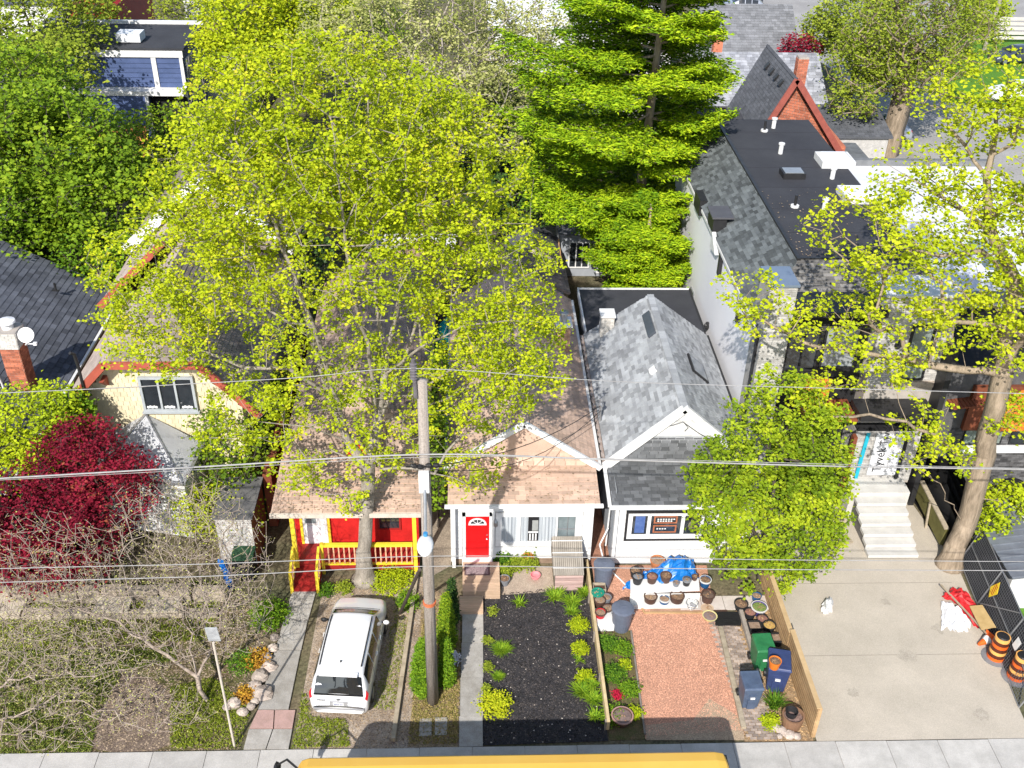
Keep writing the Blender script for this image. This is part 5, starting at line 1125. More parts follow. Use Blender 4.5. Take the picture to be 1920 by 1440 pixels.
MB().bb((pb_.x-.16,pb_.y-.24,lampq.z+1.1),(pb_.x+.1,pb_.y-.14,lampq.z+1.75)).build('bracket', white_trim, LT)
steel_wire = mat('pale_wire', (.36,.355,.35), (.28,.275,.27), .5, 4, ov=.05); dark_wire = mat('dark_wire', (.03,.03,.03), (.05,.05,.05), .6, 4)
def wire(px, r, m, label, yy=20.6, ext=True, name='overhead_wire', group='overhead wires along the street'):
    P = [YP(x, y, yy) for x, y in px]
    if ext: P = [P[0]+(P[0]-P[1]).normalized()*40]+P+[P[-1]+(P[-1]-P[-2]).normalized()*40]
    # smooth catmull
    Q = []
    for i in range(len(P)-1):
        a, b_, c, d = P[max(i-1,0)], P[i], P[i+1], P[min(i+2,len(P)-1)]
        for k in range(6):
            t = k/6; Q.append(.5*((2*b_)+(c-a)*t+(2*a-5*b_+4*c-d)*t*t+(3*b_-3*c+d-a)*t*t*t))
    Q.append(P[-1]); o = MB().tube(Q, r, 5).build(name, m, smooth=True); return tag(o, label, 'wire', group)
wire([(0,737),(180,729),(545,709),(781,691),(1150,715),(1560,728),(1920,738)], .010, steel_wire, 'thin pale wire tied to the top insulator of the utility pole')
wire([(0,897),(400,874),(797,852),(1150,862),(1560,874),(1920,880)], .022, steel_wire, 'thick bundled cable crossing the pole just above mid-height')
wire([(0,900),(400,879),(797,857),(1150,860),(1560,870),(1920,878)], .008, steel_wire, 'thin messenger wire running tight beside the thick bundled cable')
wire([(0,1066),(400,1057),(790,1043),(1100,1045),(1500,1050),(1920,1053)], .012, steel_wire, 'upper of the two pale cables passing just below the street lamp')
wire([(0,1092),(400,1080),(790,1062),(1170,1065),(1500,1068),(1920,1070)], .013, steel_wire, 'lowest pale cable crossing in front of the porches')
def drop(a, c, r, m, label, sag=.3):
    a = Vector(a); c = Vector(c); Q = [a.lerp(c, t/10)+Vector((0,0,-sag*4*(t/10)*(1-t/10))) for t in range(11)]
    return tag(MB().tube(Q, r, 5).build('service_drop', m, smooth=True), label, 'wire')
hook = Vector((4.62,30.4,4.1)); drop(Vector((-1.05,20.6,9.0)), hook, .014, dark_wire, 'dark service cable sagging from the pole to the grey house corner, upper', .5)
drop(Vector((-1.05,20.6,8.9)), hook+Vector((0,0,-.25)), .012, dark_wire, 'dark service cable just below its twin over the cottage porch roof', .9)
drop(Vector((-1.1,20.6,8.6)), (-.7,27.9,3.3), .014, dark_wire, 'dark service cable running from the pole to the cottage left eave', .3)
drop(YP(1450,868,20.6), (13.9,29.8,3.5), .014, dark_wire, 'black service cable reaching the wrapped entry of the modern house', .5)
b = MB(); b.tube([hook+Vector((-.05,0,.3)), hook+Vector((.1,.1,-1.6))], .035, 7); b.blob(hook, .1); tag(b.build('service_mast', metal_grey), 'grey electrical service mast on the side wall of the grey-roofed house', 'mast')
# far utility pole at the top right and its fence
p = G(1845,95); fp = thing('utility_pole', 'far grey utility pole at the top right beside the pale rail fence', 'utility pole', p); MB().tube([p,p+Vector((.4,0,7.5))],[.18,.12],8).build('pole', pole_wood, fp); MB().bar(p+Vector((-.6,0,6.8)),p+Vector((1.4,0,6.8)),.1).build('cross_arm', pole_wood, fp)
p = G(1880,80); ff = thing('rail_fence', 'pale horizontal board fence at the top right corner', 'fence', p)
for k in range(5): MB().bb((p.x-1,p.y-k*.02,.3+k*.42),(p.x+8,p.y+.06,.3+k*.42+.28)).build('rail', mat('pale_rail',(.60,.57,.52),(.5,.47,.43),.8,3), ff)
# leaning guy guard + street sign
a, c = G(750,1150), YP(787,1068,21.6); tag(MB().tube([a,c],.055,8).build('guy_guard', mat('dark_brown_pipe',(.06,.045,.04),(.09,.07,.06),.7,5)), 'dark leaning pipe guard beside the board edging near the pole', 'pipe')
s0 = Vector((-6.77,19.24,0)); s1 = YP(400,1205,19.3); T = thing('street_sign', 'leaning pale street-sign post with blank grey plate at the kerb side', 'street sign', s0)
MB().tube([s0,s1],.035,8).build('post', mat('pale_post',(.58,.52,.44),(.48,.42,.36),.6,4), T); b = MB(); b.box(s1+Vector((.02,.03,.28)),(.32,.03,.62),rx=.2); b.build('plate', mat('grey_sign_back',(.46,.48,.50),(.28,.29,.31),.5,5), T)
MB().tube([Vector((-6.65,19.3,0)),Vector((-6.62,19.3,1.0))],.015,5).build('stake', black_metal, T) if False else None

# ================================================================ EDGINGS AND FENCES
T = thing('board_edging', 'long pale lumber edging between the minivan strip and the cypresses', 'edging', (-2.2,22,0)); T['kind'] = 'thing'
a, c = G(737,1392), G(782,1078)
for i in range(3):
    p, q = a.lerp(c, i/3+.003), a.lerp(c, (i+1)/3-.003); MB().bar(p+Vector((0,0,.08)), q+Vector((0,0,.08)), .13, .16).build('plank', lumber, T)
T = thing('plank_divider', 'low yellowish plank fence separating the black mulch bed from the gravel pad', 'fence', (3.95,22,0))
ys_ = [19.6,21.3,23.0,24.7,26.4]
for i in range(4): MB().bb((3.90,ys_[i]+.01,.02),(3.99,ys_[i+1]-.01,.42)).build('plank', mat('yellow_lumber',(.62,.49,.29),(.50,.38,.21),.8,3,.2,20,ov=.12), T)
for y in ys_[:-1]: MB().bb((3.85,y,.0),(3.90,y+.09,.40)).build('post', grey_wood, T)
T = thing('gravel_edging', 'grey timber edging along the right side of the pink gravel pad', 'edging', (7.8,22,0))
a, c = G(1394,1368), G(1350,1178)
for i in range(3): MB().bar(a.lerp(c,i/3+.004)+Vector((0,0,.05)), a.lerp(c,(i+1)/3-.004)+Vector((0,0,.05)), .15, .12).build('board', lumber, T)
T = thing('gravel_edging', 'thin brown timber edging along the left side of the pink gravel pad', 'edging', (5.1,21,0))
MB().bar(G(1209,1378)+Vector((0,0,.03)), G(1183,1185)+Vector((0,0,.03)), .05, .08).build('board', grey_wood, T)
T = thing('timber_border', 'weathered timber border holding the row of pots along the cedar fence', 'edging', (8.6,23,0))
MB().bar(G(1388,1150)+Vector((0,0,.08)), G(1424,1275)+Vector((0,0,.08)), .12, .2).build('board', grey_wood, T)
# cedar fence
T = thing('cedar_fence', 'new cedar board fence between the gravel pad and the concrete driveway', 'fence', (9.9,22,0))
fbm = ubox('fence_board', fence_wood)
y = 19.3
i = 0
while y < 25.2:
    h = 1.15 if y < 22.3 else 1.05
    for k in range(8): pass
    y += 2.95
for (ya, yb_, h) in ((19.25,22.25,1.25),(22.3,25.6,1.1)):
    k = 0
    while k*.15 < h-.05: boxpiece('fence_board', fbm, T, (9.84,ya,.03+k*.15),(9.875,yb_,.03+k*.15+.125)); k += 1
    MB().bb((9.80,ya,h),(9.95,yb_,h+.04)).build('cap_rail', mat('cap_wood',(.55,.39,.21),(.45,.31,.16),.8,3), T)
    for yy in (ya,(ya+yb_)/2,yb_-.09): MB().bb((9.88,yy,0),(9.97,yy+.09,h)).build('post', fence_wood, T)
# pavers between gravel and cedar fence
PV = thing('paver_path', 'narrow brick-paver path beside the pink gravel pad under the bins', 'path', (8.3,22,0)); PV['kind'] = 'structure'
pm = ubox('paver', paver_m); n = 0
y = 19.2
r = 0
while y < 24.0 and n < 300:
    x0 = 8.06-(y-19.2)*.055; x = x0-(.1 if r % 2 else 0)
    while x < x0+.82-.05: boxpiece('paver', pm, PV, (x+.009,y+.009,-.03),(x+.191,y+.091,.012+random.uniform(0,.008))); x += .2; n += 1
    y += .1 if y > 0 else 0; r += 1
PW = thing('pale_paving', 'pale flagstone strip before the grey-roofed house behind the pots', 'paving', (8.3,25,0)); PW['kind'] = 'structure'
for k in range(4): MB().bb((6.9+k*.75,24.35,.0),(6.9+k*.75+.73,24.95,.05)).build('flagstone', mat('pale_flag',(.58,.52,.47),(.48,.42,.38),.9,3,.2,40,ov=.1), PW)
T = thing('black_grate', 'dark slatted plastic tray on the ground before the pots', 'tray', G(1365,1161))
for k in range(6): 
    a, c = G(1341,1151+k*4.2), G(1389,1151+k*4.2); MB().bar(a+Vector((0,0,.03)), c+Vector((0,0,.03)), .09, .05).build('slat', black_plastic, T)
MB().bb((7.72,24.0,.0),(8.45,24.35,.02)).build('base', mat('tray_brown',(.09,.05,.035),(.06,.035,.025),.8), T)
# paver apron right of path bottom
T = thing('stone_border', 'row of small white rocks in front of the barrel planter', 'rocks', G(1470,1370))
for x, y, r in ((1455,1364,.15),(1466,1370,.16),(1480,1377,.17),(1494,1380,.13),(1462,1380,.09)): MB().blob(G(x,y,.05), r, sz=.6).build('rock', pale_stone, T, smooth=False)

# utility covers
for i, (x, y) in enumerate(((798,1365),(827,1363))):
    p = G(x,y); o = MB().box((p.x,p.y,.02),(.36,.62,.05)).build('meter_cover', mat('cover_concrete',(.40,.37,.33),(.30,.28,.25),.9,4), bevel=.01); tag(o, ('left', 'right')[i]+' of the two flat concrete utility covers beside the walkway', 'utility cover')

# ================================================================ PLAYER-SIZE YARD OBJECTS
def wheelie(name, label, m, loc, rz=0, s=1.0):
    T = thing(name, label, 'wheelie bin', (0,0,0))
    b = MB(); b.add([(-.24,-.28,.06),(.24,-.28,.06),(.24,.28,.06),(-.24,.28,.06),(-.30,-.36,.98),(.30,-.36,.98),(.30,.36,.98),(-.30,.36,.98)],((0,3,2,1),(4,5,6,7),(0,1,5,4),(1,2,6,5),(2,3,7,6),(3,0,4,7)),.5)
    b.build('body', m, T, bevel=.03); l = MB(); l.add([(-.32,-.40,.98),(.32,-.40,.98),(.32,.36,.98),(-.32,.36,.98),(-.29,-.36,1.05),(.29,-.36,1.05),(.29,.34,1.08),(-.29,.34,1.08)],((0,3,2,1),(4,5,6,7),(0,1,5,4),(1,2,6,5),(2,3,7,6),(3,0,4,7)),.5)
    ld = l.build('lid', m, T, bevel=.02); MB().bb((-.2,-.22,1.062),(.2,.2,1.075)).build('lid_panel', m, ld); 
    h = MB(); h.bar((-.26,.42,.98),(.26,.42,.98),.04); h.bar((-.24,.34,.95),(-.24,.43,.98),.04); h.bar((.24,.34,.95),(.24,.43,.98),.04); h.build('handle', black_plastic, T)
    MB().bb((-.12,-.372,.66),(.12,-.34,.72)).build('front_grip', m, T); MB().bb((-.07,-.368,.55),(.07,-.33,.62)).build('sticker', white_trim, T)
    MB().bb((-.13,-.35,.1),(.13,-.30,.5)).build('front_rib', m, T)
    for s_ in (-1,1):
        w = MB(); w.lathe((0,0,0),[(.12,-.03),(.12,.03)],12); w.v = [(s_*.27+v[2],.30+v[0],.12+v[1]) for v in w.v]; w.build('wheel', black_plastic, T)
    T.location = loc; T.rotation_euler = (0,0,rz); T.scale = (s,s,s); return T
blue_bin = mat('navy_bin_plastic', (.04,.06,.16),(.03,.045,.12),.4,4,spec=.5); slate_bin = mat('slate_bin_plastic',(.085,.12,.19),(.06,.085,.14),.45,4,spec=.5); green_bin = mat('green_bin_plastic',(.03,.19,.07),(.02,.14,.05),.45,4,spec=.5)
wheelie('wheelie_bin', 'slate-blue wheelie bin standing alone on the pavers beside the spiky plant', slate_bin, (8.27,20.55,.01), .03, .95)
bb_ = wheelie('wheelie_bin', 'navy blue wheelie bin with an orange pot on its lid', blue_bin, (9.25,21.2,.0), -.22, 1.1)
wheelie('wheelie_bin', 'green wheelie bin tucked behind the navy blue bin', green_bin, (8.98,22.0,.0), .05, .98)
def lines_can(name, label, m, loc, r=.30, h=.85, lid=True):
    T = thing(name, label, 'dustbin', (0,0,0)); b = MB(); b.lathe((0,0,0),[(r*.78,0),(r*.85,.25*h),(r*.87,.26*h),(r*.93,.62*h),(r*.95,.63*h),(r,.98*h),(r*1.06,.985*h),(r*1.06,h)],20); b.build('body', m, T, smooth=False)
    if lid: l = MB(); l.lathe((0,0,h),[(r*1.08,0),(r*1.08,.03),(r*.9,.06),(r*.4,.09),(.01,.10)],20); L_ = l.build('lid', m, T); MB().bar((-.08,0,h+.10),(.08,0,h+.10),.03,.05).build('handle', m, L_)
    for s in (-1,1): MB().bb((s*r*1.0-.02,-.07,h*.8),(s*r*1.08+.02,.07,h*.84)).build('side_handle', m, T)
    T.location = loc; return T
can_m = mat('grey_blue_can', (.13,.15,.20),(.10,.115,.155),.45,3,spec=.4)
lines_can('dustbin', 'tall grey-blue dustbin against the plank divider by the cottage corner', can_m, (4.42,25.55,0), .33, .95)
lines_can('dustbin', 'grey-blue lidded dustbin in front of the stacked pots beside the green bed', can_m, (4.82,23.62,0), .34, .85)
lines_can('dustbin', 'black dustbin in shade against the dark brick house', black_plastic, (20.3,29.6,0), .36, 1.0)
terracotta = mat('terracotta', (.52,.19,.075),(.42,.15,.06),.8,4); choc = mat('brown_pot', (.10,.055,.042),(.07,.04,.03),.55,4); blackpot = mat('black_pot',(.02,.02,.022),(.03,.03,.032),.5,4); bluepot = mat('blue_pot',(.02,.09,.22),(.015,.07,.17),.35,4); whitepot = mat('white_pot',(.62,.62,.60),(.52,.52,.5),.5,4); greypot = mat('grey_pot',(.22,.23,.25),(.17,.18,.2),.6,4); redpot = mat('red_pot',(.50,.02,.03),(.4,.015,.02),.4,4)
pot_soil = mat('potting_soil', (.14,.085,.055),(.26,.17,.11),1,9,.8,60,fine=.4); dry_soil = mat('dry_potting_soil',(.36,.26,.19),(.24,.16,.11),1,9,.6,60,fine=.3)
def pot(label, px, py, r, h, m, base=0.0, soil=pot_soil, rimm=None, group=None, stuff=None, sy=1, n=18):
    p = G(px, py, base+h); T = thing('plant_pot', label, 'plant pot', (p.x,p.y,base), group)
    b = MB(); b.lathe((p.x,p.y,base),[(r*.72,0),(r*.93,h*.86),(r*.98,h*.86),(r,h),(r*.88,h),(r*.84,h*.9)],n,sy=sy,cap=False); b.lathe((p.x,p.y,base),[(r*.70,.0),(.01,.0)],n,sy=sy,cap=False); b.build('pot', m, T, smooth=False)
    MB().lathe((p.x,p.y,base+h*.88),[(r*.88,0),(r*.5,.015),(.01,.02)],n,sy=sy,cap=False).build('soil', soil, T)
    if rimm: MB().lathe((p.x,p.y,base+h),[(r*1.03,-.04),(r*1.04,.004),(r*.9,.006)],n,sy=sy,cap=False).build('rim', rimm, T)
    c = MB()
    for k in range(int(10)):
        a = random.uniform(0,6.28); q = random.uniform(0,r*.75); c.box((p.x+q*cos(a),p.y+q*sin(a)*sy,base+h*.9+.02),(.05,.02,.012),rz=a*3,rx=random.uniform(-.4,.4))
    c.build('dead_stalks', stuff or mat('dead_stalk',(.40,.27,.15),(.25,.13,.07),.9,5,ov=.4), T, kind='stuff'); return T
# white bench with pots, tarp
T = thing('potting_bench', 'low white cloth-covered bench crowded with brown and black pots', 'bench', (6.4,24.9,0))
bx = [G(1182,1086,.42), G(1310,1084,.42), G(1312,1106,.42), G(1182,1112,.42)]
MB().prism([bx[3],bx[2],bx[1],bx[0]],(0,0,-.05)).build('bench_top', white_paint, T)
lw = [G(1182,1112,.42), G(1312,1106,.42)]; q = MB(); y0_ = lw[0].y
q.bb((lw[0].x,y0_-.02,.0),(lw[1].x,y0_+.02,.37)); q.build('cloth_front', mat('white_cloth',(.72,.71,.68),(.60,.59,.56),.9,5), T)
q = MB(); q.bb((lw[0].x,y0_-.32,.0),(lw[1].x-.1,y0_-.03,.17)); q.build('lower_shelf', MATS['white_cloth'], T)
G1 = 'pots on and around the white bench'
for (lab, px, py, r, h, m, base, soil, rim) in (
 ('round black pot with silver inner bowl at the left end of the bench',1196,1080,.19,.30,blackpot,.42,greypot,None),
 ('black pot leaning behind the silver-bowled pot on the bench',1192,1069,.20,.28,blackpot,.42,pot_soil,None),
 ('brown pot of reddish soil second along the bench back row',1223,1080,.19,.26,choc,.42,mat('reddish_soil',(.30,.15,.12),(.2,.1,.08),1,9),None),
 ('square-looking brown pot with dry leaves in the middle of the bench',1249,1078,.20,.27,choc,.42,pot_soil,None),
 ('small grey pot low between two larger pots on the bench',1268,1092,.12,.14,greypot,.42,greypot,None),
 ('grey-rimmed black pot near the right end of the bench',1288,1086,.15,.24,blackpot,.42,greypot,greypot),
 ('tiny brown pot half hidden at the tarp corner',1303,1080,.11,.16,choc,.42,pot_soil,None),
 ('white-rimmed blue pot of dry leaves off the right end of the bench',1323,1086,.20,.30,bluepot,.25,pot_soil,whitepot),
 ('large dark brown ribbed pot on the ground at the bench right corner',1328,1114,.23,.36,choc,0,mat('brown_soil',(.15,.10,.08),(.10,.07,.05),1,9),choc),
 ('large brown pot with pale soil first in the front row',1220,1117,.23,.40,choc,0,dry_soil,None),
 ('small blue pot with white rim second in the front row',1246,1122,.18,.33,bluepot,0,dry_soil,whitepot),
 ('large dark pot filled with brown leaves third in the front row',1270,1116,.25,.40,choc,0,pot_soil,None)):
    pot(lab, px, py, r, h, m, base, soil, rim, G1)
T = thing('wire_basket', 'grey wire basket of scraps at the right end of the front pot row', 'basket', G(1297,1137)); p = G(1297,1134,.15)
b = MB()
for k in range(14): a = 2*pi*k/14; b.tube([(p.x+.12*cos(a),p.y+.12*sin(a),.01),(p.x+.2*cos(a),p.y+.2*sin(a),.26)],.008,4)
for z, r in ((.01,.12),(.13,.16),(.26,.2)): b.tube([(p.x+r*cos(2*pi*k/14),p.y+r*sin(2*pi*k/14),z) for k in range(15)],.009,4)
b.build('basket', metal_grey, T); b = MB(); [b.blob((p.x+random.uniform(-.1,.1),p.y+random.uniform(-.1,.1),random.uniform(.05,.18)),.06) for _ in range(7)]; b.build('contents', mat('grey_scraps',(.20,.20,.21),(.36,.36,.37),.8,9), T)
pot('flat beige saucer on the ground right of the wire basket', 1326,1140,.22,.07, mat('beige_saucer',(.56,.43,.30),(.46,.35,.24),.8,3), 0, mat('beige_soil',(.50,.36,.25),(.42,.3,.2),1,5), None, G1)
pot('wide yellow-rimmed bowl on the gravel beside the black tray', 1331,1154,.25,.12, mat('cream_bowl',(.66,.58,.28),(.56,.48,.22),.6,3), 0, mat('dark_water',(.24,.18,.17),(.17,.12,.11),.3,2), None, G1)
fr = thing('wood_frame', 'open wooden frame lying under the front row of pots', 'frame', G(1255,1145))
for a, c in (((1197,1128),(1208,1150)),((1208,1150),(1322,1150)),((1197,1128),(1310,1128))): MB().bar(G(*a)+Vector((0,0,.03)), G(*c)+Vector((0,0,.03)), .06,.05).build('rail', fence_wood, fr)
MB().box(G(1265,1140)+Vector((0,0,.005)),(1.7,.45,.02)).build('board', mat('wet_board',(.42,.25,.17),(.3,.18,.12),.9,3), fr)
# tarp: draped grid
def drape(name, label, cat, P, m, nx=22, ny=14, amp=.05, seed=2):
    """P: 3x3 or nxm control grid of world points"""
    rng = random.Random(seed); rows = len(P); cols = len(P[0]); vs = []
    for i in range(ny+1):
        for j in range(nx+1):
            u = j/nx*(cols-1); v = i/ny*(rows-1); a, c = min(int(u), cols-2), min(int(v), rows-2); fu, fv = u-a, v-c
            p = (P[c][a]*(1-fu)+P[c][a+1]*fu)*(1-fv)+(P[c+1][a]*(1-fu)+P[c+1][a+1]*fu)*fv
            vs.append(p+Vector((rng.uniform(-amp,amp)*.5, rng.uniform(-amp,amp)*.5, rng.uniform(-amp,amp)+amp*.8*sin(j*1.7+i*.6))))
    b = MB(); n = nx+1; b.add(vs, [(i*n+j,i*n+j+1,(i+1)*n+j+1,(i+1)*n+j) for i in range(ny) for j in range(nx)], .5)
    o = b.build(name, m, smooth=False); so = o.modifiers.new('solid','SOLIDIFY'); so.thickness = .012; return tag(o, label, cat)
tarp_m = mat('blue_tarp', (.008,.17,.52),(.006,.13,.43),.35,5,spec=.5)
W = lambda px,py,z: G(px,py,z)
drape('blue_tarp', 'crumpled bright blue tarpaulin heaped behind the pots on the bench', 'tarpaulin',
 [[W(1166,1106,.04),W(1205,1102,.1),W(1240,1094,.45),W(1275,1090,.45),W(1310,1085,.4)],
  [W(1178,1092,.25),W(1210,1080,.5),W(1240,1076,.6),W(1280,1068,.75),W(1306,1074,.5)],
  [W(1200,1078,.45),W(1225,1068,.6),W(1252,1052,.9),W(1282,1046,1.0),W(1302,1056,.6)],
  [W(1212,1072,.3),W(1240,1060,.5),W(1255,1045,.8),W(1278,1042,.7),W(1298,1050,.4)]], tarp_m)
pot('large clay bowl behind the blue tarpaulin by the house wall', 1233,1050,.26,.3, terracotta, .3, dry_soil, None, G1)
# left stack by the divider
G2 = 'pots stacked by the plank divider'
T = thing('white_crate', 'white plastic crate turned upside down before the stacked pots', 'crate', G(1132,1165)); p = G(1131,1160,.2); MB().box((p.x,p.y,.15),(.66,.75,.30)).build('crate', white_paint, T, bevel=.03); MB().blob((p.x,p.y+.05,.31),.07,sz=.3).build('knob', black_plastic, T)
for (lab, px, py, r, h, m, base, soil, rim) in (
 ('green plastic tub pushed against the divider beside a cardboard box',1121,1110,.22,.30,mat('teal_tub',(.02,.28,.19),(.015,.22,.15),.5,4),.15,mat('teal_in',(.015,.24,.16),(.01,.2,.13),.6),None),
 ('grey pot with a pale rim behind the dustbin',1137,1119,.17,.28,greypot,.1,dry_soil,greypot),
 ('dark pot of dry soil in the middle of the divider stack',1125,1124,.20,.30,choc,.12,dry_soil,None),
 ('dark pot of sandy soil touching the dustbin lid',1139,1139,.18,.28,choc,.1,dry_soil,None),
 ('dark-rimmed red pot at the front of the divider stack',1126,1147,.18,.28,redpot,.22,dry_soil,choc)):
    pot(lab, px, py, r, h, m, base, soil, rim, G2)
T = thing('cardboard_box', 'small open brown box behind the green tub', 'box', G(1124,1103)); p = G(1124,1099,.4); b = MB()
for d in ((-.2,0,.02,.3),(.2,0,.02,.3),(0,-.15,.42,.02),(0,.15,.42,.02)): b.box((p.x+d[0],p.y+d[1],.3),(d[2],d[3],.22))
b.build('side', lumber, T); MB().box((p.x,p.y,.15),(.4,.3,.3)).build('contents', choc, T)
# pots along the cedar fence
G3 = 'pots along the cedar fence'
for (lab, px, py, r, h, m, base, soil, rim) in (
 ('oval black planter farthest left of the cedar fence pots',1390,1131,.24,.26,blackpot,0,pot_soil,None),
 ('small dark blue pot at the edge of the round green tree',1419,1116,.17,.25,bluepot,0,dry_soil,None),
 ('purple-blue pot with pale rim full of green succulents',1424,1137,.27,.30,mat('purple_pot',(.08,.05,.22),(.06,.04,.17),.5,4),0,mat('succulent_mix',(.22,.30,.08),(.10,.14,.04),.8,14),whitepot),
 ('dark pot with pinkish soil below the succulent pot',1407,1147,.20,.26,blackpot,0,MATS['reddish_soil'],None),
 ('tilted dark pot with pinkish soil beside the cedar boards',1430,1159,.20,.26,blackpot,0,MATS['reddish_soil'],None),
 ('black pot overflowing with dry yellow stalks',1443,1171,.22,.28,blackpot,0,mat('straw',(.55,.38,.12),(.36,.22,.07),.9,12),None),
 ('black pot of brown leaves just behind the green bin',1430,1191,.22,.26,blackpot,0,pot_soil,None)):
    pot(lab, px, py, r, h, m, base, soil, rim, G3)
for lab, px, py in (('square brown seed tray left of the yellow-stalk pot',1415,1172),('square planter box tucked behind the green bin by the fence',1459,1195)):
    p = G(px,py,.22); T = thing('planter_box', lab, 'planter', (p.x,p.y,0)); b = MB()
    for d in ((-.2,0,.03,.38),(.2,0,.03,.38),(0,-.18,.42,.03),(0,.18,.42,.03)): b.box((p.x+d[0],p.y+d[1],.12),(d[2],d[3],.24))
    b.build('side', blackpot, T); MB().box((p.x,p.y,.10),(.38,.34,.16)).build('soil', dry_soil, T)
pot('bright orange plastic pot sitting on the navy wheelie bin lid', 1454,1238,.19,.30, mat('orange_pot',(.72,.20,.03),(.6,.16,.025),.4,4), 1.16, pot_soil, None)
p = G(1488,1340,.45); T = thing('barrel_planter', 'brown half-barrel planter holding an empty black pot at the fence end', 'planter', (p.x,p.y,0))
MB().lathe((p.x,p.y,0),[(.27,0),(.31,.25),(.33,.45),(.28,.45),(.27,.36)],20,cap=False).build('barrel', mat('barrel_brown',(.26,.15,.09),(.2,.11,.065),.7,3), T)
MB().lathe((p.x,p.y,.36),[(.28,0),(.01,.02)],20,cap=False).build('soil', mat('mixed_soil',(.30,.2,.17),(.12,.08,.07),1,14), T); q = MB(); q.lathe((p.x-.05,p.y+.05,.3),[(.14,0),(.19,.26),(.17,.26),(.12,.05)],16,cap=False); q.build('inner_pot', blackpot, T)
# cottage yard things
pot('brown tub with reddish rim beside the gravel near the sidewalk', 1167,1341,.32,.30, choc, 0, mat('tub_soil',(.24,.17,.15),(.14,.10,.09),1,12), mat('tub_rim',(.42,.26,.22),(.35,.2,.17),.7))
T = thing('storage_hutch', 'low grey corrugated-lid storage box with pinkish plank front', 'storage box', (3.2,25.9,0))
MB().bb((2.80,25.35,0),(3.70,26.5,.72)).build('body', grey_wood, T)
pk = ubox('front_plank', mat('pink_plank',(.50,.36,.33),(.36,.24,.22),.9,4,.2,20,ov=.2,stretch=(.3,1,4)))
for k in range(6): boxpiece('front_plank', pk, T, (2.78,25.31,.02+k*.115),(3.72,25.35,.02+k*.115+.105))
rb = ubox('lid_slat', mat('taupe_lid',(.36,.32,.27),(.28,.25,.21),.8,3,ov=.08))
for k in range(15):
    o = piece('lid_slat', rb, T, (2.76+k*.0675,25.92,1.03), (radians(24),0,0), (.052,1.40,.035))
b = MB(); 
for yy in (25.5,26.0,26.4): b.bar((2.70,yy,.87+(yy-25.5)*.44),(3.76,yy,.87+(yy-25.5)*.44),.025,.02)
b.build('strap', white_trim, T)
MB().prism([(2.71,25.28,.72),(2.71,26.56,.72),(2.71,26.56,1.28)],(1.02,0,0)).build('lid_side', grey_wood, T)
tag(MB().lathe(tuple(G(1004,1082,.0)),[(.02,0),(.15,.0),(.18,.12),(.16,.13),(.13,.03),(.01,.03)],18,cap=False).build('pink_bowl', mat('pink_plastic',(.75,.28,.30),(.65,.23,.25),.4)), 'small round pink plastic bowl on the dirt before the cottage window', 'bowl')
# driveway objects
drape('plastic_bag', 'crumpled white plastic bag lying on the concrete driveway', 'bag', [[W(1538,1150,.02),W(1550,1152,.05),W(1560,1148,.02)],[W(1540,1140,.2),W(1549,1138,.45),W(1562,1136,.25)],[W(1545,1128,.25),W(1552,1126,.4),W(1562,1126,.2)],[W(1548,1122,.05),W(1553,1120,.1),W(1560,1120,.03)]], white_paint, 8, 8, .06, 5)
red_tarp = mat('red_tarp',(.62,.03,.035),(.5,.02,.025),.5,5); 
drape('red_tarp', 'heap of red tarpaulin beside the construction fence', 'tarpaulin', [[W(1765,1120,.03),W(1790,1130,.1),W(1830,1180,.03)],[W(1775,1112,.2),W(1800,1118,.4),W(1845,1170,.2)],[W(1785,1100,.05),W(1812,1108,.3),W(1850,1160,.1)]], red_tarp, 14, 10, .07, 6)
drape('white_sheet', 'white plastic sheet spread over the red tarpaulin on the driveway', 'plastic sheet', [[W(1764,1182,.02),W(1795,1185,.04),W(1822,1185,.02)],[W(1766,1150,.1),W(1790,1148,.22),W(1818,1165,.15)],[W(1764,1128,.1),W(1780,1130,.25),W(1800,1140,.25)]], mat('white_sheet',(.74,.74,.75),(.64,.64,.66),.5,4), 14, 10, .05, 7)
T = thing('plywood_sheet', 'stained plywood offcut resting on the red tarpaulin', 'plywood', G(1842,1160)); q = [W(1818,1136,.42),W(1842,1134,.45),W(1868,1176,.40),W(1840,1180,.36)]; MB().prism(q[::-1],(0,0,-.03)).build('sheet', mat('plywood',(.52,.37,.17),(.40,.27,.11),.8,3,.1), T)
tag(MB().bar(W(1764,1096,.25),W(1852,1190,.25),.05,.04).build('timber_batten', lumber), 'long thin timber batten lying across the red tarpaulin', 'batten')
o_or = mat('safety_orange',(.80,.14,.02),(.68,.11,.015),.45,4); o_dk = mat('drum_band',(.10,.025,.015),(.07,.02,.01),.4,4); o_lt = mat('drum_reflective',(.80,.42,.12),(.72,.36,.1),.35,4)
def drum(label, loc, rz=0):
    T = thing('traffic_drum', label, 'traffic drum', (0,0,0), 'traffic drums beside the construction fence'); r = .27; z = .06
    b = MB(); b.lathe((0,0,0),[(.42,0),(.43,.05),(.30,.07)],20); b.build('rubber_base', mat('grey_rubber',(.16,.16,.17),(.22,.22,.23),.8,5), T)
    for i in range(7):
        h = .13; m_ = (o_or,o_dk,o_lt,o_dk,o_or,o_dk,o_lt)[i]; MB().lathe((0,0,z),[(r-i*.007,0),(r-i*.007,h)],20,cap=(i==6)).build('band', m_, T); z += h
    MB().lathe((0,0,z),[(.2,0),(.16,.04),(.01,.05)],16,cap=False).build('top', black_plastic, T)
    T.location = loc; return T
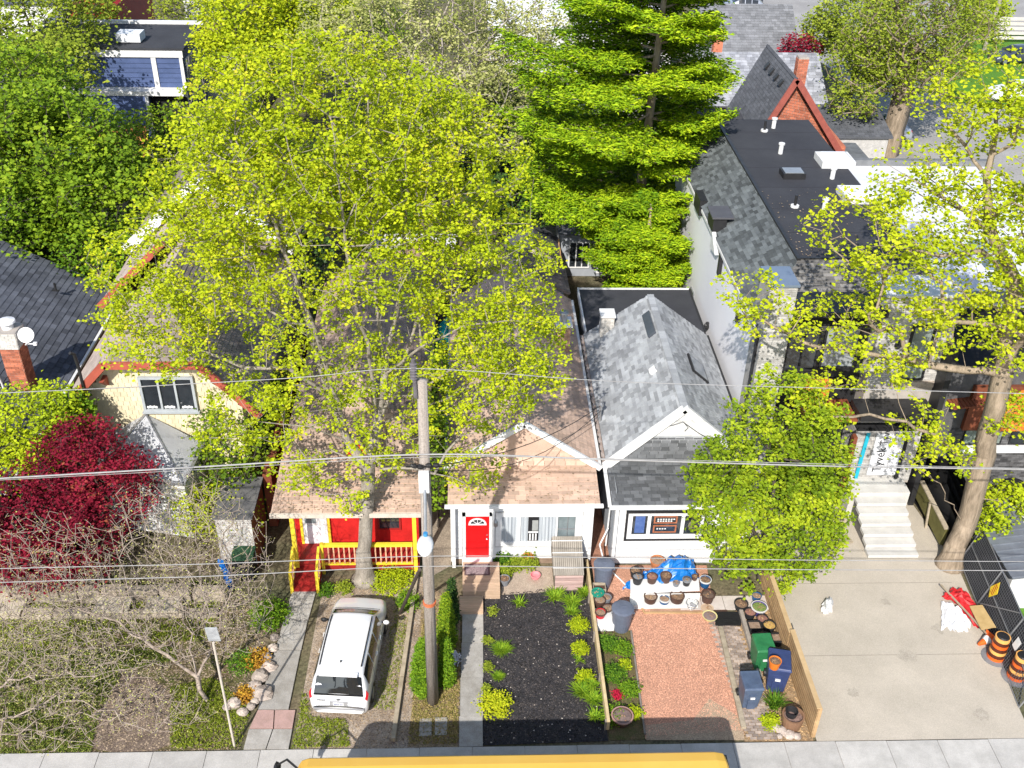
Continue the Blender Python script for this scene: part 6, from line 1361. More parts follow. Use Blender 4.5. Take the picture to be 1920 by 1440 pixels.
p = G(1862,1238); drum('orange striped traffic drum beside the plywood, nearer the tree', (p.x+.1,p.y+.1,0)); p = G(1912,1270); drum('orange striped traffic drum at the right frame edge', (p.x-.15,p.y,0))
T = thing('traffic_cone', 'orange and white traffic cone toppled under the plywood corner', 'traffic cone', G(1845,1200)); p = G(1852,1196,.2)
c = MB(); c.lathe((0,0,0),[(.17,0),(.05,.5),(.03,.52)],14); R = Matrix.Rotation(radians(-100),3,'Y') @ Matrix.Rotation(.4,3,'X'); c.v = [tuple(p+Vector((.1,0,0))+R @ Vector(v)) for v in c.v]; c.build('cone', o_or, T)
c = MB(); c.lathe((0,0,0),[(.15,.12),(.10,.28)],14,cap=False); c.v = [tuple(p+Vector((.1,0,0))+R @ Vector((v[0]*1.03,v[1]*1.03,v[2]))) for v in c.v]; c.build('white_band', white_trim, T)
c = MB(); c.box((0,0,0),(.40,.40,.03)); c.v = [tuple(p+Vector((.1,0,0))+R @ Vector(v)) for v in c.v]; c.build('base', o_or, T)
# construction fence
T = thing('construction_fence', 'chain-link construction fence screened with black mesh along the driveway', 'fence', (17,23,0))
fa, fb2 = Vector((17.2,26.6,0)), Vector((16.45,20.2,0)); hgt = 1.55; tilt = Vector((.45,.0,0))
sc_ = MB(); n = 14
for i in range(n):
    a, c = fa.lerp(fb2,i/n*.80), fa.lerp(fb2,(i+1)/n*.80); sc_.add([a+Vector((.03,0,.05)),c+Vector((.03,0,.05)),c+tilt+Vector((.03,0,hgt-.05)),a+tilt+Vector((.03,0,hgt-.05))],((0,1,2,3),),.5)
sc_.build('screen', mat('black_screen',(.022,.023,.028),(.035,.036,.042),.7,6), T)
w = MB(); L = (fb2-fa).length; k = 0
while k*.10 < L: a = fa+(fb2-fa)*(k*.10/L); w.bar(a+Vector((-.01,0,.05)), a+tilt+Vector((-.01,0,hgt)), .007); k += 1
for j in range(15): z = .05+j*.1; w.bar(fa+tilt*(z/hgt)+Vector((-.015,0,z)), fb2+tilt*(z/hgt)+Vector((-.015,0,z)), .007)
w.build('chain_link', mat('link_wire',(.22,.23,.25),(.16,.17,.19),.5,4,metal=.5), T, kind='stuff')
for t in (0,.33,.66,1):
    a = fa.lerp(fb2,t); MB().tube([a,a+tilt+Vector((0,0,hgt+.03))],.025,7).build('post', metal_grey, T)
for z in (.06,.8,hgt): MB().tube([fa+tilt*(z/hgt)+Vector((-.03,0,z)),fb2+tilt*(z/hgt)+Vector((-.03,0,z))],.02,6).build('rail', metal_grey, T)
a, c = fa.lerp(fb2,.33), fa.lerp(fb2,.62); MB().tube([a+Vector((-.04,0,.1)),c+tilt+Vector((-.04,0,hgt-.05))],.018,6).build('brace', metal_grey, T)
sg = fa.lerp(fb2,.38)+tilt*.62+Vector((-.05,0,1.0)); d = (fb2-fa).normalized(); up = (tilt+Vector((0,0,hgt))).normalized(); S_ = MB(); S_.prism([sg-d*.24-up*.1, sg-up*.36, sg+d*.24+up*.02, sg+up*.34],(-.012,0,0)); sp_ = S_.build('warning_sign', mat('sign_yellow',(.80,.58,.03),(.70,.5,.025),.5,3), T)
lt = MB()
for r in range(5): lt.bar(sg+up*(.16-r*.08)-d*.10+Vector((-.02,0,0)), sg+up*(.16-r*.08)+d*.10+Vector((-.02,0,0)), .006, .03, up=up)
lt.build('lettering', mat('sign_red',(.5,.08,.03),(.4,.06,.02),.6), sp_)
T = thing('paper_notice', 'white paper notice tied to the construction fence at the frame edge', 'notice', fa.lerp(fb2,.72)+Vector((0,0,.9))); sg = fa.lerp(fb2,.74)+tilt*.6+Vector((-.05,0,.95)); MB().prism([sg-d*.14-up*.18,sg+d*.14-up*.18,sg+d*.14+up*.18,sg-d*.14+up*.18],(-.008,0,0)).build('sheet', white_trim, T)
T = thing('metal_shed', 'small white shed with ribbed grey metal roof behind the construction fence', 'shed', (18.2,25.3,0))
MB().bb((17.7,24.3,0),(19.6,27.8,1.5)).build('wall', white_paint, T); rp_ = [(17.55,24.1,1.55),(19.0,24.1,1.75),(19.0,28.0,1.75),(17.55,28.0,1.55)]; slab('roof', rp_, mat('ribbed_roof',(.22,.24,.27),(.17,.185,.21),.5,2,metal=.3), T, .05)
for k in range(13): MB().bar((17.55,24.15+k*.31,1.565),(19.0,24.15+k*.31,1.765),.05,.03).build('roof_rib', MATS['ribbed_roof'], T)
patch('side_lawn', [(1860,960),(1960,960),(1990,1180),(1915,1180)], -.005, MATS['bright_lawn'])
# sloping green shoring boards + black hoarding
T = thing('green_shoring', 'mossy green board retaining edge between the stairs yard and the leaning tree', 'edging', (16.8,28,0))
a, c = G(1724,918,.75), G(1770,1008,.55); MB().bar(a,c,.12,.75).build('board', mat('mossy_board',(.16,.15,.05),(.11,.10,.03),.8,4), T); MB().bar(a+Vector((0,0,.4)),c+Vector((0,0,.4)),.16,.06).build('cap', lumber, T); MB().bar(a.lerp(c,.45)+Vector((-.1,0,.4)), a.lerp(c,.55)+Vector((-.12,0,-.6)),.07).build('strut', lumber, T)
T = thing('black_hoarding', 'black plastic sheeting screen falling between the stairs and the dark brick house', 'hoarding', (17,29,0))
for k in range(5):
    x = 16.72+k*.24; b = MB(); b.add([(x,30.2,.0),(x+.2,26.9,.0),(x+.42,26.9,1.0+.04*(k%2)),(x+.24,30.2,2.0-.06*(k%2))],((0,1,2,3),),.5); b.build('sheet', black_plastic, T)
# left yard: terraces, bins, blue bag
T = thing('stone_terrace', 'low stone and timber terrace steps across the left front yard', 'retaining wall', (-12,24.8,0))
rng0 = random.Random(3)
for row, (y, z, h) in enumerate(((24.95,0,.5),(24.2,0,.22))):
    x = -19.0
    while x < -8.6: w_ = rng0.uniform(.55,1.2); MB().bb((x+.01,y+rng0.uniform(-.03,.03),z),(x+w_-.06,y+.32,h+rng0.uniform(-.06,.06))).build('stone_block', mat('terrace_stone',(.42,.36,.28),(.27,.22,.17),.9,3,.4,30,ov=.2,fine=.2), T, bevel=.02); x += w_
for x in (-15.6,-12.2,-10.6): MB().bb((x,24.25,.22),(x+1.1,24.95,.30)).build('flagstone', mat('flag_tan',(.52,.46,.36),(.42,.36,.28),.9,2,ov=.1), T)
T = thing('wheelie_bin', 'green lidded bin standing in shade behind the bare shrub', 'wheelie bin', (-7.6,26.2,0)); MB().bb((-8.0,25.9,0),(-7.35,26.5,.95)).build('body', black_plastic, T, bevel=.03); MB().bb((-8.05,25.85,.95),(-7.3,26.55,1.02)).build('lid', mat('dark_green_lid',(.03,.09,.04),(.02,.06,.03),.5), T, bevel=.02)
drape('blue_bag', 'crumpled blue plastic sheeting behind the bare twigs', 'plastic sheet', [[W(424,1100,.0),W(432,1102,.1),W(438,1104,.0)],[W(418,1075,.3),W(426,1074,.6),W(434,1078,.3)],[W(408,1052,.6),W(416,1050,.9),W(424,1052,.5)]], mat('bright_blue_plastic',(.02,.20,.62),(.015,.15,.5),.4,6), 8, 12, .07, 9)
T = thing('rock_border', 'row of rounded rocks edging the left side of the concrete path', 'rocks', (-7,21,0))
for px, py, r in ((488,1268,.26),(478,1285,.2),(493,1300,.30),(455,1335,.15),(470,1325,.14),(440,1318,.2),(425,1325,.13),(500,1232,.18),(478,1315,.13),(512,1215,.16),(505,1250,.22),(515,1195,.14)): MB().blob(G(px,py,.08), r, 8, 6, .15, sz=.7, sx=1.1).build('rock', pale_stone, T)
# ================================================================ TREES
def E(px, py, yy, rx, ry, rz, w=1.): return (tuple(YP(px, py, yy)), (rx, ry, rz), w)
lm_maple = leafmat('young_maple_leaf', [(0,(.24,.33,.012)),(.45,(.43,.52,.015)),(.85,(.58,.64,.02)),(1,(.62,.56,.04))], .35)
lm_street = leafmat('street_tree_leaf', [(0,(.30,.40,.012)),(.5,(.48,.56,.016)),(1,(.64,.66,.03))], .35)
lm_green = leafmat('green_maple_leaf', [(0,(.08,.15,.012)),(.5,(.19,.31,.016)),(1,(.36,.47,.025))], .3)
lm_linden = leafmat('linden_leaf', [(0,(.10,.17,.012)),(.5,(.24,.35,.015)),(1,(.46,.54,.025))], .3)
lm_pale = leafmat('pale_blossom_leaf', [(0,(.20,.24,.05)),(.5,(.38,.41,.12)),(1,(.60,.58,.26))], .3)
lm_pine = leafmat('pine_needle', [(0,(.12,.24,.010)),(.5,(.30,.46,.012)),(1,(.50,.62,.018))], .2)
lm_dark = leafmat('dark_conifer_needle', [(0,(.015,.035,.012)),(.5,(.035,.08,.02)),(1,(.09,.16,.03))], .15)
lm_red = leafmat('red_maple_leaf', [(0,(.07,.005,.014)),(.5,(.21,.012,.030)),(.9,(.38,.025,.055)),(1,(.36,.10,.05))], .3)
lm_char = leafmat('chartreuse_leaf', [(0,(.25,.34,.012)),(.5,(.40,.50,.015)),(1,(.55,.62,.02))], .3)
lm_cyp = leafmat('cypress_leaf', [(0,(.07,.15,.01)),(.5,(.14,.27,.015)),(1,(.24,.38,.02))], .2)
bark_twig = mat('brown_twig_bark', (.42,.35,.29), (.23,.18,.145), .95, 4, .3, 30)
lm_bud = leafmat('opening_bud', [(0,(.30,.28,.10)),(.5,(.45,.42,.15)),(1,(.50,.56,.14))], .2)
lm_yg = leafmat('yellow_green_leaf', [(0,(.16,.22,.02)),(.5,(.28,.36,.03)),(1,(.42,.48,.05))], .3)

# 1 the big maple in front of the porch house
Yc = 27.4; T_ = lambda px, py, yy=Yc: tuple(YP(px, py, yy))
base = (-3.63, 25.97, 0)
trunk = [base, (-3.66,26.0,1.0), T_(690,930,26.3), T_(690,880,26.4)]
L1 = [T_(690,880,26.4), T_(655,830,26.6), T_(615,740,27.0), T_(590,640,27.3), T_(560,540,27.6), T_(520,420,28.0), T_(480,280,28.2)]
L2 = [T_(690,880,26.4), T_(708,800,26.5), T_(722,700,26.8), T_(740,600,27.0), T_(755,500,27.2), T_(765,360,27.5), T_(750,200,27.8)]
L3 = [T_(615,740,27.0), T_(540,690,26.5), T_(460,690,26.2), T_(360,650,26.0)]
L4 = [T_(590,640,27.3), T_(520,560,28.5), T_(430,460,29.0), T_(330,400,29.2)]
L5 = [T_(740,600,27.0), T_(810,560,28.0), T_(880,440,28.6), T_(900,330,28.8)]
L6 = [T_(722,700,26.8), T_(790,650,26.2), T_(870,610,25.8), T_(960,600,25.6)]
L7 = [T_(708,800,26.5), T_(690,640,26.2), T_(660,540,25.6), T_(640,380,25.4), T_(620,220,25.6)]
L8 = [T_(708,800,26.5), T_(800,760,27.5), T_(900,720,28.2)]
L9 = [T_(655,830,26.6), T_(580,800,25.8), T_(480,790,25.5)]
L10 = [T_(655,830,26.6), T_(610,680,26.2), T_(560,540,26.0), T_(500,380,26.2), T_(440,260,26.6)]
L11 = [T_(722,700,26.8), T_(705,560,27.4), T_(695,380,28), T_(690,180,28.4)]
L12 = [T_(708,800,26.5), T_(770,640,27.2), T_(830,480,27.8), T_(850,300,28.2)]
ells = [E(600,720,26.2,3.4,1.5,1.7,.55), E(720,830,25.8,1.4,.9,.9,.5), E(610,240,27.6,4.2,3.6,2.5,1.5), E(455,350,28,2.9,3.0,2.3,1.2), E(690,940,25.5,.9,.5,.6,.5), E(800,340,27.8,3.2,3.0,2.6,1.2), E(620,430,27,5.0,3.6,2.6,.55), E(350,500,27.2,2.9,2.6,2.2,.7), E(900,520,27.2,2.5,2.6,2.2,.8),
        E(300,610,26.6,1.9,2.2,1.5), E(960,660,26.8,1.9,2.2,1.7), E(640,620,26.5,4.4,2.8,2.0,.28), E(860,740,26.8,2.4,2.0,1.2,.75), E(470,780,26.6,1.8,1.8,1.0,.6), E(640,880,26.2,2.6,1.4,.7,.6), E(890,880,26.3,1.1,1.2,.6)]
tree('maple_tree', 'large maple in fresh yellow-green leaf standing before the yellow-railed porch', 'tree', base, [trunk,L1,L2,L10,L11,L12,L3,L4,L5,L6,L7,L8,L9], ells, 4200, lm_maple, bark_grey,
     r0=.25, rt=.006, leaf=.108, per=13, spread=.12, shell=.35, seed=11, along=.75, step=.55, droop=.35, clump=.35, sides=6, wig=.045)
b = MB(); b.lathe((-3.63,25.97,-.02),[(.52,0),(.40,.12),(.32,.35),(.27,.8),(.245,1.3)],14); 
o = b.build('root_flare', bark_grey, bpy.data.objects['maple_tree'], smooth=True)

# 2 dense green maples upper left
def simple(name, label, cat, px, py, yy, rx, ry, rz, n, lm, bm, seed, leaf=.2, per=5, spread=.22, ground=0, extra=(), r0=.28, along=.6, group=None, shell=.5, clump=.5, trunk_h=None, rt=.012, flat=0, droop=.3, dx=0, dy=0):
    c = YP(px, py, yy); b0 = Vector((c.x+dx, c.y+dy, ground)); ells = [(tuple(c), (rx, ry, rz))]+[(tuple(YP(a, b_, d)), (e, f, g)) for a, b_, d, e, f, g in extra]
    tr = [tuple(b0), tuple(b0.lerp(c, .4)+Vector((.1,0,0))), tuple(b0.lerp(c, .75)), tuple(c)]
    limbs = [tr]
    rng = random.Random(seed)
    for e in ells:
        for k in range(3):
            a = rng.uniform(0, 6.28); q = Vector(e[0])+Vector((cos(a)*e[1][0]*.55, sin(a)*e[1][1]*.55, e[1][2]*rng.uniform(.0,.5))); s = b0.lerp(c, rng.uniform(.45, .8)); limbs.append([tuple(s), tuple(s.lerp(q,.5)+Vector((0,0,.2))), tuple(q)])
    return tree(name, label, cat, b0, limbs, ells, n, lm, bm, r0=r0, rt=rt, leaf=leaf, per=per, spread=spread, shell=shell, seed=seed, along=along, clump=clump, group=group, step=.7, flat=flat, droop=droop, sides=4)
simple('maple_tree', 'dense dark-green maple filling the upper left behind the slate roof', 'tree', 85,290,46, 4.0,3.8,3.2, 1900, lm_green, bark_dark, 21, .21, 12, .28, extra=((200,380,44,3.3,3.2,2.2),(30,400,43,3.4,3,2.2),(20,190,50,3.6,3.6,3.0),(60,230,50,2.4,2.4,1.6),(190,320,45,2.2,2.4,1.6)))
simple('maple_tree', 'yellow-green tree over the roofs in the top left corner', 'tree', 50,30,66, 5,4,3.0, 900, lm_yg, bark_dark, 22, .24, 8, .35, extra=((170,10,74,2,2,1.2),(90,120,60,3,2.4,1.6)))
simple('broadleaf_shrub', 'bright green shrub tucked behind the slate roof ridge', 'shrub', 195,478,42, 2.2,1.8,1.4, 300, lm_cyp, bark_dark, 23, .17, 6, .2)
simple('cedar_tree', 'narrow dark cedar at the far left edge behind the slate roof', 'tree', 22,440,42, 1.0,1.0,2.4, 200, lm_cyp, bark_dark, 24, .15, 7, .18)
simple('cedar_tree', 'second narrow cedar right of the far left one', 'tree', 70,455,43, .9,.9,1.9, 170, lm_dark, bark_dark, 25, .15, 7, .18)
simple('shade_tree', 'dark shaded evergreen shrub between the slate roof and the cream house roof', 'tree', 130,470,45, 2.6,2,2.2, 260, lm_dark, bark_dark, 26, .2, 6, .25)
# 3 yellow-green trees at the top
simple('yellow_green_tree', 'yellow-green tree right of the navy house', 'tree', 480,60,62, 3.6,3.4,3.4, 1000, lm_street, bark_dark, 31, .22, 11, .3, extra=((560,40,64,3.6,3.5,3.0),(430,110,60,2.2,2.2,1.8)))
simple('green_tree', 'mid-green tree at the top edge behind the big maple', 'tree', 560,30,74, 5,4,3.6, 1000, lm_green, bark_dark, 32, .24, 10, .35, extra=((660,60,70,3.5,3.4,3),))
# 4 pale blossoming tree
simple('blossom_tree', 'pale cream-green budding tree with wide bare limbs at the top centre', 'tree', 830,90,56, 6.0,5,4.4, 1500, lm_pale, bark_pale, 41, .17, 11, .24, extra=((900,210,52,4.4,3.5,2.4),(700,60,58,4.4,4,3),(960,60,60,4.2,4,3.6)), r0=.45, along=.8, rt=.016, dx=-1.5)
simple('dark_spruce', 'dark spruce in shade between the blossom tree and the tall pine', 'tree', 950,300,56, 2.2,2.2,4.2, 330, lm_dark, bark_dark, 42, .22, 7, .28)
simple('dark_spruce', 'second dark spruce behind the top of the big maple', 'tree', 880,260,60, 3.4,2.5,3.6, 330, lm_dark, bark_dark, 43, .24, 7, .3)
simple('hedge_tree', 'deep green bushy tree on the right of the dark spruces below the blossom tree', 'tree', 1010,210,62, 3.2,2.4,2.6, 260, lm_green, bark_dark, 44, .24, 6, .3)
# 6 the tall pine
def pine(name, label, base, top, lv, seed, lm, bm, n_b=7, leaf=.26):
    rng = np.random.default_rng(seed); root = thing(name, label, 'tree', base); base = Vector(base); top = Vector(top); tk = MB(); C = []; V = []; N_ = []
    tk.tube([base, base.lerp(top,.3), base.lerp(top,.65), top], [.30,.24,.15,.04], 10); tk.build('trunk', bm, root, smooth=True); br = MB()
    for z, rl, rr in lv:
        p0 = base.lerp(top, (z-base.z)/(top.z-base.z)); nb = n_b+rng.integers(0,2); a0 = rng.uniform(0,6.28)
        for k in range(nb):
            a = a0+2*pi*k/nb+rng.normal(0,.18); R = (rr if cos(a) > 0 else rl)*abs(cos(a))+(rl+rr)/2*(1-abs(cos(a))); R *= rng.uniform(.62,1.12); zz = z+rng.normal(0,.5)
            d = Vector((cos(a), sin(a), 0)); s = Vector((-d.y, d.x, 0)); p0 = base.lerp(top, (zz-base.z)/(top.z-base.z))
            pts = [p0+d*R*t+Vector((0,0,-.02*R*t+(.06+.1*(k%3))*R*t*t)) for t in (0,.25,.5,.75,1)]; br.tube(pts, [.07,.05,.035,.022,.01], 5)
            for t in np.arange(.25, 1.03, .075):
                q = pts[0].lerp(pts[-1], t); q.z = p0.z-.02*R*t+(.06+.1*(k%3))*R*t*t+rng.normal(0,.05); wd = R*.40*(1-abs(t-.62)*1.0)
                for sd in (-1, 1):
                    e = q+s*sd*wd*rng.uniform(.7,1.1)+d*wd*.5+Vector((0,0,.05)); br.tube([q, e], [.014,.006], 3, cap=False)
                    m = max(3, int(wd/.19))
                    for j in range(m+1):
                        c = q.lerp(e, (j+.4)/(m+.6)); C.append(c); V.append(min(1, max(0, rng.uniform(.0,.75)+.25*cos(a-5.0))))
                C.append(q); V.append(rng.uniform(.2,.9))
    br.build('branches', bm, root); C = np.array([tuple(c) for c in C]); V = np.array(V)
    v, f, va = leaf_quads(C-np.array(base), leaf, .15, 11, np.array([.15,.15,.12]), V, .2, .7, aspect=.30, seed=seed); mesh_obj('crown', v, f, va, lm, root); return root
pb0 = Vector((8.05,47,0)); pt0 = Vector((8.6,47,19.5))
lv = [(1.4,1.5,1.4),(2.7,3.4,2.2),(3.9,6.0,2.5),(5.3,5.3,3.0),(6.7,5.8,2.8),(8.2,5.8,3.0),(9.7,5.9,3.6),(11.1,5.8,4.0),(12.5,4.8,3.5),(13.9,4.6,3.0),(15.2,3.6,2.5),(16.5,2.8,2.0),(17.8,1.7,1.3),(18.8,.9,.7)]
pine('pine_tree', 'tall bright-green pine with layered boughs between the grey and modern houses', tuple(pb0), tuple(pt0), lv, 61, lm_pine, bark_tan, 8)
b = YP(1190,430,42.0)
pine('pine_sapling', 'low spreading green conifer right behind the flat black rear roof', (7.95,42.6,0), (8.0,42.6,6.4), [(1.1,1.7,1.9),(1.8,2.1,1.8),(2.5,1.9,1.7),(3.2,2.2,1.7),(4.0,1.7,1.5),(4.8,1.5,1.4),(5.6,.9,.9)], 62, lm_pine, bark_tan, 9, .22)
# 7 top-right trees
p = G(1712,262)
simple('budding_tree', 'big rough-trunked tree with pale yellow buds rising behind the silver car', 'tree', 1720,50,66, 4.4,4.2,4.6, 1500, lm_yg, bark_tan, 71, .19, 8, .28, extra=((1630,110,66,2.8,2.8,2.4),(1600,190,64,1.8,1.8,1.2),(1800,60,70,3,3,3)), r0=.75, along=.5, rt=.018, shell=.3)
simple('yellow_green_tree', 'yellow-green tree over the alley right of the parked car row', 'tree', 1620,40,76, 3.6,3.6,2.8, 900, lm_yg, bark_dark, 72, .22, 9, .3, extra=((1660,110,70,2.8,2.6,2.0),(1545,60,78,1.8,1.8,1.6)))
simple('round_shrub', 'bright green shrub casting a black shadow on the back lawn', 'shrub', 1848,22,98, 2.4,2,2.0, 260, lm_char, bark_dark, 73, .3, 6, .3)
simple('dark_hedge', 'dark green hedge clump behind the lean-to annex', 'shrub', 1622,240,68.5, 2.0,1.4,.9, 200, lm_dark, bark_dark, 74, .22, 6, .2)
simple('flower_shrub', 'small dark red shrub behind the silvery mottled roof', 'shrub', 1500,88,76, 1.6,1,.8, 100, lm_red, bark_dark, 75, .22, 6, .2)
# 8 near right street tree
base = (16.75,26.4,0); S_ = lambda px, py, yy=26.6: tuple(YP(px, py, yy))
trunk = [base, (16.72,26.4,.7), S_(1812,980), S_(1838,880), S_(1862,780), S_(1880,700)]
limbs = [trunk, [S_(1880,700), S_(1890,600,27), S_(1900,520,27.3), S_(1860,440,27.6), S_(1850,330,28), S_(1870,200,28.4)],
 [S_(1880,700), S_(1780,690,27), S_(1700,672,27.3), S_(1600,662,27.6), S_(1500,640,27.6), S_(1430,600,27.6)],
 [S_(1860,440,27.6), S_(1790,380,27.6), S_(1700,330,27.6), S_(1650,300,27.6)], [S_(1900,520,27.3), S_(1840,470,26.5), S_(1760,480,26), S_(1650,460,25.8)],
 [S_(1838,880), S_(1770,830,25.8), S_(1700,790,25.4)], [S_(1812,980), S_(1750,900,25.6), S_(1690,860,25.2)], [S_(1880,700), S_(1940,600,26), S_(2020,480,26)], [S_(1850,330,28), S_(1780,240,28.4), S_(1760,160,28.6)], [S_(1870,200,28.4), S_(1930,100,28.6)]]
ells = [E(1650,440,27,2.6,2.2,1.2), E(1800,420,27.4,2.6,2.4,1.6), E(1880,300,27.8,2.4,2.2,2.2), E(1830,180,28.4,2.0,2,1.2), E(1450,590,27.4,1.2,1.3,.8), E(1580,610,27.3,1.8,1.5,.9), E(1740,580,27,2.4,1.8,1.2), E(1880,600,26.8,2.0,2,1.5),
        E(1735,800,25.6,1.1,1.0,.9), E(1780,860,25.8,1.0,1,.9), E(1540,740,26.4,1.2,1,.7), E(1900,780,26.4,1.0,1,.7), E(1980,450,27,2.4,2.4,2.4), E(1730,330,28,1.5,1.4,1.0), E(1850,950,26,.7,.6,.5), E(1400,540,27.3,.8,.8,.6), E(1660,690,27,1.5,1.2,.6)]
tree('street_tree', 'tall leaning street tree with sparse bright leaves at the right of the driveway', 'tree', base, limbs, ells, 950, lm_street, bark_tan, r0=.34, rt=.007, leaf=.135, per=14, spread=.15, shell=.1, seed=81, along=.5, step=.5, clump=.4, sides=6)
b = MB(); b.lathe((16.75,26.4,-.02),[(.55,0),(.44,.15),(.37,.5),(.33,1.0)],14); b.build('root_flare', bark_tan, bpy.data.objects['street_tree'], smooth=True)
# 9 round tree
tree('linden_tree', 'dense round green tree hiding the right half of the grey-roofed house', 'tree', (9.9,25.7,0), [[(9.9,25.7,0),(9.85,25.75,1.4),(9.8,25.8,3),(9.7,25.8,5.2)],[(9.85,25.75,1.4),(8.8,25.6,3),(8.2,25.5,4)],[(9.85,25.75,1.4),(10.9,25.5,3),(11.4,25.4,4)]],
     [E(1445,880,25.9,2.1,2.0,2.1), E(1440,990,25.5,2.0,1.8,1.2), E(1475,760,26,1.3,1.3,1.0), E(1370,890,25.6,1.4,1.4,1.3), E(1345,960,25.6,1.0,1.2,.9), E(1525,880,25.7,1.3,1.4,1.5), E(1430,1065,25.3,1.3,1.1,.7), E(1400,790,25.8,1.0,1.0,.8), E(1545,980,25.6,.9,1.0,.8), E(1500,1040,25.4,1.1,1.0,.6), E(1370,1030,25.5,1.0,1.0,.6), E(1550,770,26,.7,.7,.6), E(1320,890,25.7,.6,.8,.4), E(1575,920,25.6,.6,.8,.4), E(1440,715,26,.6,.7,.35), E(1480,1090,25.3,.5,.5,.3)], 820, lm_linden, bark_dark, r0=.16, rt=.006, leaf=.125, per=24, spread=.125, shell=.42, seed=91, along=.10, clump=.5)
# 10 japanese red maple, chartreuse shrubs
tree('red_maple', 'deep crimson Japanese maple in front of the metal-roofed bay window', 'tree', (-13.2,26.9,0), [[(-13.2,26.9,0),(-13.1,26.9,1.2),(-13.0,26.9,2.4)],[(-13.1,26.9,1.2),(-12,26.6,2.6)],[(-13.1,26.9,1.2),(-14.6,26.6,2.6)]],
     [E(150,880,27.2,2.0,1.6,1.3), E(60,960,26.6,2.5,1.8,1.4), E(200,930,26.6,1.6,1.5,1.1), E(100,1030,26.2,2.3,1.6,1.0), E(150,820,27.4,1.0,1.0,.7), E(10,1000,26.6,1.6,1.5,1.2), E(245,880,27,.8,.8,.6), E(60,1060,26,2.0,1.2,.8)], 1500, lm_red, bark_dark, r0=.14, rt=.006, leaf=.11, per=12, spread=.15, shell=.5, seed=101, along=.4, clump=.5, flat=.5)
simple('chartreuse_shrub', 'lime-yellow shrub between the slate roof eave and the crimson maple', 'shrub', 60,800,28.6, 1.9,1.3,1.5, 420, lm_char, bark_dark, 103, .12, 10, .16, extra=((110,760,28.8,.9,.8,.8),(20,860,28,1.4,1,1.2)), r0=.1)
simple('chartreuse_shrub', 'small lime-yellow shrub left of the black service mast below the bargeboard', 'shrub', 138,775,29.0, .6,.6,.8, 110, lm_cyp, bark_dark, 104, .12, 10, .14, r0=.08)
# 11 bare budding shrubs left front
tree('budding_shrub', 'large leafless pale-twigged shrub spreading over the left front yard', 'shrub', (-7.9,20.9,0), [[(-7.9,20.9,0),(-8.1,21.1,.8),(-8.4,21.4,1.6)],[(-8.1,21.1,.8),(-9.6,21.5,2.0),(-11.3,21.9,2.9)],[(-8.1,21.1,.8),(-7.4,21.8,2.1),(-7.0,22.4,3.2)],[(-8.1,21.1,.8),(-8.6,22.4,2.2),(-9.1,23.6,3.4)]],
     [E(300,1130,22,3.3,2.2,1.4), E(400,1050,22.4,1.9,1.9,1.6), E(200,1080,22.4,2.4,2,1.4), E(120,1180,21.6,2.8,1.6,1.2), E(440,1150,21.6,1.2,1.5,1.2), E(330,960,23.2,2.0,1.5,1.1), E(60,1050,22.4,2.2,1.6,1.4)], 4400, lm_bud, bark_twig, r0=.075, rt=.0064, leaf=.045, per=1, spread=.05, shell=.2, seed=111, along=.02, step=.35, wig=.16, clump=.2, sides=4)
tree('budding_shrub', 'second bare twiggy shrub with arching branches at the left frame edge', 'shrub', (-14.6,20.4,0), [[(-14.6,20.4,0),(-14.2,20.6,.8),(-13.6,20.8,1.5)],[(-14.2,20.6,.8),(-12.6,20.5,1.6),(-10.6,20.2,1.9)],[(-14.2,20.6,.8),(-14.6,21.6,2.4)]],
     [E(60,1230,20.8,2.3,1.4,1.1), E(170,1280,20.3,2.2,1.2,.8), E(100,1350,19.8,2.2,1.0,.8), E(20,1150,21.4,1.6,1.2,1.1), E(300,1330,19.6,1.6,.8,.6)], 2400, lm_bud, bark_twig, r0=.06, rt=.0062, leaf=.05, per=1, spread=.05, shell=.2, seed=112, along=.03, step=.35, wig=.16, clump=.2, sides=4)
# greenery beside and between houses
simple('ivy_tree', 'dark green leafy growth between the cream house and the porch house', 'tree', 440,830,30, 1.3,2.2,1.4, 480, leafmat('ivy_leaf',[(0,(.05,.11,.012)),(.5,(.13,.22,.015)),(1,(.30,.40,.02))],.3), bark_dark, 121, .14, 6, .18, extra=((480,740,32.5,.9,2,1.2),(400,780,30.5,1.0,1,.9)), r0=.12)
simple('climbing_shrub', 'dark narrow shrub growing in the gap between porch house and cottage', 'shrub', 818,830,28.6, .36,1.6,1.1, 200, lm_green, bark_dark, 122, .13, 6, .15, extra=((822,720,31.5,.3,2.2,1.2),(822,920,27.4,.3,.7,.6)), r0=.06)
simple('yellow_shrub', 'low yellow-green shrub along the cream house wall below the ivy', 'shrub', 400,960,27.6, 1.6,1.0,.9, 260, lm_maple, bark_pale, 123, .10, 5, .16, r0=.06)
simple('side_shrub', 'bright green shrubs at the right edge beside the ribbed metal shed', 'shrub', 1900,950,27.6, 1.3,1.0,.8, 240, lm_char, bark_dark, 124, .14, 6, .16, extra=((1860,985,26.6,.6,.5,.5),), r0=.06)
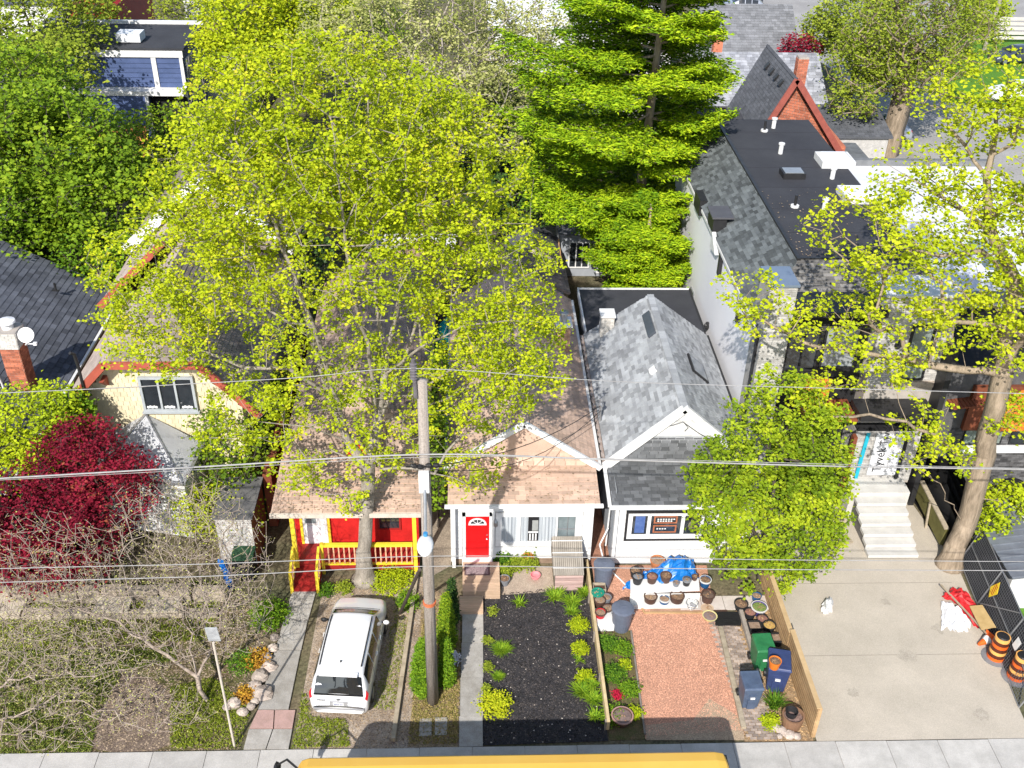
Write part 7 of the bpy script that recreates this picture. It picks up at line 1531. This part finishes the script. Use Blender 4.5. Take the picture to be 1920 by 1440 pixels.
# backyards
rngb = random.Random(5)
for i, (px, py, yy, rx, rz, lm, lab) in enumerate((
  (1050,300,58,2.6,1.8,lm_dark,'dark shrub in deep shade left of the pine trunk near the cabin'),
  (960,380,50,2.4,1.3,lm_dark,'dark shrub behind the garden shed roof'),
  (720,300,60,4.0,2.2,lm_green,'green shrub mass behind the maple crown above the pale patio'),
  (560,330,58,4.0,2.4,lm_dark,'shaded shrub mass beyond the brown garage'),
  (300,260,58,2.6,1.8,lm_green,'green bush right of the orange fence'),
  (640,380,50,.9,1.6,lm_dark,'narrow dark shrub left of the bright lawn'),
  (560,470,41,1.2,1.4,lm_dark,'dark shrub beside the plank shed in the maple yard'),
  (1130,250,64,3.0,1.5,lm_green,'green shrub between long grey garage and pine'),
  (1260,250,62,3.4,1.6,lm_dark,'dark hedge behind the pine trunk'),
  (380,20,80,4.0,2.6,lm_yg,'yellow-green tree at the top edge beyond the maroon roof'))):
    simple('backyard_shrub', lab, 'shrub', px, py, yy, rx, rx*.8, rz, int(110*rx), lm, bark_dark, 200+i, .2, 6, .25, r0=.1)

# ================================================================ SMALL PLANTS
def blades(name, label, px, py, r, h, n, lm, seed, w=.02, group=None, cat='plant', z0=0, arch=.5):
    rng = np.random.default_rng(seed); p = G(px, py, z0); root = thing(name, label, cat, p, group); vs = []; fs = []; va = []
    for i in range(n):
        a = rng.uniform(0, 2*pi); L = h*rng.uniform(.6,1.15); ou = r*rng.uniform(.3,1.1); x0, y0 = rng.normal(0, r*.15, 2); sx, sy = -sin(a)*w, cos(a)*w; o = len(vs)
        for t in (0,.4,.75,1):
            rr_ = ou*t**1.2; z = L*(t-arch*t*t); k = (1-t)*.8+.2 if t < 1 else 0
            vs += [(x0+cos(a)*rr_-sx*k, y0+sin(a)*rr_-sy*k, z), (x0+cos(a)*rr_+sx*k, y0+sin(a)*rr_+sy*k, z)]
        fs += [(o,o+1,o+3,o+2),(o+2,o+3,o+5,o+4),(o+4,o+5,o+7,o+6)]; va += [rng.uniform()]*3
    mesh_obj('leaves', vs, fs, np.array(va), lm, root); return root
def mound(name, label, px, py, r, rz, n, lm, seed, leaf=.06, group=None, cat='shrub', z0=0, ry=None):
    rng = np.random.default_rng(seed); p = G(px, py, z0+rz*.45); p.z = z0; root = thing(name, label, cat, p, group); d = rng.normal(0,1,(n,3)); d /= np.linalg.norm(d,axis=1)[:,None]; d[:,2] = np.abs(d[:,2])
    c = d*np.array([r, ry or r, rz])*rng.uniform(.45,1.08,(n,1))+rng.normal(0,.12*r,(n,3)); v, f, va = leaf_quads(c, leaf, .2, 3, leaf*.6, None, .2, .4, seed=seed, outward=None); mesh_obj('leaves', v, f, va, lm, root)
    b = MB()
    for k in range(7): a = 2*pi*k/7; b.tube([p, p+Vector((cos(a)*r*.6, sin(a)*r*.6, rz*.6))], .008, 4)
    b.build('stems', bark_dark, root); return root
lm_lily = leafmat('lily_blade', [(0,(.10,.22,.015)),(.5,(.22,.38,.02)),(1,(.38,.52,.04))], .3)
lm_dkgrass = leafmat('deep_grass', [(0,(.04,.11,.01)),(.5,(.09,.20,.015)),(1,(.18,.32,.02))], .2)
lm_lawn = leafmat('lawn_blade', [(0,(.09,.15,.02)),(.5,(.19,.26,.03)),(1,(.34,.36,.09))], .2)
lm_gold = leafmat('golden_leaf', [(0,(.35,.42,.015)),(.5,(.52,.58,.02)),(1,(.66,.66,.03))], .3)
blades('spiky_tuft', 'round spiky grass tuft on the left side of the black mulch', 940,1222,.38,.42,420,lm_lily,301,.012)
blades('spiky_tuft', 'smaller spiky grass tuft below the larger one on the mulch', 934,1272,.25,.28,260,lm_lily,302,.010)
mound('golden_shrub', 'golden-yellow spreading shrub at the lower left corner of the mulch bed', 928,1318,.48,.42,420,lm_gold,303,.07)
mound('round_spirea', 'upper lime-green ball shrub against the plank divider', 1086,1170,.30,.36,420,lm_char,304,.05, group='clipped ball shrubs along the divider')
mound('round_spirea', 'middle lime-green ball shrub against the plank divider', 1088,1214,.26,.34,360,lm_char,305,.05, group='clipped ball shrubs along the divider')
mound('round_spirea', 'lowest lime-green ball shrub among arching lily leaves', 1096,1268,.28,.32,360,lm_char,306,.05, group='clipped ball shrubs along the divider')
for i, (px, py, r, h, n, lab) in enumerate(((975,1135,.36,.40,60,'small sprawling lily clump at the top of the mulch bed'),(1040,1122,.45,.5,130,'arching lily clump before the storage box left side'),(1072,1132,.42,.45,170,'thick lily clump before the storage box'),
     (1095,1115,.35,.42,120,'lily clump squeezed between storage box and plank divider'),(1072,1150,.35,.42,110,'lily clump overhanging the mulch above the ball shrubs'),(1086,1238,.25,.22,40,'pale rosette plant between two ball shrubs'),(1090,1300,.42,.45,170,'broad lily clump near the bottom of the mulch bed'),(1112,1315,.4,.42,150,'dense lily clump against the divider bottom'),(1108,1288,.34,.4,110,'lily clump beside the lowest ball shrub'),(1115,1345,.30,.32,80,'last lily clump in the bus shadow'))):
    blades('lily_clump', lab, px, py, r, h, n, lm_lily, 310+i, .020, 'daylily clumps along the mulch bed')
blades('spiky_plant', 'tall arching grassy plant in front of the navy wheelie bin', 1450,1325,.45,.75,150,lm_dkgrass,330,.018)
mound('leafy_mound', 'lime-green leafy mound at the foot of the tall grassy plant', 1445,1352,.26,.22,220,lm_char,331,.07)
for i, (px, py, r, rz, n, lm, lab) in enumerate(((1140,1205,.35,.28,420,lm_dkgrass,'bushy green plant at the top of the narrow bed'),(1168,1215,.32,.25,320,lm_cyp,'leafy green plant beside the gravel edge'),(1150,1262,.38,.28,420,lm_dkgrass,'rounded green plant in the middle of the narrow bed'),(1180,1290,.34,.24,360,lm_cyp,'pale green plant by the gravel edge lower down'),(1150,1340,.40,.25,380,lm_cyp,'green ground plant around the red flower'),(1190,1335,.25,.22,200,lm_char,'lime plant at the low end of the narrow bed'),(1172,1245,.22,.16,160,lm_char,'small lime plant midway down the narrow bed'))):
    mound('bed_plant', lab, px, py, r, rz, n, lm, 340+i, .055, 'plants in the narrow bed beside the gravel', 'plant')
mound('red_flower', 'small red flowering plant in the narrow green bed', 1157,1303,.16,.16,130,leafmat('red_flower',[(0,(.45,.01,.04)),(1,(.62,.03,.08))],.2),350,.05,None,'flower')
# plants by the cottage
for i, (px, py, r, rz, n, lm, lab) in enumerate(((945,1046,.36,.55,620,lm_dkgrass,'dark leafy potted shrub right of the red door'),(968,1056,.26,.42,260,lm_yg,'yellowing broad-leaf plant beneath the cottage window'),(992,1050,.32,.55,380,lm_yg,'tall mixed plant with orange blooms beneath the cottage window'),(948,1070,.22,.40,220,lm_yg,'pale variegated plant in a grey pot beside the deck'))):
    mound('potted_shrub', lab, px, py, r, rz, n, lm, 360+i, .075, None, 'plant')
pot('grey pot under the variegated plant beside the deck', 946,1084,.19,.26,greypot,0); tag(mound('red_blooms','red flowers at the left foot of the red door',878,1052,.14,.14,80,MATS['red_flower'],370,.05,None,'flower',.1),'red flowers at the left foot of the red door','flower')
mound('orange_blooms', 'orange blooms nodding above the cottage window plants', 990,1040,.18,.14,60,leafmat('orange_flower',[(0,(.55,.14,.02)),(1,(.68,.26,.04))],.2),371,.05,None,'flower',.4)
mound('gold_leaves','golden leafy sprig hanging before the red door',895,1000,.22,.12,40,lm_gold,372,.07,None,'plant',1.6) if False else None
# yard by porch and pole
for i, (px, py, r, rz, n, lm, lab, lf) in enumerate(((735,1085,.75,.35,900,lm_char,'bright green ground cover right of the maple trunk',.06),(765,1125,.40,.28,380,lm_cyp,'green weeds along the lumber edging',.06),(645,1100,.30,.26,240,lm_yg,'small yellow-green shrub left of the maple trunk',.06),(612,1105,.28,.24,220,lm_dkgrass,'dark green shrub at the foot of the porch rail',.06),
     (505,1150,.62,.5,800,lm_cyp,'round bright green bush left of the concrete path',.07),(455,1240,.5,.4,420,lm_dkgrass,'silvery-green clump among the border rocks',.05),(925,1145,.2,.2,90,lm_yg,'sparse weeds at the upper left corner of the mulch',.05),(915,1200,.16,.16,120,lm_yg,'low weeds along the walkway edge',.05),(915,1250,.18,.16,140,lm_yg,'mid walkway-edge weeds beside the mulch',.05),(912,1290,.15,.16,110,lm_yg,'lower walkway-edge weeds above the golden shrub',.05))):
    mound('ground_plant', lab, px, py, r, rz, n, lm, 380+i, lf, None, 'plant')
mound('orange_plant', 'rusty-orange foliage among the rocks by the concrete path', 480,1235,.42,.35,360,leafmat('rust_leaf',[(0,(.30,.13,.02)),(.5,(.48,.24,.03)),(1,(.60,.38,.04))],.2),395,.06,None,'plant')
mound('orange_plant', 'second rusty-orange foliage patch lower along the rocks', 462,1300,.32,.25,260,MATS['rust_leaf'],396,.06,None,'plant')
mound('white_flowers', 'white blossom cluster at the cypress foot beside the walkway', 851,1232,.18,.30,150,leafmat('white_petal',[(0,(.6,.58,.62)),(1,(.75,.74,.76))],.1),397,.05,None,'flower',.1)
def cypress(label, px, py, h, r, lm, seed):
    rng = np.random.default_rng(seed); p = G(px, py); root = thing('cypress', label, 'tree', p); n = int(900*h*r/.5); t = rng.uniform(0,1,n); a = rng.uniform(0,2*pi,n); rr_ = r*np.minimum(1,(t*6+.3))*(1-t)**.55*rng.uniform(.75,1.08,n)
    c = np.stack([rr_*np.cos(a), rr_*np.sin(a), .05+t*h], 1); o = np.stack([np.cos(a), np.sin(a), np.full(n,.6)], 1)
    v, f, va = leaf_quads(c, .085, .1, 4, .045, None, .2, 0, .45, seed=seed); mesh_obj('crown', v, f, va, lm, root); MB().tube([p,p+Vector((0,0,h*.85))],[.05,.02],6).build('trunk', bark_dark, root)
cypress('bright green cypress on the left side of the utility pole', 795,1300,2.2,.40,lm_cyp,401)
cypress('green cypress just right of the utility pole', 838,1285,1.9,.26,lm_cyp,402)
cypress('dark cypress right of the pole nearer the cottage downspout', 838,1215,2.3,.30,lm_green,403)
cypress('small dark cypress at the corner post of the cottage walkway', 848,1170,1.9,.22,lm_dark,404)
# lawn grass (uncountable)
def grass(name, label, px, n, lm, seed, h=.08, z=0):
    rng = np.random.default_rng(seed); P = [G(*p) for p in px]; P = [(q.x, q.y) for q in P]; xs = [p[0] for p in P]; yv = [p[1] for p in P]
    X = rng.uniform(min(xs), max(xs), n*2); Y = rng.uniform(min(yv), max(yv), n*2); ins = np.zeros(n*2, bool)
    for i in range(len(P)):
        a, b_ = P[i], P[i-1]; cnd = ((a[1] > Y) != (b_[1] > Y)) & (X < (b_[0]-a[0])*(Y-a[1])/((b_[1]-a[1]) or 1e-9)+a[0]); ins ^= cnd
    # patchy density
    g = np.sin(X*1.9+seed)*np.sin(Y*2.3+1.3)+np.sin(X*.7+2)*np.cos(Y*.9); keep = ins & (rng.uniform(-2,1.2,n*2) < g+.6); X = X[keep][:n]; Y = Y[keep][:n]; m = len(X)
    c = np.stack([X, Y, np.full(m, z+h*.35)], 1); v, f, va = leaf_quads(c, h, 1.2, 2, .02, None, .25, 0, .22, seed=seed); v[:,2] = np.maximum(v[:,2], z-.01); o = mesh_obj(name, v, f, va, lm, None); o['kind'] = 'stuff'; o['label'] = label
grass('grass', 'patchy front lawn left of the worn soil patch', [(0,1418),(170,1410),(190,1330),(230,1260),(330,1240),(330,1215),(0,1220)], 8500, lm_lawn, 501, .09)
grass('grass', 'thin grass between the worn soil patch and the concrete path', [(320,1404),(450,1404),(470,1330),(400,1270),(320,1290)], 3200, lm_yg, 502, .08)
grass('grass', 'tufty grass strip left of the minivan', [(548,1404),(655,1400),(650,1350),(585,1345),(570,1290)], 2200, lm_yg, 503, .08)
grass('grass', 'dry grass between the edging and the walkway', [(765,1395),(858,1395),(864,1200),(800,1100)], 5000, leafmat('dry_grass',[(0,(.25,.26,.05)),(.5,(.42,.34,.12)),(1,(.55,.42,.2))],.2), 504, .08)
grass('grass', 'weedy grass along the right side of the minivan strip', [(700,1330),(745,1330),(775,1110),(740,1140)], 900, lm_yg, 505, .07)
grass('grass', 'bright backyard grass seen through the maple', [(640,470),(790,470),(780,360),(650,360)], 9000, lm_cyp, 506, .12)
grass('grass', 'sparse green growth around the terrace', [(0,1220),(400,1200),(420,1090),(0,1100)], 7000, lm_yg, 507, .09)
# clutter that sits under the red maple and in yards
for m_ in list(bpy.data.meshes):
    if m_.users == 0: bpy.data.meshes.remove(m_)

# leaf litter lying on the roofs and in the gutters
def roof_litter(name, A, B, C, D, n, seed, label, parent_name):
    rng = np.random.default_rng(seed); A, B, C, D = map(Vector, (A, B, C, D)); vs = []; fs = []; va = []
    for i in range(n):
        u, v = rng.uniform(), rng.uniform()**1.8; p = A.lerp(B, u).lerp(D.lerp(C, u), v)+Vector((0,0,.045)); s = rng.uniform(.02,.05); a = rng.uniform(0,6.28); o = len(vs)
        vs += [(p.x+s*cos(a+k*2.1), p.y+s*sin(a+k*2.1), p.z+rng.uniform(0,.015)) for k in range(3)]; fs.append((o,o+1,o+2)); va.append(rng.uniform())
    o = mesh_obj(name, vs, fs, np.array(va), MATS['dry_leaf2']); o['kind'] = 'stuff'; o['label'] = label
roof_litter('leaf_litter', (-6.5,26.2,2.82),(-1.65,26.2,2.82),(-1.65,28.9,3.15),(-6.5,28.9,3.15), 420, 1, 'bud scales and dead leaves on the porch roof', '')
roof_litter('leaf_litter', (-.75,26.4,2.95),(4.2,26.4,2.95),(4.2,28.0,3.2),(-.75,28.0,3.2), 200, 2, 'scattered debris on the cottage porch roof', '')
roof_litter('leaf_litter', (11.9,33.5,8.45),(16.2,33.5,8.45),(16.2,40,8.45),(11.9,40,8.45), 260, 3, 'leaf debris on the black flat roof', '')
